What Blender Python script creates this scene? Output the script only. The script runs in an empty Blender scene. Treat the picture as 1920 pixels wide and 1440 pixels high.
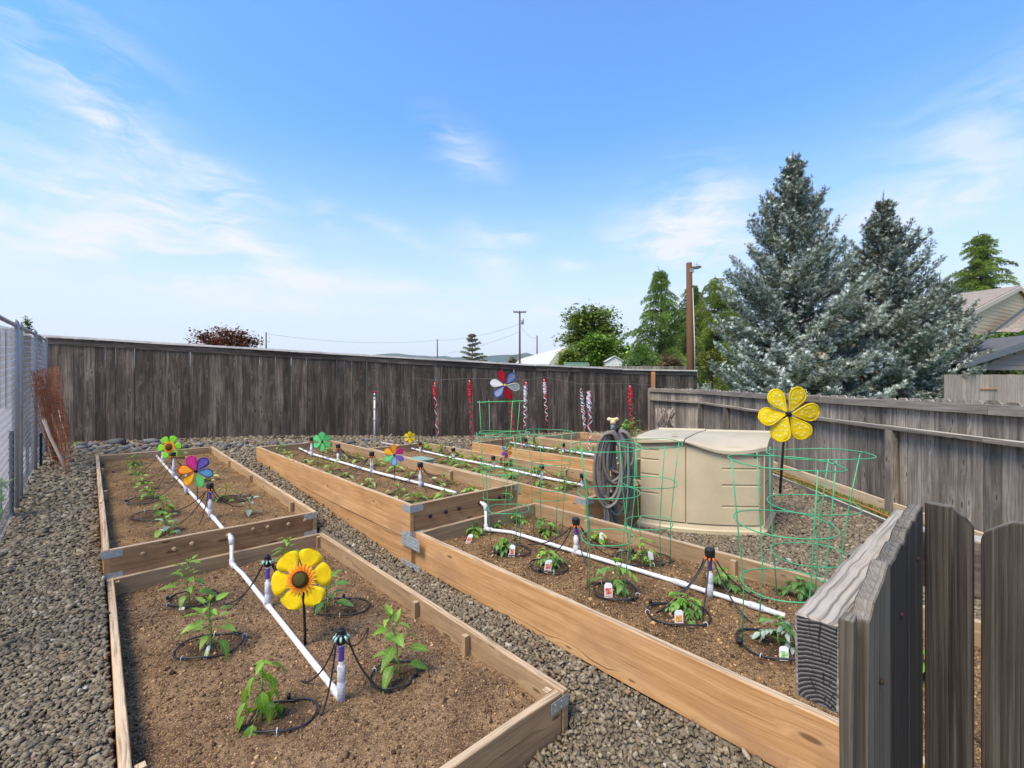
import bpy, math, random
import numpy as np
from mathutils import Vector, Matrix

R = random.Random(7)
G = np.random.default_rng(11)
scene = bpy.context.scene
COL = scene.collection

# ------------------------------------------------------------------ camera
H = 1.5          # eye height above the gravel, metres
F = 853.0        # focal length in pixels of a 1920 px wide picture (16 mm on full frame)
cam_data = bpy.data.cameras.new("camera")
cam_data.sensor_width = 36.0
cam_data.lens = 36.0 * F / 1920.0
cam_data.clip_start = 0.02
cam_data.clip_end = 20000.0
cam = bpy.data.objects.new("camera", cam_data)
COL.objects.link(cam)
cam.location = (0, 0, H)
cam.rotation_euler = (math.radians(90), 0, 0)
scene.camera = cam

# ------------------------------------------------------------------ view transform
scene.view_settings.view_transform = 'Standard'
scene.view_settings.look = 'None'
scene.view_settings.exposure = 1.2
scene.view_settings.gamma = 1.0
scene.view_settings.use_curve_mapping = False

# ------------------------------------------------------------------ sun
SUN_EL = math.radians(56)
SUN_AZ = math.atan2(-0.70, -0.71)       # clockwise from +Y
sun_vec = Vector((math.sin(SUN_AZ) * math.cos(SUN_EL), math.cos(SUN_AZ) * math.cos(SUN_EL), math.sin(SUN_EL)))
sd = bpy.data.lights.new("sun", 'SUN')
sd.energy = 2.35
sd.angle = math.radians(28.0)
sd.color = (1.0, 0.86, 0.66)
sun = bpy.data.objects.new("sun", sd)
COL.objects.link(sun)
sun.location = (-20, -20, 30)
sun.rotation_euler = (-sun_vec).to_track_quat('-Z', 'Y').to_euler()


# ------------------------------------------------------------------ node helpers
class NT:
    def __init__(self, tree):
        self.t = tree
        self.N = tree.nodes
        self.L = tree.links

    def n(self, typ, **kw):
        nd = self.N.new(typ)
        for k, v in kw.items():
            setattr(nd, k, v)
        return nd

    def set(self, sock, v):
        if v is None:
            return
        if isinstance(v, bpy.types.NodeSocket):
            self.L.new(v, sock)
        else:
            if isinstance(v, (tuple, list)) and len(v) == 3 and sock.type == 'RGBA':
                v = (*v, 1)
            sock.default_value = v

    def m(self, op, a, b=None, c=None, clamp=False):
        nd = self.n('ShaderNodeMath', operation=op)
        nd.use_clamp = clamp
        self.set(nd.inputs[0], a)
        self.set(nd.inputs[1], b)
        self.set(nd.inputs[2], c)
        return nd.outputs[0]

    def mix(self, fac, a, b, mode='MIX'):
        nd = self.n('ShaderNodeMix', data_type='RGBA', blend_type=mode)
        self.set(nd.inputs[0], fac)
        self.set(nd.inputs[6], a)
        self.set(nd.inputs[7], b)
        return nd.outputs[2]

    def xyz(self, x, y, z):
        nd = self.n('ShaderNodeCombineXYZ')
        self.set(nd.inputs[0], x)
        self.set(nd.inputs[1], y)
        self.set(nd.inputs[2], z)
        return nd.outputs[0]

    def sep(self, v):
        nd = self.n('ShaderNodeSeparateXYZ')
        self.set(nd.inputs[0], v)
        return nd.outputs

    def noise(self, vec, scale=1.0, detail=3.0, rough=0.55, dist=0.0):
        nd = self.n('ShaderNodeTexNoise')
        if vec is not None:
            self.L.new(vec, nd.inputs['Vector'])
        nd.inputs['Scale'].default_value = scale
        nd.inputs['Detail'].default_value = detail
        nd.inputs['Roughness'].default_value = rough
        nd.inputs['Distortion'].default_value = dist
        return nd.outputs[0]

    def map(self, v, a, b, c=0.0, d=1.0, smooth=False):
        nd = self.n('ShaderNodeMapRange')
        nd.interpolation_type = 'SMOOTHSTEP' if smooth else 'LINEAR'
        self.set(nd.inputs[0], v)
        for i, q in enumerate((a, b, c, d)):
            self.set(nd.inputs[i + 1], q)
        return nd.outputs[0]

    def ramp(self, v, stops):
        nd = self.n('ShaderNodeValToRGB')
        e = nd.color_ramp.elements
        e[0].position, e[0].color = stops[0][0], (*stops[0][1], 1)
        e[1].position, e[1].color = stops[1][0], (*stops[1][1], 1)
        for p, c in stops[2:]:
            k = e.new(p)
            k.color = (*c, 1)
        self.set(nd.inputs[0], v)
        return nd.outputs[0]

    def bump(self, h, strength=0.3, dist=0.01):
        nd = self.n('ShaderNodeBump')
        nd.inputs['Strength'].default_value = strength
        nd.inputs['Distance'].default_value = dist
        self.set(nd.inputs['Height'], h)
        return nd.outputs[0]


def new_mat(name):
    m = bpy.data.materials.new(name)
    m.use_nodes = True
    t = NT(m.node_tree)
    b = t.N.get('Principled BSDF')
    return m, t, b


# ------------------------------------------------------------------ world: sky with thin cirrus
world = bpy.data.worlds.new("World")
scene.world = world
world.use_nodes = True
w = NT(world.node_tree)
bg = w.N.get('Background') or w.n('ShaderNodeBackground')
sky = w.n('ShaderNodeTexSky', sky_type='NISHITA')
sky.sun_disc = False
sky.sun_elevation = SUN_EL
sky.sun_rotation = SUN_AZ
sky.altitude = 60
sky.air_density = 1.0
sky.dust_density = 0.6
sky.ozone_density = 2.2
dirv = w.n('ShaderNodeTexCoord').outputs['Generated']
dx, dy, dz = w.sep(dirv)
az = w.m('ARCTAN2', dx, dy)
el = w.m('ARCSINE', w.m('MINIMUM', w.m('MAXIMUM', dz, -1.0), 1.0))
# wisps: noise stretched along gently tilted bands
ta = w.m('ADD', az, w.m('MULTIPLY', el, 0.9))
v1 = w.xyz(w.m('MULTIPLY', ta, 2.2), w.m('MULTIPLY', el, 9.0), 3.1)
warp = w.noise(w.xyz(w.m('MULTIPLY', az, 3.0), w.m('MULTIPLY', el, 6.0), 7.7), 1.0, 3, 0.6)
v1b = w.xyz(w.m('ADD', w.m('MULTIPLY', ta, 2.2), w.m('MULTIPLY', warp, 1.1)),
            w.m('ADD', w.m('MULTIPLY', el, 9.0), w.m('MULTIPLY', warp, 2.4)), 3.1)
n1 = w.noise(v1b, 1.6, 7, 0.62, 0.25)
n2 = w.noise(w.xyz(w.m('MULTIPLY', ta, 7.0), w.m('MULTIPLY', el, 42.0), 1.3), 1.0, 5, 0.6, 0.6)
fine = w.m('ADD', w.m('MULTIPLY', n1, 0.72), w.m('MULTIPLY', n2, 0.28))


def patch(azc, elc, sa, se, tilt, amp):
    """A soft bank of cirrus round one direction of the sky."""
    a = w.m('SUBTRACT', az, math.radians(azc))
    e = w.m('SUBTRACT', el, math.radians(elc))
    c, s = math.cos(tilt), math.sin(tilt)
    p = w.m('DIVIDE', w.m('ADD', w.m('MULTIPLY', a, c), w.m('MULTIPLY', e, s)), math.radians(sa))
    q = w.m('DIVIDE', w.m('SUBTRACT', w.m('MULTIPLY', e, c), w.m('MULTIPLY', a, s)), math.radians(se))
    r2 = w.m('ADD', w.m('MULTIPLY', p, p), w.m('MULTIPLY', q, q))
    return w.m('MULTIPLY', w.m('EXPONENT', w.m('MULTIPLY', r2, -1.0)), amp)


def tot(lst):
    o = lst[0]
    for k in lst[1:]:
        o = w.m('ADD', o, k)
    return o


SKY_PATCHES = tot([
    patch(-41, 17.0, 12, 3.2, -0.12, 0.85), patch(-32, 20.5, 4.5, 1.4, -0.2, 0.75),
    patch(-29.5, 15.0, 6, 2.0, -0.55, 0.8), patch(-47, 12.5, 13, 2.2, -0.2, 0.9), patch(-34, 12.5, 12, 1.8, -0.15, 0.7),
    patch(-22, 19, 3.0, 1.2, -0.8, 0.5), patch(23, 18.0, 6.5, 4.5, -0.35, 1.25), patch(18, 15.5, 6, 2.2, -0.35, 0.8),
    patch(-3.5, 15.5, 4.0, 2.6, -0.6, 0.8), patch(1.0, 18.0, 3.5, 1.0, 0.1, 0.6), patch(-6, 27, 5, 2.2, -0.5, 0.5),
    patch(41, 16, 8, 2.5, 0.1, 0.9), patch(47, 22, 8, 3.5, 0.2, 0.55), patch(-44, 27, 9, 4.5, -0.6, 0.45),
    patch(7.5, 14.6, 2.4, 0.8, 0, 0.6), patch(-15, 11.5, 16, 1.5, -0.10, 0.75), patch(-30, 9.0, 18, 1.2, -0.05, 0.6), patch(5, 9.5, 14, 1.3, 0.04, 0.6), patch(-14, 17.5, 5, 1.1, -0.35, 0.5), patch(-42, 24, 8, 1.6, -0.45, 0.55), patch(95, 24, 20, 5, 0.2, 0.7), patch(-100, 22, 22, 6, 0.1, 0.7), patch(170, 28, 30, 7, 0.1, 0.6)])
cl = w.m('MULTIPLY', SKY_PATCHES, w.map(fine, 0.42, 0.62, 0.0, 1.0))
veil = w.m('MULTIPLY', w.map(el, 0.0, 0.30, 1.0, 0.0, True), w.map(n1, 0.25, 0.75, 0.35, 1.0))
low = w.map(el, 0.0, 0.52, 1.0, 0.05, True)
SKY_GAIN = (0.42, 0.74, 1.02)
skyc = w.mix(1.0, sky.outputs[0], SKY_GAIN, 'MULTIPLY')
CLOUD = (2.72, 2.80, 2.95)
HAZEW = (2.45, 2.64, 2.88)
s1 = w.mix(low, skyc, HAZEW)
s2 = w.mix(w.m('MULTIPLY', veil, 0.5), s1, (2.5, 2.7, 2.9))
s3 = w.mix(w.m('MINIMUM', w.m('MULTIPLY', cl, 1.15), 0.92), s2, CLOUD)
w.L.new(s3, bg.inputs['Color'])
bg.inputs['Strength'].default_value = 0.15

# ------------------------------------------------------------------ geometry helpers
U = np.array([-0.679, 0.734])     # the beds run along U, away from the camera
V = np.array([0.734, 0.679])      # and are laid side by side along V


def uv2xy(u, v):
    return u * U[0] + v * V[0], u * U[1] + v * V[1]


def W3(u, v, z):
    x, y = uv2xy(u, v)
    return np.array([x, y, z])


def xy2uv(x, y):
    return x * U[0] + y * U[1], x * V[0] + y * V[1]


def P(px, py, z):
    """The point at height z that the photograph shows at pixel (px, py)."""
    d = F * (H - z) / (py - 720.0)
    return np.array([(px - 960.0) / F * d, d, z])


def Q(px, py, d):
    return np.array([(px - 960.0) / F * d, d, H - (py - 720.0) * d / F])


def sstep(a, b, x):
    t = np.clip((x - a) / (b - a), 0, 1)
    return t * t * (3 - 2 * t)


def ground(x, y):
    u, v = xy2uv(np.asarray(x, float), np.asarray(y, float))
    g = 0.32 * np.clip((u - 3.3) / 5.1, 0, 1)
    k = 1.0 - 0.55 * sstep(2.5, 7.5, v)
    dip = 0.23 * (1 - sstep(1.15, 1.9, u)) * (1 - sstep(1.72, 2.0, v)) * sstep(-1.2, -.2, v)
    return g * k - dip


def vnoise(x, y, seed=0):
    x = np.asarray(x, float)
    y = np.asarray(y, float)
    xi = np.floor(x).astype(np.int64)
    yi = np.floor(y).astype(np.int64)
    fx, fy = x - xi, y - yi
    fx = fx * fx * (3 - 2 * fx)
    fy = fy * fy * (3 - 2 * fy)

    def h(a, b):
        n = (a * 374761393 + b * 668265263 + seed * 1442695041) & 0x7fffffff
        n = ((n ^ (n >> 13)) * 1274126177) & 0x7fffffff
        n = n ^ (n >> 16)
        return (n & 0xffff) / 65535.0
    return (h(xi, yi) * (1 - fx) + h(xi + 1, yi) * fx) * (1 - fy) + (h(xi, yi + 1) * (1 - fx) + h(xi + 1, yi + 1) * fx) * fy


def fbm(x, y, seed=0, oct=4):
    s, a, f = 0, 0.5, 1.0
    for i in range(oct):
        s = s + a * (vnoise(x * f, y * f, seed + i * 17) - 0.5) * 2
        a *= 0.5
        f *= 2.03
    return s


LOC = {}


def mesh_fast(name, verts, faces, mat=None, cols=None, smooth=False, matidx=None, uvs=None):
    """verts (n,3), faces (m,k) of one size k."""
    verts = np.ascontiguousarray(verts, np.float32)
    faces = np.ascontiguousarray(faces, np.int32)
    me = bpy.data.meshes.new(name)
    m, k = faces.shape
    me.vertices.add(len(verts))
    me.vertices.foreach_set('co', verts.ravel())
    me.loops.add(m * k)
    me.loops.foreach_set('vertex_index', faces.ravel())
    me.polygons.add(m)
    me.polygons.foreach_set('loop_start', np.arange(0, m * k, k, dtype=np.int32))
    if smooth:
        me.polygons.foreach_set('use_smooth', np.ones(m, bool))
    if cols is not None:
        ca = me.color_attributes.new('Col', 'FLOAT_COLOR', 'POINT')
        c4 = np.ones((len(verts), 4), np.float32)
        c4[:, :3] = cols
        ca.data.foreach_set('color', c4.ravel())
    me.update(calc_edges=True)
    me.validate()
    if mat:
        me.materials.append(mat)
    return me


def link(name, data, parent=None, loc=None):
    o = bpy.data.objects.new(name, data)
    COL.objects.link(o)
    if parent is not None:
        o.parent = parent
    if loc is not None:
        o.location = loc
    return o


def fast_obj(name, verts, faces, mat, parent=None, cols=None, smooth=False):
    verts = np.asarray(verts, float)
    if parent is not None:
        verts = verts - np.array(LOC.get(parent.name, (0, 0, 0)))
    o = link(name, mesh_fast(name, verts, faces, mat, cols, smooth), parent)
    LOC[o.name] = LOC.get(parent.name, (0, 0, 0)) if parent is not None else (0, 0, 0)
    return o


def tag(o, label=None, cat=None, group=None, kind=None):
    if label:
        o['label'] = label
    if cat:
        o['category'] = cat
    if group:
        o['group'] = group
    if kind:
        o['kind'] = kind
    return o


def thing(name, label, cat, loc, group=None):
    o = bpy.data.objects.new(name, None)
    o.empty_display_size = 0.1
    COL.objects.link(o)
    o.location = tuple(float(c) for c in loc)
    LOC[o.name] = tuple(float(c) for c in loc)
    return tag(o, label, cat, group)


class MB:
    """Collects polygons in world coordinates; build() links them as one mesh object."""

    def __init__(self):
        self.v, self.f, self.uv, self.mi, self.sm = [], [], [], [], []

    def add(self, pts, faces, uvs=None, mi=0, smooth=False):
        b = len(self.v)
        self.v.extend([tuple(map(float, p)) for p in pts])
        for i, fc in enumerate(faces):
            self.f.append([b + k for k in fc])
            self.uv.append(uvs[i] if uvs is not None else [(0.0, 0.0)] * len(fc))
            self.mi.append(mi if isinstance(mi, int) else mi[i])
            self.sm.append(smooth)
        return self

    def plank(self, p0, p1, wv, tv, seg=1, jit=0.0, endmat=0, taper=1.0):
        """A board from p0 to p1 with full width vector wv and full thickness vector tv."""
        p0, p1, wv, tv = (np.asarray(q, float) for q in (p0, p1, wv, tv))
        L = np.linalg.norm(p1 - p0)
        ww, tt = np.linalg.norm(wv), np.linalg.norm(tv)
        pts = []
        for i in range(seg + 1):
            s = i / seg
            c = p0 + (p1 - p0) * s
            k = 1 + (taper - 1) * s
            for a, b in ((-.5, -.5), (.5, -.5), (.5, .5), (-.5, .5)):
                j = np.array([R.uniform(-jit, jit) for _ in range(3)]) if jit else 0
                pts.append(c + wv * a * k + tv * b * k + j)
        fs, us, ms = [], [], []
        off = [0, ww, ww + tt, 2 * ww + tt, 2 * (ww + tt)]
        for i in range(seg):
            for k in range(4):
                a, b = i * 4 + k, i * 4 + (k + 1) % 4
                fs.append([a, b, b + 4, a + 4])
                x0, x1 = L * i / seg, L * (i + 1) / seg
                us.append([(x0, off[k]), (x0, off[k + 1]), (x1, off[k + 1]), (x1, off[k])])
                ms.append(0)
        fs.append([3, 2, 1, 0])
        us.append([(0, tt), (ww, tt), (ww, 0), (0, 0)])
        n = seg * 4
        fs.append([n, n + 1, n + 2, n + 3])
        us.append([(0, 0), (ww, 0), (ww, tt), (0, tt)])
        ms += [endmat, endmat]
        return self.add(pts, fs, us, ms)

    def box(self, c, sx, sy, sz):
        c = np.asarray(c, float)
        return self.plank(c - (0, 0, sz / 2), c + (0, 0, sz / 2), (sx, 0, 0), (0, sy, 0))

    def prism(self, outline, o, xv, yv, tv):
        """outline: 2D points (CCW) in the xv, yv plane (unit vectors), extruded along tv."""
        o, xv, yv, tv = (np.asarray(q, float) for q in (o, xv, yv, tv))
        n = len(outline)
        a = [o + xv * p[0] + yv * p[1] for p in outline]
        pts = a + [q + tv for q in a]
        T = float(np.linalg.norm(tv))
        fs = [list(range(n))[::-1], list(range(n, 2 * n))]
        uva = [(p[1], p[0]) for p in outline]
        us = [uva[::-1], [(p[1], p[0] + 1) for p in outline]]
        for i in range(n):
            j = (i + 1) % n
            fs.append([i, j, n + j, n + i])
            us.append([(outline[i][1], 2.), (outline[j][1], 2. + outline[j][0] - outline[i][0]), (outline[j][1], 2 + T), (outline[i][1], 2 + T)])
        return self.add(pts, fs, us)

    def tube(self, path, r, n=6, caps=True, smooth=True, closed=False):
        path = [np.asarray(p, float) for p in path]
        m = len(path)
        rs = r if isinstance(r, (list, tuple, np.ndarray)) else [r] * m
        pts = []
        prev = None
        for i, p in enumerate(path):
            if closed:
                d = path[(i + 1) % m] - path[i - 1]
            else:
                d = path[min(i + 1, m - 1)] - path[max(i - 1, 0)]
            d = d / (np.linalg.norm(d) + 1e-12)
            if prev is None:
                h = np.array([0, 0, 1.]) if abs(d[2]) < 0.9 else np.array([1., 0, 0])
                a = np.cross(h, d)
            else:
                a = prev - d * np.dot(prev, d)
            a = a / (np.linalg.norm(a) + 1e-12)
            prev = a
            b = np.cross(d, a)
            for k in range(n):
                t = 2 * math.pi * k / n
                pts.append(p + rs[i] * (math.cos(t) * a + math.sin(t) * b))
        fs = []
        for i in range(m if closed else m - 1):
            i2 = (i + 1) % m
            for k in range(n):
                k2 = (k + 1) % n
                fs.append([i * n + k, i * n + k2, i2 * n + k2, i2 * n + k])
        if caps and not closed:
            fs.append(list(range(n))[::-1])
            fs.append([(m - 1) * n + k for k in range(n)])
        return self.add(pts, fs, None, 0, smooth)

    def lathe(self, c, prof, n=12, smooth=True):
        """profile of (radius, z) revolved about the vertical through c."""
        return self.tube([np.asarray(c, float) + (0, 0, z) for _, z in prof], [max(r_, 1e-4) for r_, _ in prof], n, True, smooth)

    def build(self, name, mat, parent=None, mat2=None, bevel=0.0, local=False, label=None, kind=None):
        off = np.array(LOC.get(parent.name, (0, 0, 0))) if parent is not None and not local else np.zeros(3)
        me = bpy.data.meshes.new(name)
        me.from_pydata([tuple(np.array(p) - off) for p in self.v], [], self.f)
        uvl = me.uv_layers.new(name='UVMap')
        flat = [c for fc in self.uv for q in fc for c in q]
        if len(flat) == 2 * len(me.loops):
            uvl.data.foreach_set('uv', flat)
        me.polygons.foreach_set('material_index', self.mi)
        me.polygons.foreach_set('use_smooth', self.sm)
        me.materials.append(mat)
        if mat2:
            me.materials.append(mat2)
        me.update()
        o = link(name, me, parent)
        LOC[o.name] = tuple(off)
        if bevel:
            b = o.modifiers.new('bevel', 'BEVEL')
            b.width = bevel
            b.segments = 1
            b.limit_method = 'ANGLE'
            b.angle_limit = math.radians(50)
        if label:
            o['label'] = label
        if kind:
            o['kind'] = kind
        return o


def unit(a):
    a = np.asarray(a, float)
    return a / (np.linalg.norm(a) + 1e-12)


# ------------------------------------------------------------------ materials
def wood(name, dark, mid, light, top=None, rough=0.8, knots=0.5, bump=0.35, vary=0.45, grain=110., stain=None, broad=22.0, cracks=0.7, wobble=0.05):
    K = 1.14
    dark, mid, light = (tuple(c * K for c in q) for q in (dark, mid, light))
    m, t, b = new_mat(name)
    uvn = t.n('ShaderNodeUVMap')
    uvn.uv_map = 'UVMap'
    u, v, _ = t.sep(uvn.outputs[0])
    rnd = t.n('ShaderNodeObjectInfo').outputs['Random']
    al = t.m('ADD', u, t.m('MULTIPLY', rnd, 37.0))
    ac = t.m('ADD', v, t.m('MULTIPLY', rnd, 11.0))
    wob = t.noise(t.xyz(t.m('MULTIPLY', al, 1.7), t.m('MULTIPLY', ac, 4.0), rnd), 1.0, 2, 0.5)
    ac1 = t.m('ADD', ac, t.m('MULTIPLY', wob, wobble))
    vor = t.n('ShaderNodeTexVoronoi', voronoi_dimensions='2D', feature='F1')
    t.L.new(t.xyz(t.m('MULTIPLY', al, 2.6), t.m('MULTIPLY', ac, 9.0), 0.0), vor.inputs['Vector'])
    vor.inputs['Scale'].default_value = 1.0
    d = vor.outputs['Distance']
    cr = t.n('ShaderNodeSeparateColor')
    t.L.new(vor.outputs['Color'], cr.inputs[0])
    gate = t.map(cr.outputs[0], 1.0 - knots - 0.03, 1.0 - knots + 0.03)
    dn = t.m('ADD', d, t.m('MULTIPLY', t.m('SUBTRACT', wob, 0.5), 0.06))
    kn = t.m('MULTIPLY', t.map(dn, t.m('MULTIPLY', cr.outputs[1], 0.07), t.m('ADD', 0.05, t.m('MULTIPLY', cr.outputs[1], 0.10)), 1.0, 0.0, True), gate)
    halo = t.m('MULTIPLY', t.map(d, 0.10, 0.42, 1.0, 0.0, True), gate)
    ac2 = t.m('ADD', ac1, t.m('MULTIPLY', halo, 0.035))
    gr = t.noise(t.xyz(t.m('MULTIPLY', al, 3.0), t.m('MULTIPLY', ac2, grain), rnd), 1.0, 4, 0.6)
    br = t.noise(t.xyz(t.m('MULTIPLY', al, 0.8), t.m('MULTIPLY', ac2, broad), t.m('MULTIPLY', rnd, 5.0)), 1.0, 4, 0.6)
    st = t.noise(t.xyz(t.m('MULTIPLY', al, 1.6), t.m('MULTIPLY', ac, 3.0), t.m('MULTIPLY', rnd, 9.0)), 1.0, 4, 0.6)
    f = t.m('ADD', t.m('ADD', t.m('MULTIPLY', gr, 0.42), t.m('MULTIPLY', br, 0.42)), t.m('MULTIPLY', st, 0.3))
    col = t.ramp(f, [(0.40, dark), (0.72, light), (0.56, mid)])
    if stain is not None:
        col = t.mix(t.map(st, 0.50, 0.72, 0.0, 0.75, True), col, stain)
    if top is not None:
        nz = t.sep(t.n('ShaderNodeNewGeometry').outputs['Normal'])[2]
        col = t.mix(t.map(nz, 0.6, 0.85, 0.0, 0.85), col, t.mix(t.map(gr, 0.36, 0.52), tuple(c * 0.42 for c in top), tuple(c * 1.12 for c in top)))
    col = t.mix(t.m('MULTIPLY', halo, 0.3), col, light)
    col = t.mix(t.m('MULTIPLY', kn, 0.82), col, tuple(c * 0.35 for c in dark))
    crk = t.noise(t.xyz(t.m('MULTIPLY', al, 1.1), t.m('MULTIPLY', ac2, 60.0), t.m('MULTIPLY', rnd, 3.0)), 1.0, 2, 0.5)
    crm = t.map(crk, 0.27, 0.33, cracks, 0.0)
    col = t.mix(crm, col, tuple(c * 0.3 for c in dark))
    smu = t.noise(t.xyz(t.m('MULTIPLY', al, 3.5), t.m('MULTIPLY', ac, 9.0), t.m('MULTIPLY', rnd, 13.0)), 1.0, 5, 0.7)
    col = t.mix(t.map(smu, 0.54, 0.72, 0.0, 0.45), col, tuple(c * 0.62 for c in mid))
    val = t.m('ADD', 1.0 - vary / 2, t.m('MULTIPLY', rnd, vary))
    col = t.mix(1.0, col, t.xyz(val, val, val), 'MULTIPLY')
    t.L.new(col, b.inputs['Base Color'])
    b.inputs['Roughness'].default_value = rough
    b.inputs['Specular IOR Level'].default_value = 0.25
    hgt = t.m('SUBTRACT', t.m('SUBTRACT', t.m('ADD', t.m('MULTIPLY', gr, 0.7), t.m('MULTIPLY', br, 0.5)), t.m('MULTIPLY', kn, 0.4)), t.m('MULTIPLY', crm, 0.5))
    t.L.new(t.bump(hgt, bump, 0.006), b.inputs['Normal'])
    return m


def plain(name, c, rough=0.5, var=0.12, scale=12., metal=0.0, bump=0.0, spec=0.4, objrand=0.0):
    """A surface of one colour with slight uneven wear."""
    m, t, b = new_mat(name)
    co = t.n('ShaderNodeTexCoord').outputs['Object']
    n = t.noise(co, scale, 4, 0.6)
    k = t.map(n, 0.3, 0.7, 1 - var, 1 + var)
    if objrand:
        r_ = t.n('ShaderNodeObjectInfo').outputs['Random']
        k = t.m('MULTIPLY', k, t.m('ADD', 1 - objrand / 2, t.m('MULTIPLY', r_, objrand)))
    t.L.new(t.mix(1.0, c, t.xyz(k, k, k), 'MULTIPLY'), b.inputs['Base Color'])
    t.L.new(t.map(n, 0.3, 0.7, max(0, rough - 0.08), min(1, rough + 0.1)), b.inputs['Roughness'])
    b.inputs['Metallic'].default_value = metal
    b.inputs['Specular IOR Level'].default_value = spec
    if bump:
        t.L.new(t.bump(t.noise(co, scale * 4, 3, 0.6), bump, 0.01), b.inputs['Normal'])
    return m


def colattr(name, rough=0.85, trans=0.0, spec=0.2, var=0.0):
    m, t, b = new_mat(name)
    at = t.n('ShaderNodeAttribute')
    at.attribute_name = 'Col'
    c = at.outputs['Color']
    if var:
        n = t.noise(t.n('ShaderNodeTexCoord').outputs['Object'], 60, 3, 0.6)
        k = t.map(n, 0.3, 0.7, 1 - var, 1 + var)
        c = t.mix(1.0, c, t.xyz(k, k, k), 'MULTIPLY')
    t.L.new(c, b.inputs['Base Color'])
    b.inputs['Roughness'].default_value = rough
    b.inputs['Specular IOR Level'].default_value = spec
    if trans:
        tr = t.n('ShaderNodeBsdfTranslucent')
        t.L.new(c, tr.inputs[0])
        mx = t.n('ShaderNodeMixShader')
        mx.inputs[0].default_value = trans
        out = t.N.get('Material Output')
        t.L.new(b.outputs[0], mx.inputs[1])
        t.L.new(tr.outputs[0], mx.inputs[2])
        t.L.new(mx.outputs[0], out.inputs[0])
    return m


def leafmat(name, c1, c2, trans=0.35, rough=0.45):
    """Leaf: light and dark patches, paler veins along the middle (UV), some light through it."""
    m, t, b = new_mat(name)
    rnd = t.n('ShaderNodeObjectInfo').outputs['Random']
    n = t.noise(t.n('ShaderNodeTexCoord').outputs['Object'], 14, 3, 0.6)
    f = t.m('ADD', t.m('MULTIPLY', n, 0.8), t.m('MULTIPLY', rnd, 0.4))
    c = t.mix(t.map(f, 0.3, 0.9), c1, c2)
    lx, ly, lz = t.sep(t.n('ShaderNodeTexCoord').outputs['Object'])
    aly = t.m('ABSOLUTE', ly)
    rib = t.map(aly, 0.008, 0.022, 1.0, 0.0)
    side = t.m('MULTIPLY', t.map(t.m('SINE', t.m('SUBTRACT', t.m('MULTIPLY', lx, 46.0), t.m('MULTIPLY', aly, 40.0))), 0.80, 0.98), 0.6)
    c = t.mix(t.m('MULTIPLY', t.m('MAXIMUM', rib, side), 0.45), c, tuple(min(1, q * 1.7 + .03) for q in c2))
    t.L.new(c, b.inputs['Base Color'])
    b.inputs['Roughness'].default_value = rough
    b.inputs['Specular IOR Level'].default_value = 0.35
    tr = t.n('ShaderNodeBsdfTranslucent')
    t.L.new(t.mix(1.0, c, (1.3, 1.25, 0.5), 'MULTIPLY'), tr.inputs[0])
    mx = t.n('ShaderNodeMixShader')
    mx.inputs[0].default_value = trans
    t.L.new(b.outputs[0], mx.inputs[1])
    t.L.new(tr.outputs[0], mx.inputs[2])
    t.L.new(mx.outputs[0], t.N.get('Material Output').inputs[0])
    return m


M = {}
M['cedar'] = wood('cedar_board', (.25, .122, .046), (.40, .213, .084), (.51, .305, .145), top=(.46, .35, .23), knots=0.14, bump=0.25, vary=0.3, stain=(.33, .17, .085))
M['cedar_end'] = wood('stained_board', (.15, .075, .032), (.29, .155, .07), (.40, .24, .12), top=(.44, .33, .22), knots=0.3, bump=0.4, vary=0.2, stain=(.13, .065, .035))
M['cedar_in'] = wood('grey_tan_board', (.19, .12, .062), (.31, .20, .105), (.40, .275, .15), top=(.50, .37, .235), knots=0.25, bump=0.35, vary=0.25)  # greyer tan lumber for right, back and some front boards
M['fence'] = wood('weathered_fence_board', (.026, .0185, .0135), (.064, .047, .035), (.185, .143, .107), knots=0.35, bump=0.5, vary=0.65, grain=80)
M['fence_trim'] = wood('weathered_trim', (.07, .058, .047), (.14, .118, .095), (.25, .213, .172), top=(.55, .50, .44), knots=0.2, bump=0.5, vary=0.3)
M['fence_light'] = wood('pale_grey_fence_board', (.065, .053, .042), (.165, .138, .108), (.34, .292, .235), knots=0.4, bump=0.5, vary=0.7, grain=70, top=(.42, .39, .35))
M['rail_light'] = wood('pale_grey_rail', (.09, .076, .06), (.19, .163, .131), (.32, .28, .228), knots=0.25, bump=0.5, vary=0.2, top=(.50, .46, .40))
M['gate'] = wood('dark_grey_picket', (.019, .0145, .011), (.046, .0365, .028), (.118, .097, .074), knots=0.0, bump=1.0, vary=0.35, grain=420, broad=150., wobble=.010, top=(.22, .19, .15))
M['gate_warm'] = wood('brownish_picket', (.035, .028, .020), (.085, .068, .048), (.18, .15, .11), knots=0.0, bump=1.0, vary=0.35, grain=420, broad=150., wobble=.010, top=(.26, .22, .17))
M['beam'] = wood('silvered_rail', (.10, .085, .068), (.24, .205, .165), (.40, .35, .29), knots=0.05, bump=1.0, vary=0.1, grain=240, broad=75., wobble=.006, top=(.40, .345, .28))
M['kick'] = wood('tan_kickboard', (.28, .19, .11), (.40, .29, .18), (.50, .39, .26), knots=0.15, bump=0.3, vary=0.2, top=(.52, .41, .28))
M['pole'] = wood('creosoted_pole', (.09, .042, .022), (.19, .092, .045), (.30, .155, .08), knots=0.05, bump=0.4, vary=0.1, grain=40)
M['pole_far'] = plain('far_pole_wood', (.10, .07, .055), 0.9)
M['tan_fence'] = wood('tan_fence_board', (.19, .155, .125), (.27, .225, .185), (.34, .29, .245), knots=0.05, bump=0.2, vary=0.25)
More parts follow.
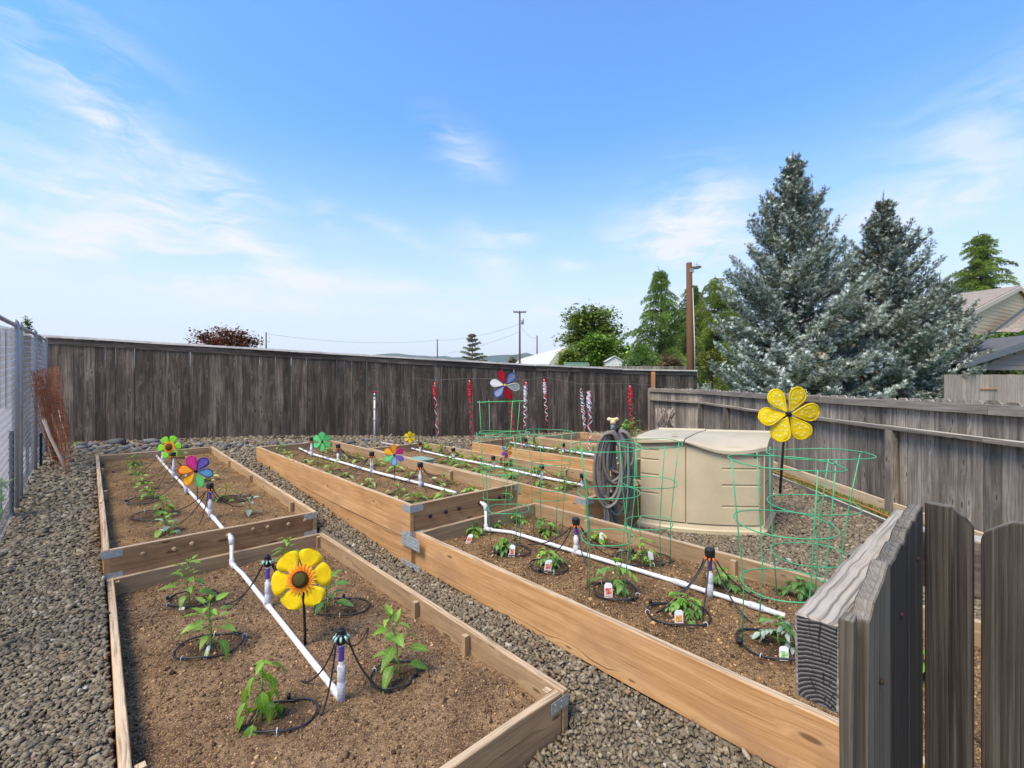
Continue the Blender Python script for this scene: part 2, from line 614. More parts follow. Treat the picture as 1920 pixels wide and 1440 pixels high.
M['stake'] = wood('dry_stake', (.20, .15, .11), (.33, .26, .20), (.45, .38, .30), knots=0.1, bump=0.5)
M['post_brown'] = wood('reddish_post', (.26, .11, .05), (.40, .18, .085), (.48, .25, .13), knots=0.1)
M['galv'] = plain('galvanised_plate', (.42, .45, .46), 0.45, 0.18, 40, metal=0.55)
M['chain'] = plain('galvanised_wire', (.33, .33, .335), 0.5, 0.1, 5, metal=0.45)
M['pale_metal'] = plain('pale_metal_siding', (.42, .405, .405), 0.55, 0.12, 2)
M['pvc'] = plain('white_pvc', (.70, .68, .65), 0.35, 0.17, 26)
M['pvc_dirty'] = plain('grimy_pvc_coupling', (.56, .55, .56), 0.45, 0.28, 70)
M['primer'] = plain('purple_primer', (.10, .06, .32), 0.4, 0.4, 80)
M['blue_cap'] = plain('blue_valve', (.035, .10, .42), 0.4)
M['black'] = plain('black_plastic', (.012, .012, .013), 0.42, 0.25, 30)
M['tubing'] = plain('black_drip_tubing', (.022, .022, .024), 0.45, 0.2, 20)
M['barb'] = plain('orange_barb', (.55, .16, .03), 0.45)
M['barb_green'] = plain('pale_green_barb', (.30, .50, .42), 0.45)
M['staple'] = plain('white_staple', (.7, .7, .7), 0.4)
M['cage'] = plain('green_coated_wire', (.055, .34, .15), 0.4, 0.15, 20)
M['cage_b'] = plain('bright_green_wire', (.09, .42, .12), 0.4, 0.15, 20)
M['shed'] = plain('beige_resin', (.525, .425, .262), 0.45, 0.07, 5, bump=0.08)
M['shed_lid'] = plain('pale_beige_resin', (.475, .395, .265), 0.40, 0.05, 5, bump=0.06)
M['shed_dark'] = plain('shed_dark_strip', (.06, .055, .045), 0.7)  # dark strip colour, standing for shade in the shed's grooves and slot
M['hose'] = plain('grey_brown_hose', (.18, .152, .128), 0.5, 0.18, 14)
M['hydrant'] = plain('blue_grey_pipe', (.14, .20, .22), 0.5, 0.2, 30)
M['handle'] = plain('cream_handle', (.70, .53, .27), 0.45)
M['rust'] = plain('rusty_wire', (.225, .068, .022), 0.85, 0.35, 9)
M['tpost'] = plain('dark_green_post', (.012, .045, .038), 0.5, 0.2, 30)
M['cap'] = plain('pale_cap', (.58, .53, .46), 0.7, 0.2, 6)
M['rock'] = plain('river_rock', (.125, .125, .12), 0.75, 0.3, 18, bump=0.3, objrand=0.9)
M['rock_tan'] = plain('tan_rock', (.19, .165, .13), 0.75, 0.25, 18, bump=0.3, objrand=0.6)
M['lid_green'] = plain('green_box_lid', (.22, .32, .24), 0.6, 0.12, 30)
M['gravel'] = colattr('crushed_gravel', 0.9, var=0.22)
M['white_tag'] = plain('white_tag', (.80, .80, .78), 0.35, 0.03)
M['stem'] = plain('green_stem', (.12, .25, .04), 0.5)
M['pepper'] = leafmat('pepper_leaf', (.085, .20, .022), (.25, .40, .06))
M['pepper_dark'] = leafmat('darker_pepper_leaf', (.05, .15, .03), (.12, .25, .06))
M['tomato'] = leafmat('tomato_leaf', (.07, .17, .035), (.17, .31, .07))
M['pale_leaf'] = leafmat('pale_yellow_leaf', (.26, .34, .07), (.46, .50, .20))
M['silver_leaf'] = leafmat('silvery_leaf', (.16, .24, .17), (.34, .42, .35))
M['lime_leaf'] = leafmat('lime_leaf', (.14, .30, .03), (.28, .46, .06))
M['foliage'] = colattr('foliage', 0.7, trans=0.25)
M['needles'] = colattr('needles', 0.75, trans=0.12)
M['bark'] = plain('bark', (.075, .055, .042), 0.95, 0.35, 8, bump=0.6)
M['siding'] = plain('tan_siding', (.60, .45, .27), 0.7, 0.05, 3)
M['siding_pink'] = plain('taupe_siding', (.25, .205, .175), 0.7, 0.05, 3)
M['trim_cream'] = plain('cream_trim', (.55, .46, .35), 0.6, 0.05, 3)
M['fascia'] = plain('dark_grey_fascia', (.11, .125, .135), 0.6, 0.06, 3)
M['roof_dark'] = plain('dark_shingle_roof', (.10, .10, .10), 0.9, 0.2, 6)
M['white_paint'] = plain('white_paint', (.72, .72, .70), 0.5, 0.05)
M['glass'] = plain('window_glass', (.30, .42, .42), 0.08, 0.05, spec=0.8)
M['greenhouse'] = plain('plastic_hoop_roof', (.58, .545, .48), 0.5, 0.06, 0.3)
M['lamp_grey'] = plain('grey_lamp_metal', (.35, .36, .36), 0.45, 0.1, metal=0.4)
M['lens'] = plain('lamp_lens', (.55, .52, .42), 0.25)
M['conduit'] = plain('white_conduit', (.66, .67, .68), 0.45, 0.08)
M['wire_dark'] = plain('overhead_wire', (.06, .06, .065), 0.6)
M['hill'] = None

m_, t_, b_ = new_mat('shingle_roof')
co_ = t_.n('ShaderNodeTexCoord').outputs['Object']
x_, y_, z_ = t_.sep(co_)
k_ = t_.noise(t_.xyz(t_.m('MULTIPLY', t_.m('ADD', x_, y_), 3.0), t_.m('MULTIPLY', z_, 22.0), 0.0), 1.0, 3, 0.7)
t_.L.new(t_.ramp(k_, [(0.3, (.17, .135, .10)), (0.7, (.36, .30, .24))]), b_.inputs['Base Color'])
b_.inputs['Roughness'].default_value = 0.95
M['shingle'] = m_

m_, t_, b_ = new_mat('distant_forest')
k_ = t_.noise(t_.n('ShaderNodeTexCoord').outputs['Object'], 0.02, 5, 0.6)
t_.L.new(t_.ramp(k_, [(0.35, (.035, .06, .045)), (0.65, (.07, .095, .06))]), b_.inputs['Base Color'])
b_.inputs['Roughness'].default_value = 1.0
M['hill'] = m_

m_, t_, b_ = new_mat('field_grass')
co_ = t_.n('ShaderNodeTexCoord').outputs['Object']
k_ = t_.noise(co_, 0.5, 5, 0.65)
t_.L.new(t_.ramp(k_, [(0.35, (.09, .12, .03)), (0.65, (.19, .20, .06))]), b_.inputs['Base Color'])
b_.inputs['Roughness'].default_value = 0.95
t_.L.new(t_.bump(t_.noise(co_, 18, 3, 0.7), 0.6, 0.05), b_.inputs['Normal'])
M['field'] = m_

m_, t_, b_ = new_mat('gravel_base')
co_ = t_.n('ShaderNodeTexCoord').outputs['Object']
vo_ = t_.n('ShaderNodeTexVoronoi')
t_.L.new(co_, vo_.inputs['Vector'])
vo_.inputs['Scale'].default_value = 36
k_ = t_.n('ShaderNodeSeparateColor')
t_.L.new(vo_.outputs['Color'], k_.inputs[0])
big_ = t_.noise(co_, 1.4, 4, 0.6)
c_ = t_.ramp(k_.outputs[0], [(0.0, (.10, .082, .06)), (1.0, (.24, .205, .155))])
t_.L.new(t_.mix(t_.map(big_, 0.35, 0.65, 0, .45), c_, (.15, .115, .075)), b_.inputs['Base Color'])
b_.inputs['Roughness'].default_value = 0.95
t_.L.new(t_.bump(t_.m('MULTIPLY', vo_.outputs['Distance'], -1.0), 0.9, 0.02), b_.inputs['Normal'])
M['gravel_base'] = m_

m_, t_, b_ = new_mat('bed_soil')
co_ = t_.n('ShaderNodeTexCoord').outputs['Object']
big_ = t_.noise(co_, 2.6, 4, 0.6)
mid_ = t_.noise(co_, 26, 4, 0.65)
fin_ = t_.noise(co_, 150, 3, 0.6)
c_ = t_.ramp(t_.m('ADD', t_.m('MULTIPLY', mid_, .55), t_.m('MULTIPLY', big_, .45)), [(0.36, (.058, .033, .018)), (0.64, (.29, .18, .092)), (0.5, (.160, .096, .050))])
c_ = t_.mix(t_.map(fin_, 0.53, 0.64, 0, 0.8), c_, (.46, .31, .17))
c_ = t_.mix(t_.map(fin_, 0.40, 0.30, 0, 0.7), c_, (.045, .028, .018))
at_ = t_.n('ShaderNodeAttribute')
at_.attribute_name = 'Damp'
c_ = t_.mix(t_.m('MULTIPLY', at_.outputs['Fac'], 0.8), c_, (.045, .028, .018))
t_.L.new(c_, b_.inputs['Base Color'])
b_.inputs['Roughness'].default_value = 1.0
b_.inputs['Specular IOR Level'].default_value = 0.1
t_.L.new(t_.bump(t_.m('ADD', t_.m('MULTIPLY', fin_, .5), mid_), 0.9, 0.012), b_.inputs['Normal'])
M['soil'] = m_

m_, t_, b_ = new_mat('bark_mulch_soil')
co_ = t_.n('ShaderNodeTexCoord').outputs['Object']
big_ = t_.noise(co_, 3.2, 4, 0.6)
mid_ = t_.noise(co_, 40, 4, 0.7)
fin_ = t_.noise(co_, 170, 3, 0.65)
c_ = t_.ramp(t_.m('ADD', t_.m('MULTIPLY', mid_, .6), t_.m('MULTIPLY', big_, .4)), [(0.38, (.036, .020, .011)), (0.61, (.34, .195, .085)), (0.5, (.155, .085, .039))])
c_ = t_.mix(t_.map(fin_, 0.50, 0.60, 0, 0.85), c_, (.56, .355, .165))
c_ = t_.mix(t_.map(fin_, 0.42, 0.30, 0, 0.8), c_, (.035, .022, .014))
at_ = t_.n('ShaderNodeAttribute')
at_.attribute_name = 'Damp'
c_ = t_.mix(t_.m('MULTIPLY', at_.outputs['Fac'], 0.8), c_, (.045, .028, .018))
t_.L.new(c_, b_.inputs['Base Color'])
b_.inputs['Roughness'].default_value = 1.0
b_.inputs['Specular IOR Level'].default_value = 0.1
t_.L.new(t_.bump(t_.m('ADD', fin_, mid_), 1.0, 0.012), b_.inputs['Normal'])
M['mulch'] = m_

# end grain of the gate rail: growth rings round a heart below the piece, and radial cracks
m_, t_, b_ = new_mat('end_grain')
uvn_ = t_.n('ShaderNodeUVMap')
uvn_.uv_map = 'UVMap'
u_, v_, _q = t_.sep(uvn_.outputs[0])
px_ = t_.m('SUBTRACT', u_, 0.026)
py_ = t_.m('SUBTRACT', v_, -0.006)
wb_ = t_.noise(t_.xyz(t_.m('MULTIPLY', u_, 34), t_.m('MULTIPLY', v_, 34), 0), 1.0, 4, 0.6)
rr_ = t_.m('ADD', t_.m('SQRT', t_.m('ADD', t_.m('MULTIPLY', px_, px_), t_.m('MULTIPLY', py_, py_))), t_.m('MULTIPLY', wb_, 0.007))
rg_ = t_.m('SINE', t_.m('MULTIPLY', rr_, 1500.0))
an_ = t_.m('ARCTAN2', py_, px_)
ck_ = t_.noise(t_.xyz(t_.m('MULTIPLY', an_, 5.0), t_.m('MULTIPLY', rr_, 9.0), 0), 1.0, 2, 0.5)
ck2_ = t_.noise(t_.xyz(t_.m('MULTIPLY', an_, 3.0), t_.m('MULTIPLY', rr_, 70.0), 4.0), 1.0, 2, 0.5)
cm_ = t_.m('MULTIPLY', t_.map(t_.m('ABSOLUTE', t_.m('SUBTRACT', ck_, 0.5)), 0.008, 0.016, 1.0, 0.0), t_.map(ck2_, 0.45, 0.52))
c_ = t_.mix(t_.map(rg_, -0.2, 0.9), (.030, .026, .022), (.145, .132, .115))
t_.L.new(t_.mix(cm_, c_, (.012, .011, .011)), b_.inputs['Base Color'])
b_.inputs['Roughness'].default_value = 0.95
t_.L.new(t_.bump(t_.m('SUBTRACT', t_.m('MULTIPLY', rg_, .5), t_.m('MULTIPLY', cm_, 2.0)), 0.8, 0.002), b_.inputs['Normal'])
M['end_grain'] = m_
# ------------------------------------------------------------------ beds: extents in (u, v) and heights
BEDS = {   # u0 (front), u1 (back), v0 (left), v1 (right), top at front, top at back, soil depth below the rim
    'A': (4.65, 9.80, 0.08, 1.62, 0.235, 0.36, 0.115),
    'C': (1.46, 4.61, 0.10, 1.68, 0.02, 0.02, 0.125),
    'B': (3.34, 8.08, 1.95, 3.13, 0.50, 0.50, 0.12),
    'D': (-0.35, 3.30, 2.00, 3.38, 0.27, 0.27, 0.13),
    'E': (2.74, 7.40, 3.50, 4.60, 0.40, 0.40, 0.12),
    'F': (3.20, 5.95, 4.65, 5.85, 0.54, 0.54, 0.12),
    'G': (3.00, 5.70, 5.92, 7.10, 0.55, 0.55, 0.12),
}


def bed_top(b, u):
    u0, u1, v0, v1, z0, z1, sd_ = BEDS[b]
    return z0 + (z1 - z0) * np.clip((u - u0) / (u1 - u0), 0, 1)


def soil_z(b, u, v):
    u0, u1, v0, v1, z0, z1, sd_ = BEDS[b]
    e = np.minimum(np.minimum(u - u0, u1 - u), np.minimum(v - v0, v1 - v))
    x, y = uv2xy(u, v)
    return bed_top(b, u) - sd_ + 0.022 * fbm(x * 3.2, y * 3.2, 3, 3) + 0.02 * sstep(0.02, 0.35, e)


def S(b, px, py):
    """The point of bed b's soil that the photograph shows at pixel (px, py)."""
    z = BEDS[b][4] - BEDS[b][6]
    for _ in range(6):
        p = P(px, py, z)
        u, v = xy2uv(p[0], p[1])
        z = float(soil_z(b, u, v))
    return P(px, py, z)


# ------------------------------------------------------------------ stones and clods
def rocks_arrays(pos, size, cols, flat=0.65, rng=G, jit=0.20):
    n = len(pos)
    c = np.array([[x, y, z] for z in (-.5, .5) for y in (-.5, .5) for x in (-.5, .5)])
    v = np.repeat(c[None], n, 0) + rng.normal(0, jit * 0.75, (n, 8, 3))
    v[:, 4:, :2] *= rng.uniform(0.45, 0.95, (n, 1, 1))
    s = size[:, None] * rng.uniform(0.75, 1.3, (n, 3))
    s[:, 2] *= flat
    v = v * s[:, None, :]
    t = rng.uniform(-0.6, 0.6, (n, 2))
    a = rng.uniform(0, 2 * np.pi, n)
    cx, sx_ = np.cos(t[:, 0])[:, None], np.sin(t[:, 0])[:, None]
    y2 = v[..., 1] * cx - v[..., 2] * sx_
    z2 = v[..., 1] * sx_ + v[..., 2] * cx
    v[..., 1], v[..., 2] = y2, z2
    cy, sy = np.cos(t[:, 1])[:, None], np.sin(t[:, 1])[:, None]
    x2 = v[..., 0] * cy + v[..., 2] * sy
    z2 = -v[..., 0] * sy + v[..., 2] * cy
    v[..., 0], v[..., 2] = x2, z2
    ca, sa = np.cos(a)[:, None], np.sin(a)[:, None]
    x2 = v[..., 0] * ca - v[..., 1] * sa
    y2 = v[..., 0] * sa + v[..., 1] * ca
    v[..., 0], v[..., 1] = x2, y2
    v += pos[:, None, :]
    f = np.array([[0, 2, 3, 1], [4, 5, 7, 6], [0, 1, 5, 4], [2, 6, 7, 3], [0, 4, 6, 2], [1, 3, 7, 5]])
    faces = (np.arange(n)[:, None, None] * 8 + f[None]).reshape(-1, 4)
    return v.reshape(-1, 3), faces, np.repeat(cols, 8, 0)


def in_beds(u, v, pad=0.0):
    o = np.zeros(np.shape(u), bool)
    for b in BEDS.values():
        o |= (u > b[0] - 0.04 - pad) & (u < b[1] + 0.04 + pad) & (v > b[2] - 0.04 - pad) & (v < b[3] + 0.04 + pad)
    return o


FAR0, FAR_S = np.array([-8.84, 9.14]), 0.345          # the tall far fence in plan
CHAIN_V = -0.57                                        # the chain link fence runs along this v


def right_x(y):
    return 4.067 + 0.07 * y


def garden(x, y, mf=0.0):
    u, v = xy2uv(x, y)
    ok = (v > CHAIN_V - 0.05) & (y < FAR0[1] + FAR_S * (x - FAR0[0]) - mf)
    return ok & (x < right_x(y) - 0.02)


# ------------------------------------------------------------------ the ground sheets
nr, na = 70, 120
rad = np.concatenate([[0.0], np.geomspace(0.3, 4300, nr)])
ang = np.linspace(0, 2 * np.pi, na, endpoint=False)
gx = rad[:, None] * np.cos(ang)[None]
gy = rad[:, None] * np.sin(ang)[None]
gz = -0.50 + ground(gx, gy) * (1 - sstep(14, 40, np.hypot(gx, gy)))
gv = np.stack([gx, gy, gz], -1).reshape(-1, 3)
ii, jj = np.meshgrid(np.arange(nr), np.arange(na), indexing='ij')
gf = np.stack([ii * na + jj, (ii + 1) * na + jj, (ii + 1) * na + (jj + 1) % na, ii * na + (jj + 1) % na], -1).reshape(-1, 4)
o = fast_obj('ground', gv, gf, M['field'], smooth=True)
tag(o, kind='structure')

us = np.arange(-4.0, 14.01, 0.06)
vs = np.arange(-0.66, 12.0, 0.06)
uu, vv = np.meshgrid(us, vs, indexing='ij')
xx, yy = uv2xy(uu, vv)
zz = ground(xx, yy) - 0.016 + 0.012 * fbm(xx * 2, yy * 2, 5, 3)
idx = np.arange(uu.size).reshape(uu.shape)
fc = np.stack([idx[:-1, :-1], idx[1:, :-1], idx[1:, 1:], idx[:-1, 1:]], -1).reshape(-1, 4)
cx_, cy_ = xx.ravel()[fc].mean(1), yy.ravel()[fc].mean(1)
keep = (cy_ < FAR0[1] + FAR_S * (cx_ - FAR0[0]) + 0.1) & (cx_ < right_x(cy_) - 0.2) | (cy_ < 1.2) & (cx_ < 4.2)
cu_, cv_ = xy2uv(cx_, cy_)
keep &= ~in_beds(cu_, cv_, -0.12)
zz = np.where(in_beds(uu, vv, -0.02), np.minimum(zz, -0.3), zz)
fc = fc[keep][:, ::-1]
o = fast_obj('gravel_ground', np.stack([xx, yy, zz], -1).reshape(-1, 3), fc, M['gravel_base'], smooth=True)
tag(o, kind='structure')

# loose crushed gravel: real stones, larger and thinner spread with distance
def scatter(r0, r1, dens, size, n_layers=1):
    area = math.pi * (r1 * r1 - r0 * r0) * 0.40
    n = int(area * dens)
    a = G.uniform(-math.radians(72), math.radians(72), n)
    r_ = np.sqrt(G.uniform(r0 * r0, r1 * r1, n))
    x, y = r_ * np.sin(a), r_ * np.cos(a)
    u, v = xy2uv(x, y)
    ok = garden(x, y, 0.05) & ~in_beds(u, v, -0.005) & (x < right_x(y) - 0.42) & (np.abs(x) < 1.30 * y + 0.3)
    x, y = x[ok], y[ok]
    n = len(x)
    s = size * np.exp(G.normal(0, 0.24, n))
    z = ground(x, y) + 0.012 * fbm(x * 2, y * 2, 5, 3) - 0.006 + s * G.uniform(-0.10, 0.25, n)
    base = np.array([[.225, .180, .122], [.175, .140, .095], [.28, .232, .165], [.14, .118, .09], [.33, .285, .215], [.23, .155, .095]])
    k = G.choice(6, n, p=[.36, .27, .19, .10, .04, .04])
    c = base[k] * np.array([.86, .85, .81]) * np.exp(G.normal(0, 0.16, (n, 1)))
    wht = G.random(n) < 0.004
    c[wht] = (.42, .38, .31)
    left = (xy2uv(x, y)[1] < 0.1)
    c[left] *= 0.97
    return np.stack([x, y, z], -1), s, c


pp, ss_, cc = [], [], []
for a in ((1.5, 3.4, 5600, 0.0165), (3.4, 5.0, 4300, 0.0185), (5.0, 7.0, 2200, 0.024), (7.0, 9.5, 900, 0.034), (9.5, 14.0, 330, 0.05)):
    p_, s_, c_ = scatter(*a)
    pp.append(p_)
    ss_.append(s_)
    cc.append(c_)
pp, ss_, cc = np.concatenate(pp), np.concatenate(ss_), np.concatenate(cc)
print('gravel stones', len(pp))
gv, gf, gc = rocks_arrays(pp, ss_, cc, 0.50, jit=0.30)
o = fast_obj('gravel', gv, gf, M['gravel'], cols=gc)
tag(o, 'brown grey crushed gravel covering the paths between the beds', 'gravel', kind='stuff')

# ------------------------------------------------------------------ raised beds
BED_LABELS = {
    'A': 'low wooden bed at the far left with a knotty front board and pipe elbow',
    'C': 'nearest left wooden bed of bare soil holding the big yellow sunflower pinwheel',
    'B': 'long wooden bed in the middle with a tall orange side board and green pinwheel',
    'D': 'nearest right wooden bed of tomato plants with green wire cages',
    'E': 'wooden bed behind the middle one with its front end at the hose',
    'F': 'raised bed right of the hose coil, two boards high, behind the streamers',
    'G': 'farthest wooden bed with short onion greens in front of the dark fence',
}
T = 0.04
BED = {}


def bed_board(b, name, u0, v0, u1, v1, ztop0, ztop1, zbot0, zbot1, mat, lab=None, seg=None):
    """A board on edge between two plan points with its own top and bottom heights."""
    a, c = W3(u0, v0, 0), W3(u1, v1, 0)
    L = np.linalg.norm(c - a)
    d = (c - a) / L
    side = np.array([d[1], -d[0], 0.0])
    n = seg or max(1, int(L / 0.25))
    mb = MB()
    pts, fs, uvs = [], [], []
    sd0 = R.randint(0, 9999)
    for i in range(n + 1):
        s = i / n
        p = a + (c - a) * s
        jt = [0.0035 * float(fbm(s * L * 2.2, q * 3.7, sd0, 3)) for q in range(6)]
        zt, zb = ztop0 + (ztop1 - ztop0) * s, zbot0 + (zbot1 - zbot0) * s
        bow = 0.006 * math.sin(s * 3.1 + sd0)
        for k, (sg, z) in enumerate(((-.5, zb), (.5, zb), (.5, zt), (-.5, zt))):
            pts.append(p + side * (sg * T + jt[k] + bow) + np.array([0, 0, z + (jt[4] if k > 1 else 0)]))
    for i in range(n):
        x0, x1 = L * i / n, L * (i + 1) / n
        h = ztop0 - zbot0
        offs = [(0.9, 0.9 + T), (0, h), (0.5, 0.5 + T), (1.3, 1.3 + h)]
        for k in range(4):
            q, r_ = i * 4 + k, i * 4 + (k + 1) % 4
            fs.append([q, r_, r_ + 4, q + 4])
            uvs.append([(x0, offs[k][0]), (x0, offs[k][1]), (x1, offs[k][1]), (x1, offs[k][0])])
    fs.append([3, 2, 1, 0])
    uvs.append([(0, 0), (T, 0), (T, .2), (0, .2)])
    m = n * 4
    fs.append([m, m + 1, m + 2, m + 3])
    uvs.append([(0, 0), (T, 0), (T, .2), (0, .2)])
    mb.add(pts, fs, uvs)
    return mb.build(name, mat, BED[b], bevel=0.004, label=lab)


SOILS = {}
DAMP = []


def soil_mesh(b, res, clods, mat, uclip=-0.6):
    u0, u1, v0, v1 = BEDS[b][:4]
    u0c = max(u0, uclip)
    us = np.arange(u0c, u1 + res / 2, res)
    vs = np.arange(v0, v1 + res / 2, res)
    uu, vv = np.meshgrid(us, vs, indexing='ij')
    x, y = uv2xy(uu, vv)
    z = soil_z(b, uu, vv) + 0.012 * fbm(x * 16, y * 16, 21, 3) + 0.006 * fbm(x * 55, y * 55, 31, 2)
    idx = np.arange(uu.size).reshape(uu.shape)
    f = np.stack([idx[:-1, :-1], idx[:-1, 1:], idx[1:, 1:], idx[1:, :-1]], -1).reshape(-1, 4)[:, ::-1]
    o = fast_obj('soil', np.stack([x, y, z], -1).reshape(-1, 3), f, mat, BED[b], smooth=True)
    SOILS[b] = (o, x, y)
    if clods:
        n = int(clods * (u1 - u0c) * (v1 - v0))
        u, v = G.uniform(u0c + .03, u1 - .03, n), G.uniform(v0 + .03, v1 - .03, n)
        x, y = uv2xy(u, v)
        s = 0.0048 * np.exp(G.normal(0, 0.50, n))
        s = np.minimum(s, 0.024)
        zc = soil_z(b, u, v) + 0.012 * fbm(x * 16, y * 16, 21, 3) + s * 0.15
        base = np.array([[.165, .098, .052], [.11, .064, .036], [.235, .145, .078], [.42, .26, .125], [.06, .036, .022]])
        pr = [.40, .22, .22, .12, .04] if mat is M['soil'] else [.22, .22, .2, .24, .12]
        c = base[G.choice(5, n, p=pr)] * np.exp(G.normal(0, .18, (n, 1)))
        vv_, ff_, cc_ = rocks_arrays(np.stack([x, y, zc], -1), s, c, 0.75)
        q = fast_obj('soil_clods', vv_, ff_, M['gravel'], BED[b], cols=cc_)
        q['kind'] = 'stuff'
    return o


def bracket(b, u, v, z, su, sv, hgt=0.055, ln=0.10):
    """A bent steel strap round a corner; su, sv give the outward directions."""
    mb = MB()
    k = 0.0225
    p = W3(u + su * k, v, z)
    e_u, e_v = np.array([*U, 0]), np.array([*V, 0])
    mb.plank(W3(u + su * k, v + sv * k, z - hgt / 2), W3(u + su * k, v - sv * ln, z - hgt / 2), (0, 0, hgt), e_u * 0.003)
    mb.plank(W3(u + su * k, v + sv * k, z - hgt / 2), W3(u - su * ln, v + sv * k, z - hgt / 2), (0, 0, hgt), e_v * 0.003)
    for i in (0.3, 0.75):
        for dz in (-.014, .014):
            q = W3(u + su * (k + .002), v - sv * ln * i, z - hgt / 2 + dz)
            mb.tube([q, q + e_u * su * 0.003], 0.004, 6)
            q = W3(u - su * ln * i, v + sv * (k + .002), z - hgt / 2 + dz)
            mb.tube([q, q + e_v * sv * 0.003], 0.004, 6)
    mb.build('corner_bracket', M['galv'], BED[b])


def peg(b, u, v, z0, z1, w_=0.035):
    mb = MB()
    mb.plank(W3(u, v, z0), W3(u, v, z1), np.array([*U, 0]) * w_, np.array([*V, 0]) * w_, jit=0.002)
    mb.build('stake', M['cedar_in'], BED[b])


def plugs(b, u, pts, mat):
    """Round plugs (cut pipe ends) in the front board."""
    for v, z in pts:
        mb = MB()
        q = W3(u, v, z)
        mb.tube([q, q - np.array([*U, 0]) * 0.012, q - np.array([*U, 0]) * 0.016], [0.017, 0.016, 0.009], 9, smooth=False)
        mb.build('knot_plug', mat, BED[b])


for b, (u0, u1, v0, v1, z0, z1, sdp) in BEDS.items():
    BED[b] = thing('raised_bed', BED_LABELS[b], 'raised bed', W3((u0 + u1) / 2, (v0 + v1) / 2, 0), 'raised garden beds')
BD = {'A': 0.24, 'C': 0.26, 'B': 0.285, 'D': 0.285, 'E': 0.24, 'F': 0.22, 'G': 0.22}
for b, (u0, u1, v0, v1, z0, z1, sdp) in BEDS.items():
    h = BD[b]
    h_ = T / 2
    two = b in 'BEFG'
    end_m = M['cedar_end'] if b in 'AB' else M['cedar_in'] if b in 'CD' else M['cedar']
    for nm, vv_ in (('side_board', v0), ('side_board', v1)):
        m = M['cedar'] if vv_ == v0 else M['cedar_in']
        if b == 'C' or (b == 'A' and vv_ == v0):
            m = M['cedar_in'] if vv_ == v1 else M['cedar']
        bed_board(b, nm, u0 - h_, vv_, u1 + h_, vv_, z0, z1, z0 - h, z1 - h, m)
        if two:
            bed_board(b, nm, u0 - h_, vv_, u1 + h_, vv_, z0 - h - .006, z1 - h - .006, z0 - h - .25, z1 - h - .25, M['cedar'])
    for nm, uu_ in (('front_board', u0), ('back_board', u1)):
        zt = z0 if uu_ == u0 else z1
        m = end_m if uu_ == u0 else M['cedar_in']
        bed_board(b, nm, uu_, v0 + h_ + .001, uu_, v1 - h_ - .001, zt - .002, zt - .002, zt - h, zt - h, m)
        if two and uu_ == u0:
            bed_board(b, nm, uu_, v0 + h_ + .001, uu_, v1 - h_ - .001, zt - h - .008, zt - h - .008, zt - h - .25, zt - h - .25, m)

# steel straps at the corners
for b in 'ABDE':
    u0, u1, v0, v1, z0 = BEDS[b][:5]
    for sv, v in ((-1, v0), (1, v1)):
        if b == 'D':
            continue
        bracket(b, u0, v, z0 - 0.008, -1, sv)
        bracket(b, u0, v, z0 - BD[b] + 0.062, -1, sv)
bracket('C', BEDS['C'][0], BEDS['C'][3], BEDS['C'][4] - 0.02, -1, 1)
# two toothed plates join the boards of the middle column where the step is
for z in (0.235, 0.02):
    mb = MB()
    mb.plank(W3(3.16, 1.95 - 0.030, z - .03), W3(3.44, 1.95 - 0.030, z - .03), (0, 0, .10), np.array([*V, 0]) * .003)
    for i in range(7):
        for j in range(4):
            q = W3(3.18 + i * .04, 1.95 - .0315, z - .068 + j * .025)
            mb.tube([q, q - np.array([*V, 0]) * 0.004], 0.005, 5)
    mb.build('joining_plate', M['galv'], BED['D'])
# inner stakes
for b, lst in {'A': [(5.2, 1.58), (6.9, 1.58), (8.2, 1.58), (9.72, 1.58), (7.0, .12), (8.6, .12)],
               'C': [(2.18, 1.64), (2.75, 1.64), (4.57, 1.64), (4.57, .14), (2.3, .14), (1.52, 1.64)],
               'B': [(6.0, 3.09), (4.4, 3.09), (8.02, 3.09)], 'D': [(1.3, 3.34), (2.6, 3.34)], 'E': [(5.2, 4.56), (3.9, 4.56)]}.items():
    for u, v in lst:
        zt = float(bed_top(b, u))
        peg(b, u, v, zt - 0.16, zt - 0.018)
plugs('A', 4.65 - T / 2, [(.30, .155), (.50, .145), (.62, .16), (.88, .17), (1.08, .18), (1.2, .175), (1.38, .165), (1.53, .17)], M['cedar_in'])
plugs('B', 3.34 - T / 2, [(2.12, .375), (2.28, .38), (2.42, .385), (2.66, .39), (2.9, .40), (2.97, .40)], M['black'])

soil_mesh('C', 0.016, 4200, M['soil'])
soil_mesh('A', 0.03, 900, M['mulch'])
soil_mesh('B', 0.03, 700, M['mulch'])
soil_mesh('D', 0.018, 3600, M['mulch'])
for b in 'EFG':
    soil_mesh(b, 0.05, 250, M['mulch'])

# ------------------------------------------------------------------ the tall far fence
fdir = unit([1, FAR_S, 0])
fnrm = np.array([fdir[1], -fdir[0], 0])          # towards the garden


def far_at(px):
    t = (px - 960.0) / F
    y = (FAR0[1] - FAR_S * FAR0[0]) / (1 - FAR_S * t)
    return np.array([t * y, y, 0])


def lerp(x, xs, ys):
    return float(np.interp(x, xs, ys))


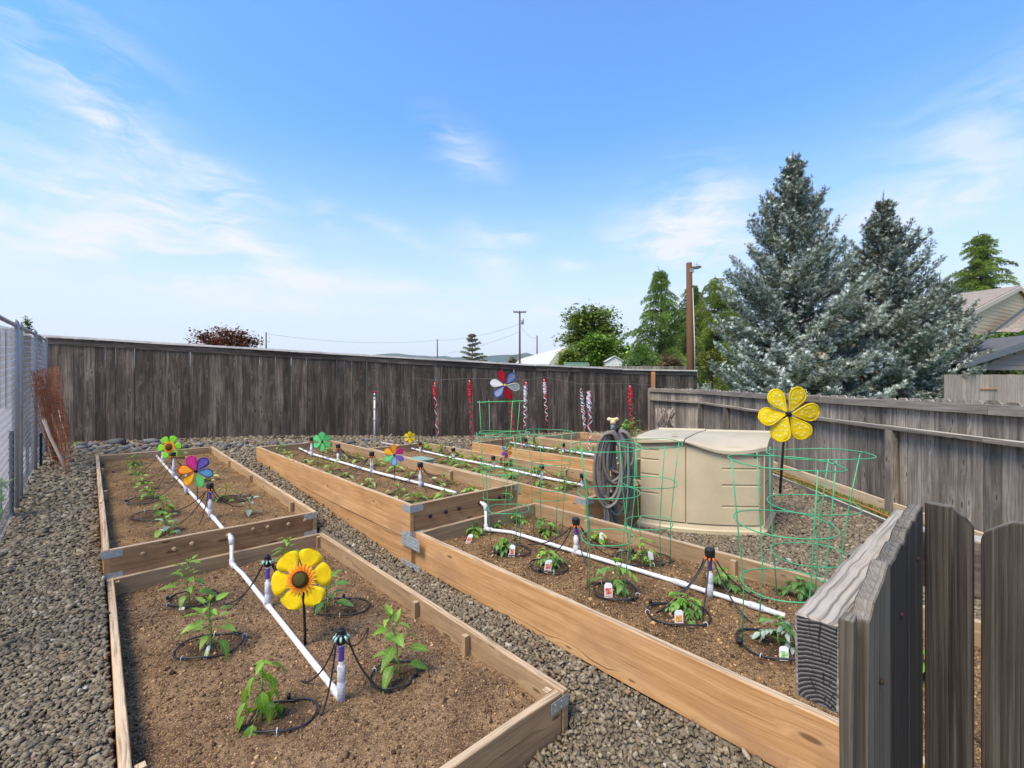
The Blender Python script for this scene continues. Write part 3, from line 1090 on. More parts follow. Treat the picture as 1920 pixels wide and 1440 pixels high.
far = thing('tall_wood_fence', 'tall dark weathered board fence with a pale cap, across the back of the garden', 'fence', far_at(600))
s0, s1 = far_at(40), far_at(1306)
Lf = np.linalg.norm(s1 - s0)
TOPX, TOPY = [40, 135, 900, 1125, 1335], [629, 634, 680, 691.5, 696.5]
BASX, BASY = [40, 135, 480, 780, 1092, 1335], [833, 834, 829, 822, 811, 806]
s = 0.0
while s < Lf:
    wd = R.uniform(0.155, 0.172)
    p = s0 + fdir * (s + wd / 2)
    px = 960 + F * p[0] / p[1]
    zt = H - (lerp(px, TOPX, TOPY) - 720) * p[1] / F
    zb = H - (lerp(px, BASX, BASY) - 720) * p[1] / F - 0.06
    p = p + fnrm * R.uniform(-.004, .004)
    gap = R.choice([.001, .001, .001, .002, .002, .004])
    mb = MB()
    lean = fdir * R.uniform(-.008, .008)
    mb.plank(p + (0, 0, zb), p + lean + (0, 0, zt - .015), fdir * (wd - gap), fnrm * .019, seg=5, jit=0.0018)
    mb.build('board', M['fence'], far)
    s += wd


def along_top(dz, th, hgt, out, name, mat, seglen=2.6, x0=46, x1=1305):
    a, c = far_at(x0), far_at(x1)
    L = np.linalg.norm(c - a)
    n = int(L / seglen)
    cuts = np.linspace(0, L, n + 1)
    for i in range(n):
        q0, q1 = a + fdir * (cuts[i] + .002), a + fdir * (cuts[i + 1] - .002)
        e = []
        for q in (q0, q1):
            px = 960 + F * q[0] / q[1]
            zt = H - (lerp(px, TOPX, TOPY) - 720) * q[1] / F
            e.append(q + fnrm * out + np.array([0, 0, zt + dz + R.uniform(-.013, .013)]))
        mb = MB()
        mb.plank(e[0], e[1], np.array([0, 0, hgt]), fnrm * th, seg=6, jit=.002)
        mb.build(name, mat, far)


along_top(-0.075, 0.02, 0.125, 0.022, 'fascia_board', M['fence'])
along_top(0.006, 0.12, 0.042, 0.012, 'cap_rail', M['cap'])
# grey patches left by a sign on two of the boards are part of the wear; a bracket holds the standpipe

# ------------------------------------------------------------------ the low fence on the right
low = thing('low_wood_fence', 'low grey board fence with notched tops and two rails, along the right side', 'fence', (4.4, 6.5, 0))
rdir = unit([0.07, 1, 0])
rn = np.array([-rdir[1], rdir[0], 0])            # towards the garden (-x)
CORNER = np.array([right_x(11.7), 11.7, 0])
END2 = np.array([4.05, 13.35, 0])
runs = [(np.array([right_x(1.6), 1.6, 0]), CORNER), (CORNER, END2)]
for ri, (a, c) in enumerate(runs):
    L = np.linalg.norm(c - a)
    d = (c - a) / L
    nn = np.array([-d[1], d[0], 0])
    if np.dot(nn, [-1, -.3, 0]) < 0:
        nn = -nn
    s = 0.0
    while s < L:
        wd = R.uniform(0.15, 0.19) if ri == 0 else 0.15
        h = 1.36 + R.uniform(-.014, .014)
        k, ww = 0.035, wd - R.choice([.003, .005, .008])
        out = [(-ww / 2, 0), (ww / 2, 0), (ww / 2, h - k), (ww / 2 - k, h), (-ww / 2 + k, h), (-ww / 2, h - k)]
        q = a + d * (s + wd / 2)
        q[2] = float(ground(q[0], q[1])) * .5 - 0.02
        mb = MB()
        mb.prism(out, q - nn * .012, d * (1 if np.dot(np.cross(d, [0, 0, 1]), nn) < 0 else 1), (0, 0, 1), -nn * .018)
        mb.build('picket_board', M['fence_light'], low)
        s += wd
    for name, zc, hg, th, ln in (('top_rail', 1.27, .09, .038, 2.4), ('middle_rail', 0.99, .04, .085, 2.4)):
        n = max(1, int(L / ln))
        cu = np.linspace(0, L, n + 1)
        for i in range(n):
            q0, q1 = a + d * (cu[i] + .002), a + d * (cu[i + 1] - .002)
            gz0, gz1 = float(ground(q0[0], q0[1])) * .5, float(ground(q1[0], q1[1])) * .5
            mb = MB()
            off = nn * (th / 2 + .002)
            mb.plank(q0 + off + (0, 0, zc + gz0 + R.uniform(-.008, .008)), q1 + off + (0, 0, zc + gz1 + R.uniform(-.008, .008)), np.array([0, 0, hg]), nn * th, seg=8, jit=.003)
            mb.build(name, M['rail_light'], low)
for y in (3.0, 5.25, 7.65, 10.0, 11.66, 13.2):
    x = right_x(y) - .055 if y < 11.7 else 4.05
    mb = MB()
    mb.plank((x, y, -.1), (x, y, 0.968), (0.088, 0, 0), (0, 0.088, 0), seg=5, jit=.002)
    mb.build('post', M['fence_light'], low)
mb = MB()
mb.plank((right_x(5.32) - .06, 5.32, .07), (right_x(10.5) - .06, 10.5, .09), (0, 0, .14), (.038, 0, 0), seg=12, jit=.002)
mb.build('kick_board', M['kick'], low, bevel=.003)
mb = MB()
mb.plank((right_x(2.5) - .06, 2.5, .07), (right_x(5.2) - .06, 5.2, .07), (0, 0, .14), (.038, 0, 0), seg=8, jit=.002)
mb.build('kick_board', M['kick'], low, bevel=.003)
# timber edging and the mossy strip behind it
ed = MB()
ed.plank((right_x(2.0) - .42, 2.0, .0), (right_x(10.8) - .42, 10.8, .06), (.03, 0, 0), (0, 0, .07), seg=20, jit=.004)
o = ed.build('timber_edging', M['fence_trim'], None)
tag(o, 'thin grey timber edging between the gravel and the mossy strip', 'edging')
ys = np.arange(1.5, 11.6, .05)
xs = np.linspace(-.40, -.03, 9)
yy, xo = np.meshgrid(ys, xs, indexing='ij')
xx = right_x(yy) + xo
zz = .02 + ground(xx, yy) * .5 + .02 * fbm(xx * 9, yy * 9, 8, 3)
idx = np.arange(xx.size).reshape(xx.shape)
f = np.stack([idx[:-1, :-1], idx[:-1, 1:], idx[1:, 1:], idx[1:, :-1]], -1).reshape(-1, 4)
n = 7000
y_ = G.uniform(1.8, 11.3, n)
x_ = right_x(y_) + G.uniform(-.40, -.05, n)
hh = G.uniform(.012, .05, n)
z_ = .02 + ground(x_, y_) * .5
a_ = G.uniform(0, 6.28, n)
wv = .006
tri = np.stack([np.stack([x_ - wv * np.cos(a_), y_ - wv * np.sin(a_), z_], -1), np.stack([x_ + wv * np.cos(a_), y_ + wv * np.sin(a_), z_], -1),
                np.stack([x_ + hh * .5 * np.sin(a_), y_ + hh * .5 * np.cos(a_), z_ + hh], -1)], 1).reshape(-1, 3)
gcol = np.repeat(np.array([.16, .17, .03]) * np.exp(G.normal(0, .3, (n, 1))), 3, 0)
m_, t_, b_ = new_mat('moss')
k_ = t_.noise(t_.n('ShaderNodeTexCoord').outputs['Object'], 9, 4, .65)
t_.L.new(t_.ramp(k_, [(.35, (.10, .075, .035)), (.62, (.19, .185, .025)), (.5, (.14, .125, .03))]), b_.inputs['Base Color'])
b_.inputs['Roughness'].default_value = 1
mo = fast_obj('moss_strip', np.stack([xx, yy, zz], -1).reshape(-1, 3), f[:, ::-1], m_, smooth=True)
tag(mo, kind='structure')
go = fast_obj('moss', tri, np.arange(3 * n).reshape(-1, 3), M['foliage'], cols=gcol)
tag(go, 'yellow green moss and grass along the foot of the right fence', 'moss', kind='stuff')
hc = MB()
hc.tube([(right_x(y) - .26 + .05 * math.sin(y * 2.1), y, .055 + .01 * math.sin(y * 5)) for y in np.arange(4.6, 10.4, .15)], .009, 6)
o = hc.build('orange_hose', plain('orange_hose', (.42, .17, .06), .5), None)
tag(o, 'thin orange hose lying on the moss by the right fence', 'hose')

# ------------------------------------------------------------------ picket corner nearest the camera
gate = thing('picket_gate', 'weathered grey picket gate corner at the bottom right, nearest of all', 'gate', (0.6, 0.7, 0))
gb = unit([0.743, 0.669, 0])
ge = unit([0.669, -0.743, 0])
g0 = np.array([.306, .493, 0])
zt = 1.254
mb = MB()
c0 = g0 + ge * .0205 + (0, 0, zt - .0455)
mb.plank(c0, c0 + gb * .60, ge * .041, np.array([0, 0, .091]), seg=26, jit=.0011, endmat=1)
mb.build('top_rail', M['beam'], gate, M['end_grain'], bevel=.003)
mb = MB()
c1 = c0 - (0, 0, .62)
mb.plank(c1, c1 + gb * .60, ge * .041, np.array([0, 0, .091]), seg=12, jit=.001, endmat=1)
mb.build('bottom_rail', M['beam'], gate, M['end_grain'], bevel=.003)


def picket(o, xv, nv, ww, h0, outline_top, mat, th=.017, z0=.25):
    out = [(0, 0), (ww, 0)] + [(x, h0 - z0 + dz) for x, dz in outline_top]
    mb = MB()
    p = np.array(o, float)
    p[2] = z0
    mb.prism(out, p, xv, (0, 0, 1), nv * th)
    return mb.build('picket', mat, gate, bevel=.0015)


def ragged(ww, n, amp, rise=0.0, seed=0):
    r_ = random.Random(seed)
    return [(ww * (1 - i / n), amp * r_.uniform(-1, 1) + rise * (1 - i / n)) for i in range(n + 1)]


po = g0 + ge * .0425
mb = MB()
q = po + ge * .004 - gb * .002
mb.plank(q + (0, 0, .3) + gb * .012, q + (0, 0, 1.262) + gb * .012, gb * .020, ge * .012, seg=6, jit=.0012)
mb.build('batten', M['gate_warm'], gate, bevel=.001)
picket(po + gb * .030, gb, ge, .118, 1.258, ragged(.118, 9, .004, .030, 1), M['gate_warm'])
picket(po + gb * .152, gb, ge, .135, 1.28, ragged(.135, 9, .0035, .012, 2), M['gate'])
picket(po + gb * .291, gb, ge, .140, 1.297, ragged(.140, 9, .003, .008, 3), M['gate'])
# the return, square to the first run
cr = po + gb * .435
picket(cr + ge * .0185, ge, gb, .056, 1.306, [(.056, -.028), (.046, -.014), (.030, .0), (.0, .002)], M['gate'])
picket(cr + ge * .082, ge, gb, .142, 1.297, [(.142, -.032), (.108, .0), (.034, .0), (.014, -.014), (.004, -.022), (.0, -.034)], M['gate'])
picket(cr + ge * .232, ge, gb, .140, 1.300, [(.140, -.032), (.11, .0), (.034, .0), (.0, -.034)], M['gate'])
for zc in (1.21, .62):
    mb = MB()
    q = cr + gb * .0395 + (0, 0, zc)
    mb.plank(q - ge * .0, q + ge * .62, np.array([0, 0, .09]), gb * .038, seg=14, jit=.001, endmat=1)
    mb.build('cross_rail', M['rail_light'], gate, M['end_grain'], bevel=.002)
mb = MB()
q = cr + gb * .06 - ge * .045
mb.plank(q + (0, 0, -.2), q + (0, 0, 1.19), gb * .085, ge * .085, seg=6, jit=.001)
mb.build('corner_post', M['gate'], gate)
for (dq, z) in ((.085, 1.17), (.215, 1.20), (.36, 1.235)):
    mb = MB()
    q = po + gb * dq + ge * .0172 + (0, 0, z)
    mb.tube([q, q + ge * .003], .0035, 7)
    mb.build('nail', plain('rusty_nail', (.05, .02, .013), .8) if z < 1.18 else bpy.data.materials['rusty_nail'], gate)

# ------------------------------------------------------------------ chain link fence on the left
ch = thing('chain_link_fence', 'galvanised chain link fence with a top rail along the left edge', 'fence', W3(8, CHAIN_V, 0))
CU0, CU1 = 3.6, 11.0


def chz(u):
    return float(ground(*uv2xy(u, CHAIN_V)))


def chtop(u):
    return float(np.interp(u, [3.6, 6.0, 9.9, 11.0], [2.03, 2.09, 2.24, 2.26]))


e_u, e_v = np.array([*U, 0]), np.array([*V, 0])
for u, r_ in ((3.75, .025), (6.9, .028), (7.35, .02), (9.0, .03), (11.0, .03)):
    mb = MB()
    mb.tube([W3(u, CHAIN_V, chz(u) - .1), W3(u, CHAIN_V, chtop(u) + .01), W3(u, CHAIN_V, chtop(u) + .04)], [r_, r_, .008], 10)
    mb.build('post', M['chain'], ch)
mb = MB()
mb.tube([W3(u, CHAIN_V, chtop(u) - .02) for u in np.linspace(CU0, CU1, 12)], .02, 8)
mb.build('top_rail', M['chain'], ch)
pitch = .062
vz, fz = [], []
tri_a = np.array([0, 2.094, 4.189])
for i in range(int((CU1 - CU0) / pitch)):
    ub = CU0 + i * pitch
    g_, tp = chz(ub), chtop(ub) - .02
    n = int((tp - g_) / (pitch * .55))
    k = np.arange(n)
    du = np.where(k % 2 == 0, 0, pitch) + .001
    z = g_ + k * pitch * .55
    off = np.where(k % 2 == 0, .004, -.004)
    x, y = uv2xy(ub + du, CHAIN_V + off)
    c = np.stack([x, y, z], -1)
    ring = np.stack([np.cos(tri_a)[:, None] * e_v * .0021 + np.sin(tri_a)[:, None] * e_u * .0021 for _ in range(1)], 0)[0]
    base = sum(len(q) for q in vz)
    vz.append((c[:, None] + ring[None]).reshape(-1, 3))
    a = base + np.arange(n - 1)[:, None] * 3
    for q in range(3):
        q2 = (q + 1) % 3
        fz.append(np.concatenate([a + q, a + q2, a + 3 + q2, a + 3 + q], 1))
o = fast_obj('chain_link_mesh', np.concatenate(vz), np.concatenate(fz), M['chain'], ch)
o['kind'] = 'stuff'
for px, y0, y1, lab in ((22, 808, 985, 'dark green garden post against the chain link fence, nearest of three'),
                        (52, 790, 905, 'dark green garden post beside the round metal post, middle of three'),
                        (77, 812, 880, 'dark green garden post half hidden by the rusty mesh, farthest of three')):
    p = P(px, y1, float(np.interp(y1, [870, 985], [.30, .1])))
    top = H - (y0 - 720) * p[1] / F
    mb = MB()
    o_ = thing('garden_post', lab, 'garden post', p, 'dark green posts at the chain link fence')
    mb.plank(p - (0, 0, .1), (p[0], p[1], top), (.034, 0, 0), (0, .008, 0))
    mb.plank(p - (0, .012, .1), (p[0], p[1] - .012, top), (.007, 0, 0), (0, .018, 0))
    for i in range(8):
        mb.box((p[0], p[1] - .024, p[2] + (top - p[2]) * (i + .5) / 8), .014, .008, .012)
    mb.build('shaft', M['tpost'], o_)
# ------------------------------------------------------------------ storage shed
def shed():
    fl = P(1197, 985, 0.0)
    fr = P(1432, 1004, 0.0)
    fx = unit(fr - fl)
    fx[2] = 0
    dp = np.array([-fx[1], fx[0], 0])           # away from the camera
    dp = unit(dp + .36 * fx)
    Wd = float(np.linalg.norm(fr - fl))
    D = 0.80
    t = thing('storage_shed', 'beige plastic storage shed with a split lid and two doors, on the gravel', 'storage shed', fl + fx * Wd / 2 + dp * D / 2)

    def bow(s):                                  # front outline bulges towards the camera
        return 0.115 * (1 - (2 * s - 1) ** 2) - 0.02

    def plan(s, out=0.0):
        c = 0.06
        x = s * Wd
        y = -bow(s) - out
        e = min(s, 1 - s) * Wd
        if e < c:
            y += (c - math.sqrt(max(0, c * c - (c - e) ** 2))) * 0.9
        return fl + fx * x + dp * y

    HB = 0.875
    ss = [0, .004, .012, .025, .045] + list(np.linspace(.07, .93, 30)) + [.955, .975, .988, .996, 1]

    def ring(out, z, side=0.0):
        pts = [plan(s, out) + (0, 0, z) for s in ss]
        pts = [p + fx * (-side if s < .05 else side if s > .95 else 0) for p, s in zip(pts, ss)]
        pts += [fl + fx * (Wd + side) + dp * D + (0, 0, z), fl - fx * side + dp * D + (0, 0, z)]
        return pts

    def loft(rings, name, mat, caps=True, smooth=False):
        n = len(rings[0])
        pts = [p for r_ in rings for p in r_]
        fs = [[i * n + k, i * n + (k + 1) % n, (i + 1) * n + (k + 1) % n, (i + 1) * n + k] for i in range(len(rings) - 1) for k in range(n)]
        if caps:
            fs += [list(range(n))[::-1], [(len(rings) - 1) * n + k for k in range(n)]]
        mb = MB()
        mb.add(pts, fs)
        return mb.build(name, mat, t)

    loft([ring(0, .02), ring(0, HB)], 'body', M['shed'])
    loft([ring(.035, 0, .03), ring(.035, .035, .03), ring(.022, .05, .02), ring(.010, .085, .006)], 'base', M['shed'])

    # doors: curved panels standing proud of the body, pressed with short grooves
    def door(sa, sb, grooves, gs, ztop):
        S_ = np.linspace(sa, sb, 44)
        zs = [.10]
        for g in grooves:
            zs += [g - .012, g - .006, g + .003, g + .012]
        zs += [HB - .03]
        pts, fs = [], []
        for z in zs:
            for s in S_:
                o = .020
                if gs[0] <= s <= gs[1]:
                    for g in grooves:
                        if abs(z - g) < .008:
                            o = .008
                zz = z if z < HB - .031 else ztop(s)
                pts.append(plan(s, o) + (0, 0, zz))
        n = len(S_)
        for i in range(len(zs) - 1):
            for k in range(n - 1):
                fs.append([i * n + k, i * n + k + 1, (i + 1) * n + k + 1, (i + 1) * n + k])
        b0 = len(pts)
        for z in (zs[0], zs[-1]):
            for s in S_:
                pts.append(plan(s, -.005) + (0, 0, z if z < HB - .031 else ztop(s)))
        top = (len(zs) - 1) * n
        for k in range(n - 1):
            fs.append([b0 + k, b0 + k + 1, k + 1, k])
            fs.append([top + k, top + k + 1, b0 + n + k + 1, b0 + n + k])
        for k in (0, n - 1):
            col = [i * n + k for i in range(len(zs))] + [b0 + n + k, b0 + k]
            fs.append(col)
        mb = MB()
        mb.add(pts, fs)
        return mb.build('door', M['shed'], t)

    gl, gr = [.363, .555, .712, .813], [.281, .492, .656, .772]

    def dip(s):              # how far the lid's top sweeps down to its front edge
        if s < .416:
            return .004
        q = (s - .416) / .584
        return .088 * math.sin(min(1.0, q ** .85) * 2.35) ** 1.5 + .004

    def lip(s):
        return .052 - .10 * s if s < .41 else .014 + .022 * math.sin(min(1, (s - .41) / .5) * 1.57)

    def skirt(s):            # how far the lid's front lip hangs down
        if s < .415:
            return .045 + .012 * math.cos((s - .1) * 7)
        q = (s - .415) / .585
        return .042 + .095 * math.sin(min(1, max(0, q)) ** .9 * 2.75) ** 1.4 * (1 if q < .999 else .9)

    door(.018, .412, gl, (.0, .19), lambda s: HB - .012)
    door(.424, .975, gr, (.70, 1.0), lambda s: HB - .012 - max(0, dip(s) - .03))
    # dark strips on the right-hand side, painting the shade of pressed grooves
    for g in gr:
        mb = MB()
        q = fl + fx * (Wd + .0005) + dp * .06 + (0, 0, g)
        mb.plank(q, q + dp * .24, (0, 0, .010), fx * .003)
        mb.build('groove_shade', M['shed_dark'], t)
    mb = MB()
    q = fl + fx * (Wd + .004) + dp * .02
    mb.plank(q + (0, 0, .09), q + (0, 0, HB - .09), dp * .035, fx * .010, seg=1)
    mb.build('corner_strip', M['shed'], t)
    # latch slot at the right-hand end, laid on as dark strips
    mb = MB()
    q = plan(.935, .0225) + (0, 0, .775)
    mb.plank(q, q + (0, 0, .055), fx * .008, dp * .004)
    mb.plank(q - (0, 0, .005), q + fx * .05 - (0, 0, .005), (0, 0, .008), dp * .004)
    mb.build('latch', M['shed_dark'], t)

    def lid(sa, sb, zl, name_lab):
        S_ = np.linspace(sa, sb, 26)
        rows = []
        for s in S_:
            f = plan(s, .062)
            if s < .02:
                f = f - fx * .03
            if s > .98:
                f = f + fx * .03
            if s < .02:
                f = f + dp * .02
            dp_, lp = dip(s), lip(s)
            base = fl + fx * (s * Wd + (-.03 if s < .02 else .03 if s > .98 else 0)) + dp * (D + .01)
            def at(q, z):
                return f + (base - f) * q + (0, 0, z)
            rz = zl
            rows.append([at(1, HB + .01), at(1, rz + .018), at(.96, rz + .02), at(.945, rz + .004), at(.6, rz + .010), at(.40, rz + .006 - dp_ * .10), at(.25, rz - dp_ * .32), at(.12, rz - .002 - dp_ * .66),
                         at(.04, rz - .006 - dp_ * .92), at(0, rz - .018 - dp_), at(.0, rz - .018 - dp_ - lp), at(.012, rz - .028 - dp_ - lp), at(.07, rz - .030 - dp_ - lp), at(.085, HB - .02)])
        m = len(rows[0])
        pts = [p for r_ in rows for p in r_]
        fs = [[i * m + k, i * m + k + 1, (i + 1) * m + k + 1, (i + 1) * m + k] for i in range(len(rows) - 1) for k in range(m - 1)]
        fs += [list(range(m)), [(len(rows) - 1) * m + k for k in range(m)][::-1]]
        mb = MB()
        mb.add(pts, fs)
        return mb.build('lid', M['shed_lid'], t, bevel=.004, label=name_lab)

    lid(0.0, .412, .955, 'left half of the lid')
    lid(.418, 1.0, .950, 'right half of the lid with a deep curved lip')
    mb = MB()
    q = fl + fx * Wd * .30 - dp * .03 + (0, 0, .978)
    mb.plank(q, q + dp * .05, fx * .05, (0, 0, .006))
    mb.build('embossed_badge', M['shed_lid'], t)
    return t


shed()

# ------------------------------------------------------------------ hose on its stand
hz = thing('garden_hose', 'grey brown garden hose hung in a big coil on the grey post beside the shed', 'hose', Q(1155, 985, 4.42))
hc = Q(1156, 808, 4.42)
rr = random.Random(5)
for i in range(12):
    mb = MB()
    ox = (i - 6) * .017 + rr.uniform(-.008, .008)
    half = .148 + rr.uniform(-.03, .03) - abs(i - 6) * .004
    drop = .52 + rr.uniform(-.12, .34) - abs(i - 6) * .008
    if i == 9:
        drop = .98
    yaw = rr.uniform(-.35, .5) + (i - 6) * .05
    dy = (i - 6) * .012
    path = []
    for k in range(40):
        a = 2 * math.pi * k / 40
        sx = math.sin(a)
        cz = math.cos(a)
        x = half * sx * (1 - .12 * cz) + ox
        z = (cz - 1) * drop / 2 + .03 * abs(sx)
        path.append(hc + np.array([x * math.cos(yaw), x * math.sin(yaw) + dy, z + rr.uniform(-.002, .002) - .02 * rr.random()]))
    mb.tube(path, .0155, 8, closed=True)
    mb.build('hose_loop', M['hose'], hz)
st = thing('hose_post', 'grey steel post standing behind the hose coil at the bed corner', 'post', Q(1146, 990, 4.55))
b0 = Q(1137, 985, 4.55)
mb = MB()
mb.plank((b0[0], b0[1], -.1), (b0[0], b0[1], .62), (.055, 0, 0), (0, .03, 0))
mb.plank((b0[0] - .022, b0[1] - .02, -.1), (b0[0] - .022, b0[1] - .02, .62), (.008, 0, 0), (0, .02, 0))
mb.plank((b0[0] + .022, b0[1] - .02, -.1), (b0[0] + .022, b0[1] - .02, .62), (.008, 0, 0), (0, .02, 0))
mb.build('channel', M['galv'], st)
mb = MB()
q = Q(1153, 803, 4.44)
mb.tube([q + (0, .10, -.2), q + (0, .09, -.03), q + (0, .06, -.012), q + (0, -.10, -.012), q + (0, -.12, .03)], .014, 8)
mb.build('hook', M['black'], st)
hy = thing('yard_hydrant', 'blue grey water pipe with a cream handle rising behind the hose coil', 'hydrant', Q(1150, 990, 4.62))
h0 = Q(1149, 790, 4.62)
mb = MB()
mb.tube([(h0[0] + .02, h0[1], -.1), (h0[0] + .02, h0[1], .5), (h0[0], h0[1], 1.05), (h0[0], h0[1], h0[2] - .01)], [.03, .03, .022, .022], 10)
mb.build('pipe', M['hydrant'], hy)
mb = MB()
mb.tube([h0 + (-.055, 0, .028), h0 + (-.045, 0, .022), h0 + (0, 0, .012), h0 + (.045, 0, .022), h0 + (.058, 0, .026)], [.012, .02, .019, .02, .012], 8)
mb.tube([h0 - (0, 0, .03), h0 + (0, 0, .01)], [.026, .03], 9)
mb.build('handle', M['handle'], hy)

# ------------------------------------------------------------------ irrigation pipes
def pipe(label, pts, r=.0145, ends=True, couplers=(), cat='water pipe', blue=None, elbows=()):
    pts = [np.asarray(p, float) for p in pts]
    t = thing('irrigation_pipe', label, cat, pts[len(pts) // 2], 'white irrigation pipes')
    mb = MB()
    mb.tube(pts, r, 10)
    mb.build('pipe', M['pvc'], t)
    for k in couplers:
        i = int(k)
        f = k - i
        c = pts[i] + (pts[min(i + 1, len(pts) - 1)] - pts[i]) * f
        d = unit(pts[min(i + 1, len(pts) - 1)] - pts[i])
        mb = MB()
        mb.tube([c - d * .045, c - d * .04, c + d * .04, c + d * .045], [r + .001, r + .005, r + .005, r + .001], 10)
        mb.build('coupling', M['pvc_dirty'], t)
    for i in elbows:
        p, a, b = pts[i], unit(pts[i - 1] - pts[i]), unit(pts[i + 1] - pts[i])
        mb = MB()
        mb.tube([p + a * .045, p + a * .04, p + (a + b) * .004, p + b * .04, p + b * .045], [r + .001, r + .005, r + .006, r + .005, r + .001], 10)
        mb.build('elbow', M['pvc_dirty'], t)
    if blue is not None:
        mb = MB()
        d = unit(pts[0] - pts[1])
        mb.tube([pts[0], pts[0] + d * .03, pts[0] + d * .045], [r + .007, r + .007, r], 9)
        mb.plank(pts[0] + (-.05, 0, .03), pts[0] + (.05, 0, .03), (0, .018, 0), (0, 0, .01))
        mb.build('blue_valve', M['blue_cap'], t)
    return t


def soilpts(b, pxs, lift=.012):
    out = []
    for x, y in pxs:
        p = S(b, x, y)
        out.append(p + (0, 0, lift))
    return out


a_front = W3(4.65 - T / 2, 1.02, .165)
# elbow pipe of bed C comes out of A's front board
e1 = P(428, 1012, .15)
u_, v_ = xy2uv(e1[0], e1[1])
eA = W3(4.63, v_ + .02, .175)
eB = W3(4.54, v_ + .02, .160)
eC = W3(4.53, v_ + .02, -.055)
cpts = [eA, eB, eC] + soilpts('C', [(455, 1080), (497, 1133), (560, 1213), (620, 1290), (640, 1314)], .016)
pipe('white pipe with an elbow running down the nearest left bed to the front riser', cpts, .0165, couplers=(2.15, 4.1, 6.7), elbows=(1, 2))
pipe('white pipe with a blue valve running along the bed at the far left', soilpts('A', [(287, 850), (312, 880), (345, 915), (380, 953), (404, 981)], .03) + [W3(4.70, v_ + .02, .16)], .0165,
     couplers=(2.1, 3.9), blue=1)
pipe('white pipe with a blue valve along the bed with the green pinwheel', soilpts('B', [(549, 838), (582, 854), (640, 871), (700, 889), (790, 912), (855, 930)], .03), .0155, couplers=(1.1, 3.0), blue=1)
eA = W3(3.345, 2.74, .40)
d1 = P(907, 945, .39)
u2, v2 = xy2uv(d1[0], d1[1])
dA, dB = W3(3.31, v2, .395), W3(3.24, v2, .385)
dC = W3(3.235, v2, .165)
dpts = [dA, dB, dC] + soilpts('D', [(960, 1003), (1080, 1040), (1200, 1076), (1331, 1117), (1420, 1145), (1472, 1162)], .022)
pipe('white pipe with an elbow through the tomato bed in the foreground', dpts, .0155, couplers=(2.1, 4.02, 5.6, 6.98), elbows=(1, 2))
pipe('white pipe along the bed behind, ending near the hose coil', soilpts('E', [(716, 833), (760, 841), (852, 863), (925, 877), (1016, 899), (1090, 914)], .03), .0155, couplers=(3.02, 4.02))
pipe('white pipe along the two board high bed, passing behind the hose coil', soilpts('F', [(930, 828), (986, 838), (1056, 848), (1120, 858), (1180, 867)], .03), .0155, couplers=(1.02, 2.02), blue=None)


# ------------------------------------------------------------------ drip risers
def droop(p0, p1, sag=0.0, n=12):
    p0, p1 = np.asarray(p0, float), np.asarray(p1, float)
    d = (p1 - p0)
    h = d.copy()
    h[2] = 0
    c1 = p0 + h * .12 + (0, 0, -.35 * (p0[2] - p1[2]) + sag)
    c2 = p0 + h * .55 + (0, 0, p1[2] - p0[2] + .01)
    out = []
    for i in range(n + 1):
        t = i / n
        out.append((1 - t) ** 3 * p0 + 3 * t * (1 - t) ** 2 * c1 + 3 * t * t * (1 - t) * c2 + t ** 3 * p1)
    return out


RISER_N = 0


def riser(b, base, top, label, targets=None, near=False, flatcap=True, seed=0, reach=.42):
    p = S(b, *base)
    ztop = H - (top - 720) * p[1] / F
    hgt = ztop - p[2]
    t = thing('drip_riser', label, 'drip riser', p, 'drip risers on the white pipes')
    rr = random.Random(seed + 100)
    mb = MB()
    mb.tube([p - (0, 0, .02), p + (0, 0, hgt - .05)], .0125, 10)
    mb.build('pipe', M['pvc'], t)
    mb = MB()
    mb.lathe(p, [(.0125, .0), (.020, .004), (.020, hgt * .26), (.0165, hgt * .27), (.0195, hgt * .29), (.0195, hgt * .48), (.013, hgt * .49)], 11)
    mb.build('coupling', M['pvc_dirty'], t)
    if near:
        mb = MB()
        mb.lathe(p, [(.0135, hgt * .55), (.0142, hgt * .56), (.0138, hgt * .74), (.0128, hgt * .75)], 10)
        mb.build('purple_band', M['primer'], t)
    mb = MB()
    if flatcap:
        mb.lathe(p, [(.014, hgt - .075), (.026, hgt - .062), (.031, hgt - .04), (.031, hgt - .008), (.027, hgt)], 14, False)
    else:
        mb.lathe(p, [(.015, hgt - .085), (.021, hgt - .08), (.026, hgt - .06), (.026, hgt - .035), (.021, hgt - .03), (.021, hgt - .012), (.012, hgt - .008), (.010, hgt)], 14, False)
    mb.build('manifold', M['black'], t)
    nb = 8
    mb = MB()
    for k in range(nb):
        a = 2 * math.pi * k / nb + .3
        d = np.array([math.cos(a), math.sin(a), 0])
        q = p + d * .024 + (0, 0, hgt - (.055 if flatcap else .04))
        mb.tube([q, q + d * .010 - (0, 0, .006), q + d * .014 - (0, 0, .018)], [.006, .0065, .005], 6)
    mb.build('barbs', M['barb'] if flatcap else M['barb_green'], t)
    if targets is None:
        targets = []
        for k in range(5):
            a = rr.uniform(0, 6.28)
            r_ = reach * rr.uniform(.55, 1.2)
            targets.append((p[0] + r_ * math.cos(a), p[1] + r_ * math.sin(a)))
        pts = [np.array([x, y, float(soil_z(b, *xy2uv(x, y))) + .008]) for x, y in targets]
    else:
        pts = [S(b, *q) + (0, 0, .008) for q in targets]
    for q in pts:
        d = unit(q - p)
        d[2] = 0
        s0_ = p + unit(d) * .034 + (0, 0, hgt - .062)
        mb = MB()
        mb.tube(droop(s0_, q), .0048 if near else .0042, 6)
        mb.build('drip_tube', M['tubing'], t)
    return t


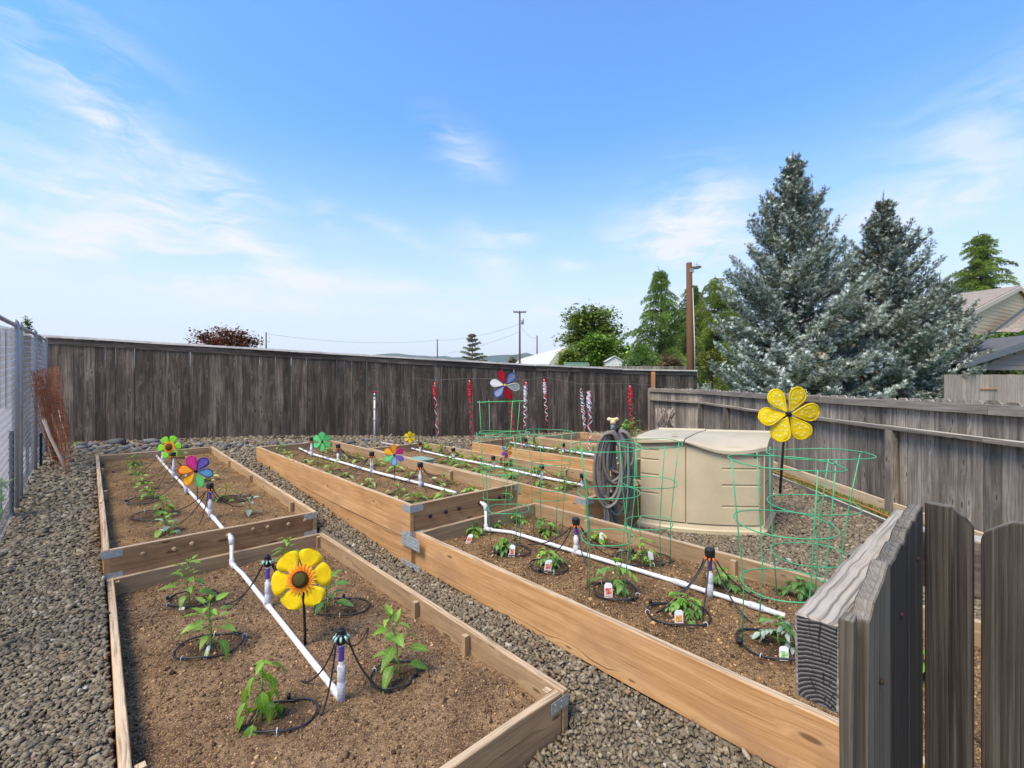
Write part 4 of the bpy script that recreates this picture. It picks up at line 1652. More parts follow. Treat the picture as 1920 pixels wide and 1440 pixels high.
riser('C', (640, 1314), 1176, 'riser with a black manifold nearest the camera, at the front end of the left bed', [(565, 1280), (735, 1300), (600, 1345), (690, 1180), (640, 1240)], True, False, 1)
riser('C', (502, 1140), 1040, 'riser with a purple band just left of the big yellow sunflower pinwheel', [(420, 1135), (395, 1165), (560, 1095), (610, 1135)], True, False, 2)
riser('A', (394, 972), 906, 'riser with a flat black cap right below the rainbow pinwheel', [(300, 965), (330, 985), (455, 950), (425, 938), (372, 985)], True, True, 3)
riser('A', (349, 927), 872, 'riser half hidden by the rainbow pinwheel on the left bed', [(280, 940), (310, 905)], False, True, 4)
riser('A', (325, 897), 848, 'riser standing just below the lime green sunflower pinwheel', [(262, 905), (285, 925), (380, 905), (365, 880)], False, True, 5)
riser('A', (305, 872), 836, 'riser hidden to the left of the lime green sunflower pinwheel', [(262, 885), (345, 860)], False, True, 6)
riser('B', (584, 856), 820, 'riser just left of the plain green pinwheel', None, False, True, 7)
riser('B', (634, 869), 833, 'riser with a purple stem just right of the plain green pinwheel', None, True, True, 8)
riser('B', (697, 889), 847, 'riser between the green pinwheel and the rainbow one in the long middle bed', None, False, True, 9)
riser('B', (788, 914), 867, 'riser right of the rainbow pinwheel, frontmost in the long middle bed', [(735, 925), (750, 905), (845, 915), (830, 890), (800, 925)], False, True, 10)
riser('E', (788, 848), 829, 'riser below the small yellow pinwheel, rearmost of its pipe', None, False, True, 11)
riser('E', (850, 864), 840, 'second riser from the back on the pipe that ends at the hose', None, False, True, 12)
riser('E', (925, 878), 855, 'riser beside the little rainbow pinwheel inside the cages', None, False, True, 13)
riser('E', (1016, 900), 871, 'riser halfway between the little rainbow pinwheel and the hose coil', None, False, True, 14)
riser('E', (1092, 914), 888, 'riser just left of the hose coil at the end of its pipe', None, False, True, 15)
riser('F', (986, 839), 822, 'farther of two risers in the two board high bed', None, False, True, 16)
riser('F', (1056, 849), 831, 'nearer of two risers in the two board high bed', None, False, True, 17)
riser('D', (1080, 1040), 971, 'riser in the tomato bed, the one farther from the gate', [(1030, 1042), (990, 1022), (1160, 1030), (1150, 1045), (1100, 1062)], True, True, 18)
riser('D', (1331, 1119), 1028, 'riser with orange barbs in the tomato bed, nearest the gate', [(1260, 1118), (1230, 1150), (1410, 1170), (1440, 1128), (1315, 1160)], True, True, 19)

# ------------------------------------------------------------------ drip rings round the plants
def drip_ring(b, c, rpx, label, n_staple=2, seed=0, group='black drip rings round the plants'):
    p = S(b, *c)
    r_ = .88 * rpx * p[1] / F
    DAMP.append((p[0], p[1], r_ * 1.1))
    t = thing('drip_ring', label, 'drip ring', p, group)
    rr = random.Random(seed)
    ph = rr.uniform(0, 6)
    path = []
    for k in range(31):
        a = ph + 2 * math.pi * k / 30 * 1.06
        q = r_ * (1 + .10 * math.sin(2 * a + ph) + .004 * k)
        x, y = p[0] + q * math.cos(a), p[1] + q * math.sin(a) * .92
        path.append((x, y, float(soil_z(b, *xy2uv(x, y))) + .016 + .006 * math.sin(3 * a)))
    mb = MB()
    mb.tube(path, .0052, 7)
    mb.build('tube', M['tubing'], t)
    for k in range(n_staple):
        i = int(5 + k * 11)
        q = np.array(path[i])
        d = unit(np.array([q[0] - p[0], q[1] - p[1], 0]))
        mb = MB()
        mb.tube([q - d * .010 - (0, 0, .03), q - d * .011 + (0, 0, .008), q + (0, 0, .014), q + d * .011 + (0, 0, .008), q + d * .010 - (0, 0, .03)], .0018, 5)
        mb.build('staple', M['staple'], t)
    q = np.array(path[-1])
    mb = MB()
    mb.tube([q, q + (0, 0, .025)], [.009, .010], 7)
    mb.build('emitter', M['black'], t)


drip_ring('C', (392, 1215), 55, 'ring round the pepper plant left of the pipe in the nearest left bed', 3, 1)
drip_ring('C', (740, 1268), 46, 'ring round the pepper plant right of the nearest riser', 2, 2)
drip_ring('C', (640, 1140), 48, 'ring round the plant behind the big yellow sunflower pinwheel', 2, 3)
drip_ring('C', (530, 1348), 58, 'ring at the bottom edge of the photo round the wilting pepper plant', 2, 4)
drip_ring('C', (360, 1125), 45, 'ring round the rear left pepper plant by the wooden corner', 2, 9)
drip_ring('D', (1030, 1064), 38, 'ring round the bushy tomato plant with a white tag, third from the rear', 2, 5)
drip_ring('D', (1155, 1112), 48, 'ring round the tall sparse tomato plant inside the front wire cage', 2, 6)
drip_ring('D', (1270, 1155), 56, 'ring round the bushy tomato plant with the orange tag', 2, 7)
drip_ring('D', (1205, 1050), 50, 'ring round the light green plant at the right board of the tomato bed', 2, 8)
drip_ring('D', (960, 1035), 36, 'ring round the tomato plant between the two rear cages', 1, 10)
drip_ring('D', (1450, 1215), 60, 'ring round the plant beside the end of the gate rail', 2, 11)
drip_ring('A', (268, 940), 30, 'flat ring by the left board of the far left bed', 1, 12)
drip_ring('A', (290, 968), 38, 'wide ring on the front left soil of the far left bed', 1, 13)
drip_ring('A', (440, 937), 28, 'ring round the seedling by the right board of the far left bed', 1, 14)

# ------------------------------------------------------------------ pinwheels
def flat_mat(name, c, rough=.75, trans=.3):
    m, t, b = new_mat(name)
    n = t.noise(t.n('ShaderNodeTexCoord').outputs['Object'], 25, 3, .6)
    k = t.map(n, .3, .7, .9, 1.08)
    cc_ = t.mix(1.0, c, t.xyz(k, k, k), 'MULTIPLY')
    t.L.new(cc_, b.inputs['Base Color'])
    b.inputs['Roughness'].default_value = rough
    b.inputs['Specular IOR Level'].default_value = .15
    tr = t.n('ShaderNodeBsdfTranslucent')
    t.L.new(cc_, tr.inputs[0])
    mx = t.n('ShaderNodeMixShader')
    mx.inputs[0].default_value = trans
    t.L.new(b.outputs[0], mx.inputs[1])
    t.L.new(tr.outputs[0], mx.inputs[2])
    t.L.new(mx.outputs[0], t.N.get('Material Output').inputs[0])
    return m


PC = {'yellow': (.88, .64, .012), 'pink': (.72, .05, .28), 'purple': (.26, .18, .56), 'sky': (.20, .52, .72), 'green': (.12, .58, .18), 'gold': (.86, .46, .02),
      'orange': (.82, .24, .015), 'red': (.50, .015, .035), 'white': (.74, .70, .68), 'slate': (.30, .36, .50), 'sage': (.42, .50, .46), 'lime': (.26, .72, .04), 'mint': (.16, .66, .22),
      'navy': (.03, .04, .20), 'blue': (.06, .10, .50), 'darkred': (.36, .01, .02), 'black': (.015, .015, .02), 'orange2': (.88, .36, .03), 'amber': (.90, .50, .05), 'brown': (.085, .03, .015), 'seed': (.10, .085, .02), 'dots': (.84, .78, .32), 'yellow2': (.84, .64, .02)}
PM = {k: flat_mat('petal_' + k, v) for k, v in PC.items()}


def petal_outline(R0, R1, wmax, n=9, rnd=.62):
    """teardrop from radius R0 to R1 along +x; rnd = where it is widest"""
    up = []
    for i in range(n + 1):
        t = i / n
        w_ = math.sin(math.pi * t ** (math.log(.5) / math.log(rnd))) ** .62 * wmax / 2
        up.append((R0 + (R1 - R0) * t, w_))
    return up


def pinwheel(name_label, centre, radius, base, colours, rim=None, rnd=.66, wide=.62, n=6, rot=0.0, yaw=0.0, pitch=0.0, kind='plain', hubc='black', stake_r=.004, stake_top=None, twist=.22):
    c = np.asarray(centre, float)
    t = thing('pinwheel', name_label, 'pinwheel', base, 'garden pinwheels')
    X = np.array([math.cos(yaw), math.sin(yaw), 0])
    N_ = np.array([math.sin(yaw) * math.cos(pitch), -math.cos(yaw) * math.cos(pitch), math.sin(pitch)])
    Y = np.cross(N_, X)
    Y = Y if Y[2] > 0 else -Y
    for k in range(n):
        a = rot + 2 * math.pi * k / n
        er = X * math.cos(a) + Y * math.sin(a)
        et = -X * math.sin(a) + Y * math.cos(a)
        et2 = et * math.cos(twist) + N_ * math.sin(twist)
        nn = np.cross(er, et2)
        up = petal_outline(radius * (.10 if kind != 'sunflower' else .22), radius, radius * wide, 16, rnd)
        cupf = radius * .018

        def pt(x, w_, lift=0.0):
            return c + er * x + et2 * w_ + nn * (lift + cupf * (w_ / (radius * wide / 2)) ** 2)
        col = colours[k % len(colours)]
        pts, fs = [], []
        for (x, w_) in up:
            pts += [pt(x, -w_), pt(x, -w_ * .5), pt(x, 0), pt(x, w_ * .5), pt(x, w_)]
        for i in range(len(up) - 1):
            for j in range(4):
                fs.append([i * 5 + j, i * 5 + j + 1, i * 5 + j + 6, i * 5 + j + 5])
        mb = MB()
        mb.add(pts, fs, None, 0, True)
        pe = mb.build('petal', PM[col], t)
        sm = pe.modifiers.new('thickness', 'SOLIDIFY')
        sm.thickness = .0015
        if rim:
            path = [pt(x, -w_) for x, w_ in up] + [pt(x, w_) for x, w_ in up[::-1]]
            mb = MB()
            rc = rim[k % len(rim)] if isinstance(rim, (list, tuple)) else rim
            mb.tube(path, radius * .026, 5, closed=True)
            mb.build('rim', PM[rc], pe)
        if kind == 'dots':
            mb = MB()
            rr = random.Random(k)
            for (fx_, fw) in ((.42, -.25), (.42, .3), (.58, 0.02), (.66, .55), (.68, -.55), (.80, .12), (.82, -.3), (.52, .62)):
                w_ = np.interp(fx_ * radius, [u_[0] for u_ in up], [u_[1] for u_ in up])
                q = pt(fx_ * radius, fw * w_, 0.0025)
                mb.tube([q - nn * .001, q + nn * .0006], radius * .036, 8, True, False)
            mb.build('printed_dots', PM['dots'], pe)
    if kind == 'sunflower':
        for ring_, (r0, r1, nn_, colr, lift) in enumerate(((.24, .56, 22, 'amber', .006), (.20, .48, 20, 'orange2', .009), (.16, .40, 18, 'orange', .012))):
            mb = MB()
            for k in range(nn_):
                a = 2 * math.pi * (k + ring_ * .4) / nn_
                er = X * math.cos(a) + Y * math.sin(a)
                et = -X * math.sin(a) + Y * math.cos(a)
                w_ = radius * .055
                o_ = c + N_ * (lift * radius / .18 + .004)
                mb.add([o_ + er * radius * r0 - et * w_, o_ + er * radius * r0 + et * w_, o_ + er * radius * (r0 + r1) / 2 + et * w_ * .9 + N_ * .002, o_ + er * radius * r1, o_ + er * radius * (r0 + r1) / 2 - et * w_ * .9 + N_ * .002],
                       [[0, 1, 2, 3, 4]])
            mb.build('ray_florets', PM[colr], t)
        mb = MB()
        q = c + N_ * (.02 * radius / .18)
        mb.tube([q - N_ * .01, q + N_ * .004, q + N_ * .006], [radius * .27, radius * .27, radius * .24], 22)
        mb.build('seed_ring', PM['brown'], t)
        mb = MB()
        mb.tube([q, q + N_ * .008, q + N_ * .012, q + N_ * .014], [radius * .21, radius * .21, radius * .16, radius * .05], 20)
        mb.build('seed_disc', PM['seed'], t)
    else:
        mb = MB()
        mb.tube([c - N_ * .015, c + N_ * .008, c + N_ * .014], [radius * .085, radius * .085, radius * .05], 10)
        mb.build('hub', PM[hubc], t)
    mb = MB()
    b_ = np.asarray(base, float)
    top = np.array([c[0], c[1], c[2]]) - N_ * .025
    mb.tube([b_ - (0, 0, .05), b_ + (top - b_) * .5 + (0, 0, .0), top], [stake_r * 1.15, stake_r, stake_r], 7)
    mb.build('stake', M['black'], t)
    return t


def at_px(px, py, depth):
    return Q(px, py, depth)


b1 = S('C', 573, 1210)
pinwheel('big yellow sunflower pinwheel with six round petals and a brown centre, nearest left bed', Q(565, 1085, b1[1] - .02), .180, b1, ['yellow'], rnd=.70, wide=.80, rot=.17, kind='sunflower', pitch=.18, stake_r=.0075, yaw=.05, twist=.10)
b2 = S('A', 370, 944)
pinwheel('rainbow pinwheel with dark rims on the far left bed', Q(367, 884, b2[1]), .185, b2, ['sky', 'purple', 'pink', 'orange2', 'gold', 'mint'], rim=['navy', 'navy', 'pink', 'red', 'orange', 'green'], rot=-.16, rnd=.66, wide=.56, yaw=.1, stake_r=.004)
b3 = S('A', 322, 885)
pinwheel('lime green sunflower pinwheel with an orange centre on the far left bed', Q(318, 838, b3[1]), .172, b3, ['lime'], rnd=.70, wide=.62, rot=.12, kind='sunflower', pitch=.08, stake_r=.005, twist=.1)
b4 = S('B', 606, 866)
pinwheel('plain green pinwheel at the back of the long middle bed', Q(604, 828, b4[1]), .135, b4, ['mint'], rim='green', rot=.55, rnd=.68, wide=.62, stake_r=.004)
b5 = S('B', 740, 903)
pinwheel('rainbow pinwheel in the long middle bed, orange petal up', Q(739, 853, b5[1]), .122, b5, ['pink', 'orange2', 'gold', 'mint', 'sky', 'purple'], rim=['pink', 'orange', 'orange', 'green', 'blue', 'blue'], rot=.55, rnd=.66, wide=.54, stake_r=.004)
b6 = S('E', 771, 846)
pinwheel('small plain yellow pinwheel near the back fence', Q(768.5, 820, b6[1]), .108, b6, ['yellow2'], rot=.55, rnd=.68, wide=.62, hubc='brown', stake_r=.004)
b7 = S('E', 941, 868)
pinwheel('large red, white and blue pinwheel above the tall wire cage', Q(947, 722, b7[1]), .232, b7, ['sage', 'slate', 'red', 'white', 'slate', 'darkred'], rim=['white', 'blue', 'darkred', 'white', 'blue', 'darkred'], rot=-.18, rnd=.66, wide=.50, hubc='yellow', stake_r=.005)
b8 = S('E', 945, 884)
pinwheel('tiny rainbow pinwheel seen through the wire cages', Q(950, 845, b8[1]), .105, b8, ['gold', 'mint', 'sky', 'purple', 'pink', 'orange2'], rot=.5, rnd=.66, wide=.54, yaw=.75, stake_r=.004)
b9 = S('D', 1467, 1245)
c9 = Q(1479, 777, b9[1] + .02)
pinwheel('large yellow pinwheel with pale dots above the cages on the right', c9, .142, (b9[0] + .0, b9[1] + .02, 1.02), ['yellow', 'yellow', 'yellow2', 'yellow', 'yellow2', 'yellow'], rim='yellow', rot=.12, rnd=.68, wide=.60, kind='dots', stake_r=.0055, yaw=-.1)
b10 = S('F', 1003, 847)
pinwheel('folded green pinwheel seen edge on below the streamers', Q(1001, 821, b10[1]), .115, b10, ['lime', 'mint'], rot=.3, yaw=1.35, stake_r=.004)
b11 = S('F', 1152, 880) + np.array([.1, .3, 0])
pinwheel('green pinwheel half hidden behind the hose coil', Q(1161, 845, 4.95), .105, (b11[0], 4.95, .45), ['mint', 'lime'], rot=.2, yaw=1.0, stake_r=.004)


# ------------------------------------------------------------------ wire cages
def cage(label, b, base, rings, nlegs=3, ph=0.0, mat='cage', wr=.0032, lean=(0, 0)):
    """rings: (centre px x, centre px y, width px) from top to bottom, at the cage's own distance."""
    p = S(b, *base)
    t = thing('tomato_cage', label, 'plant cage', p, 'green wire plant cages')
    info = []
    for (cx_, cy_, wpx, dd) in rings:
        d = p[1] + dd
        c = Q(cx_, cy_, d)
        info.append((c, wpx * d / F / 2))
    rr = random.Random(hash(label) % 1000)
    for i, (c, r_) in enumerate(info):
        mb = MB()
        tx, ty = rr.uniform(-.05, .05), rr.uniform(-.05, .05)
        path = [c + np.array([r_ * math.cos(a), r_ * math.sin(a), r_ * (tx * math.cos(a) + ty * math.sin(a)) + .004 * math.sin(3 * a)]) for a in np.linspace(0, 2 * math.pi, 37)[:-1]]
        path.append(path[0] + np.array([0, 0, .006]))
        mb.tube(path, wr, 6)
        mb.build('ring', M[mat], t)
    for k in range(nlegs):
        a = ph + 2 * math.pi * k / nlegs
        d = np.array([math.cos(a), math.sin(a), 0])
        path = [c + d * (r_ + wr * 1.6) for c, r_ in info]
        path[0] = path[0] + np.array([0, 0, .012])
        c, r_ = info[-1]
        x, y = p[0] + d[0] * r_ * .86, p[1] + d[1] * r_ * .86
        path.append(np.array([x, y, float(soil_z(b, *xy2uv(x, y))) - .05]))
        mb = MB()
        mb.tube(path, wr, 6)
        mb.build('leg', M[mat], t)
    return t


import zlib
hash = lambda s: zlib.crc32(s.encode())
cage('tall cage with four hoops below the red, white and blue pinwheel', 'D', (932, 990), [(938, 753, 86, 0), (937, 811, 76, 0), (935, 871, 68, 0), (933, 931, 56, 0)], 4, .55, 'cage_b')
cage('cage with three hoops just in front of the tall cage', 'D', (955, 1030), [(943, 814, 100, 0), (956, 884, 90, 0), (954, 954, 76, 0)], 3, .9, 'cage')
cage('cage with three hoops at the rear right of the tomato bed', 'D', (1028, 1005), [(1031, 811, 92, 0), (1033, 868, 79, 0), (1028, 930, 66, 0)], 4, .4, 'cage')
cage('cage with three hoops in front of the hose coil, around the tall sparse plant', 'D', (1133, 1112), [(1136, 837, 130, 0), (1141, 923, 114, 0), (1139, 1007, 96, 0)], 4, -.9, 'cage')
cage('cage with three hoops in front of the left door of the shed', 'D', (1222, 1062), [(1218, 831, 116, 0), (1216, 904, 101, 0), (1216, 980, 86, 0)], 4, .15, 'cage')
cage('largest cage, in front of the right end of the shed, under the dotted pinwheel', 'D', (1455, 1205), [(1470, 867, 190, 0), (1470, 981, 169, 0), (1470, 1095, 146, 0)], 4, -1.59, 'cage', .0034)
cage('cage with three hoops in front of the gravel, partly behind the gate rail', 'D', (1516, 1135), [(1534, 851, 170, 0), (1523, 945, 148, 0), (1518, 1039, 127, 0)], 3, .1, 'cage', .0034)
# ------------------------------------------------------------------ leaves and plants
def leaf_mesh(name, mat, L=1.0, W_=.5, droop=.35, fold=.25, n=7, wav=0.02, seed=0):
    """A leaf lying along +x from its stalk, folded on the midrib, drooping to its tip. Unit length."""
    r_ = random.Random(seed)
    pts, fs = [], []
    for i in range(n + 1):
        t = i / n
        w_ = W_ / 2 * (math.sin(math.pi * min(1, t ** .72)) ** .85 if 0 < t < 1 else .02)
        x = L * t
        z = -droop * L * t * t + .08 * t
        for k in (-1, -.5, 0, .5, 1):
            pts.append((x - abs(k) * .03, k * w_, z + abs(k) * w_ * fold + r_.uniform(-wav, wav) * (1 if k else 0)))
    for i in range(n):
        for j in range(4):
            fs.append((i * 5 + j, i * 5 + j + 1, i * 5 + j + 6, i * 5 + j + 5))
    me = bpy.data.meshes.new(name)
    me.from_pydata(pts, [], fs)
    me.materials.append(mat)
    me.polygons.foreach_set('use_smooth', [True] * len(me.polygons))
    me.update()
    return me


LM = {}
for mk in ('pepper', 'pepper_dark', 'tomato', 'pale_leaf', 'silver_leaf', 'lime_leaf'):
    LM[mk] = [leaf_mesh('leaf', M[mk], 1, w_, d_, f_, 7, .015, i) for i, (w_, d_, f_) in enumerate(((.50, .30, .3), (.56, .55, .25), (.46, .15, .4), (.52, .8, .2)))]


def frame(d, up=(0, 0, 1), roll=0.0):
    x = Vector(d).normalized()
    u = Vector(up)
    y = u.cross(x)
    if y.length < 1e-3:
        y = Vector((0, 1, 0))
    y.normalize()
    z = x.cross(y)
    m = Matrix((x, y, z)).transposed()
    return m @ Matrix.Rotation(roll, 3, 'X')


PLANT_G = {'B': 'seedlings in the long middle bed', 'A': 'seedlings in the far left bed', 'C': 'pepper plants in the nearest left bed', 'D': 'tomato plants in the tomato bed', 'E': 'seedlings in the bed behind the middle one', 'F': 'seedlings in the two board high bed'}


def leafplant(b, base, toppx, label, name='pepper_plant', mats=('pepper', 'lime_leaf'), n=14, seed=0, lw=.085, lean=(0, 0), wilt=0.0, each=True, bare=0.25):
    """Stem with stalked leaves; near plants have each leaf as a part, far ones one foliage mesh."""
    rr = random.Random(seed * 31 + 5)
    p = S(b, *base)
    h = max(.05, (base[1] - toppx) * p[1] / F)
    DAMP.append((p[0], p[1], .11))
    t = thing(name, label, 'plant', p, PLANT_G[b])
    path = [p + np.array([lean[0] * s * s, lean[1] * s * s, h * s]) + np.array([rr.uniform(-.006, .006), rr.uniform(-.006, .006), 0]) * (s > 0) for s in np.linspace(0, .96, 7)]
    path[0] = path[0] - (0, 0, .02)
    mb = MB()
    mb.tube(path, list(np.linspace(.0062, .0025, 7) * min(1, h / .2 + .3)), 6)
    far_mb = []
    leaves = []
    for k in range(n):
        s = bare + (1 - bare) * (k + .5) / n
        a = k * 2.4 + rr.uniform(-.5, .5)
        i = min(5, int(s * 6))
        f = s * 6 - i
        c = np.array(path[i]) * (1 - f) + np.array(path[i + 1]) * f
        el_ = (-.15 + .75 * s) * (1 - wilt) - 1.15 * wilt + rr.uniform(-.2, .2)
        d = np.array([math.cos(a) * math.cos(el_), math.sin(a) * math.cos(el_), math.sin(el_)])
        stalk = lw * rr.uniform(.45, .9) * (1.25 - .7 * s)
        q = c + d * stalk + (0, 0, -.004 + .010 * (1 - wilt))
        mb.tube([c, c + d * stalk * .5 + (0, 0, .004), q], [.002, .0016, .0014], 4)
        size = lw * rr.uniform(.7, 1.2) * (1.15 - .5 * s)
        dl = np.array([d[0], d[1], d[2] - .32 - .7 * wilt + .35 * s])
        leaves.append((q, dl, size, rr.uniform(-.4, .4), mats[1] if s > .72 and len(mats) > 1 else mats[0], rr.randrange(4)))
    # growing tip
    for k in range(4):
        a = k * 1.7 + seed
        d = np.array([math.cos(a) * .45, math.sin(a) * .45, .9])
        leaves.append((path[-1], d if wilt < .3 else d * (1, 1, -.2), lw * rr.uniform(.35, .5), 0, mats[-1], 2))
    mb.build('stem', M['stem'], t)
    if each:
        for q, d, size, roll, mk, vi in leaves:
            o = link('leaf', LM[mk][vi], t)
            m3 = frame(d, roll=roll)
            o.matrix_local = Matrix.Translation(Vector(q) - Vector(p)) @ m3.to_4x4() @ Matrix.Scale(size, 4)
    else:
        by = {}
        for q, d, size, roll, mk, vi in leaves:
            m = frame(d, roll=roll)
            src = LM[mk][vi]
            v = [np.array(m @ (Vector(w_.co) * size)) + q for w_ in src.vertices]
            by.setdefault(mk, MB()).add(v, [list(pl.vertices) for pl in src.polygons], None, 0, True)
        for mk, mb2 in by.items():
            mb2.build('leaves', M[mk], t)
    return t


# nearest left bed
leafplant('C', (352, 1138), 1054, 'bushy pepper plant at the rear left of the nearest left bed', n=20, seed=1, lw=.10)
leafplant('C', (394, 1222), 1124, 'pepper plant with a white marker inside a ring, left of the pipe', n=19, seed=2, lw=.105)
leafplant('C', (492, 1352), 1236, 'wilting pepper plant with hanging leaves at the bottom edge of the photo', n=17, seed=3, lw=.135, wilt=.7, bare=.3)
leafplant('C', (541, 1062), 1013, 'light green pepper plant by the front board of the far left bed, above the sunflower', n=13, seed=4, lw=.10, mats=('pepper', 'lime_leaf'))
leafplant('C', (612, 1148), 1082, 'pepper plant half hidden right behind the big yellow sunflower pinwheel', n=15, seed=5, lw=.11, mats=('pepper_dark', 'pepper'))
leafplant('C', (748, 1265), 1156, 'tall pepper plant inside a ring at the right of the nearest left bed', n=16, seed=6, lw=.105, lean=(-.05, 0), bare=.12)

ORD = ['first', 'second', 'third', 'fourth', 'fifth', 'sixth', 'seventh', 'eighth', 'ninth', 'tenth', 'eleventh', 'twelfth', 'thirteenth', 'fourteenth']


def row(b, pts, phrase, name, kinds, each=False):
    for i, (x, y, h_) in enumerate(pts):
        mats, n, lw, wilt = kinds[i % len(kinds)]
        leafplant(b, (x, y), y - h_, phrase % ORD[i], name, mats, n, seed=hash(phrase) % 97 + i, lw=lw * (1.35 if b != 'A' else 1.12), wilt=wilt, each=each, bare=.1)


row('A', [(250, 871, 15), (254, 889, 15), (264, 906, 14), (272, 919, 11), (281, 934, 14), (305, 962, 29), (310, 998, 32)],
    '%s plant from the back along the left board of the far left bed', 'pepper_plant',
    [(('pepper', 'lime_leaf'), 11, .085, .1), (('pepper', 'lime_leaf'), 11, .08, .2), (('lime_leaf', 'lime_leaf'), 10, .085, .1), (('pale_leaf', 'lime_leaf'), 9, .08, .1)])
leafplant('A', (313, 1000), 972, 'pale silvery seedling beside the front board of the far left bed', 'cabbage_seedling', ('silver_leaf', 'pale_leaf'), 7, 71, .095, each=False, bare=.1)
row('A', [(340, 858, 13), (392, 900, 10), (424, 938, 28)],
    '%s plant from the back along the right side of the far left bed', 'pepper_plant', [(('pepper', 'lime_leaf'), 9, .085, .1), (('pale_leaf', 'lime_leaf'), 9, .08, .1)])
leafplant('A', (468, 966), 937, 'silvery cabbage seedling with broad leaves at the right of the far left bed', 'cabbage_seedling', ('silver_leaf', 'silver_leaf'), 9, 72, .105, each=False, bare=.2)
KB = [(('pepper', 'lime_leaf'), 9, .085, .1), (('pale_leaf', 'lime_leaf'), 8, .09, .3), (('lime_leaf', 'pale_leaf'), 7, .10, .45), (('pale_leaf', 'pepper'), 7, .09, .2)]
row('B', [(526, 853, 17), (543, 856, 9), (573, 868, 7), (596, 871, 7), (621, 884, 12), (646, 895, 9), (692, 909, 13), (745, 928, 14), (778, 940, 8)],
    '%s seedling from the back along the left board of the long middle bed', 'squash_seedling', KB)
row('B', [(620, 848, 9), (647, 857, 6), (672, 866, 12), (706, 872, 8), (743, 884, 12), (774, 895, 10), (832, 907, 13), (834, 934, 8), (882, 925, 10)],
    '%s seedling from the back along the right board of the long middle bed', 'squash_seedling', KB[1:] + KB[:1])
KE = [(('pepper', 'lime_leaf'), 12, .10, .15), (('tomato', 'lime_leaf'), 12, .10, .1), (('lime_leaf', 'pepper'), 9, .095, .3)]
row('E', [(801, 842, 10), (826, 850, 13), (857, 855, 8), (886, 864, 8), (960, 872, 14), (1008, 885, 11), (1060, 894, 12), (1118, 905, 7)],
    '%s seedling from the back on the right of the pipe that ends at the hose', 'bean_seedling', KE)
row('E', [(840, 868, 7), (868, 877, 12), (903, 884, 9), (953, 895, 8), (1012, 910, 9), (1058, 917, 9)],
    '%s seedling from the back on the left of the pipe that ends at the hose', 'bean_seedling', KE[1:] + KE[:1])
row('F', [(978, 832, 13), (1005, 846, 14), (1046, 848, 16), (1084, 850, 9), (1112, 851, 8), (1128, 862, 8)],
    '%s leafy seedling from the left in the two board high bed', 'bean_seedling', KE)


def onion(px, py, label):
    p = S('G', px, py)
    t = thing('onion_plant', label, 'plant', p, 'onion greens in the farthest bed')
    mb = MB()
    for k in range(5):
        a = R.uniform(0, 6.28)
        mb.tube([p, p + np.array([math.cos(a) * .03, math.sin(a) * .03, .06]), p + np.array([math.cos(a) * .09, math.sin(a) * .09, .10])], [.007, .005, .002], 4)
    mb.build('leaves', M['pale_leaf'], t)


for i, x in enumerate(range(1068, 1132, 7)):
    onion(x, 819 + (i % 2) * 3, 'small pale onion shoot in the row of the farthest bed')


# tomato plants: compound leaves of many small leaflets on long stalks
def tomato(base, toppx, label, n=9, spread=.12, seed=0, mats=('tomato', 'lime_leaf'), lw=.045, name='tomato_plant', each=False):
    rr = random.Random(seed * 17 + 3)
    spread, lw = spread * .86, lw * .84
    p = S('D', *base)
    h = max(.06, (base[1] - toppx) * p[1] / F)
    DAMP.append((p[0], p[1], .16))
    t = thing(name, label, 'plant', p, PLANT_G['D'])
    st = [p + np.array([rr.uniform(-.01, .01) * k, rr.uniform(-.01, .01) * k, h * .85 * k / 5]) for k in range(6)]
    st[0] = st[0] - (0, 0, .02)
    mb = MB()
    mb.tube(st, list(np.linspace(.006, .003, 6)), 6)
    by = {}
    for k in range(n):
        s = .12 + .88 * (k + .5) / n
        i = min(4, int(s * 5))
        c = np.array(st[i]) + (np.array(st[i + 1]) - st[i]) * (s * 5 - i)
        a = k * 2.4 + rr.uniform(-.4, .4)
        el_ = .15 + .6 * s + rr.uniform(-.2, .2)
        ln = spread * rr.uniform(.75, 1.2) * (1.15 - .5 * s)
        d = np.array([math.cos(a) * math.cos(el_), math.sin(a) * math.cos(el_), math.sin(el_)])
        cur = [c + d * ln * q - np.array([0, 0, .55 * ln * q * q]) for q in np.linspace(0, 1, 6)]
        mb.tube(cur, [.0026, .0024, .0022, .002, .0017, .0012], 4)
        side = unit(np.cross(d, [0, 0, 1]))
        for q in range(2, 6):
            fw = unit(cur[q] - cur[q - 1])
            for sg in ((-1, 1) if q < 5 else (0,)):
                dl = unit(fw * (.75 if sg else 1) + side * sg * .9 - np.array([0, 0, .25]))
                sz = lw * rr.uniform(.75, 1.2) * (1.25 if sg == 0 else 1)
                mk = mats[1] if s > .75 else mats[0]
                src = LM[mk][rr.randrange(3)]
                m = frame(dl, roll=rr.uniform(-.4, .4))
                by.setdefault(mk, MB()).add([np.array(m @ (Vector(w_.co) * sz)) + cur[q] for w_ in src.vertices], [list(pl.vertices) for pl in src.polygons], None, 0, True)
    mb.build('stem', M['stem'], t)
    for mk, m2 in by.items():
        m2.build('leaves', M[mk], t)
    return t


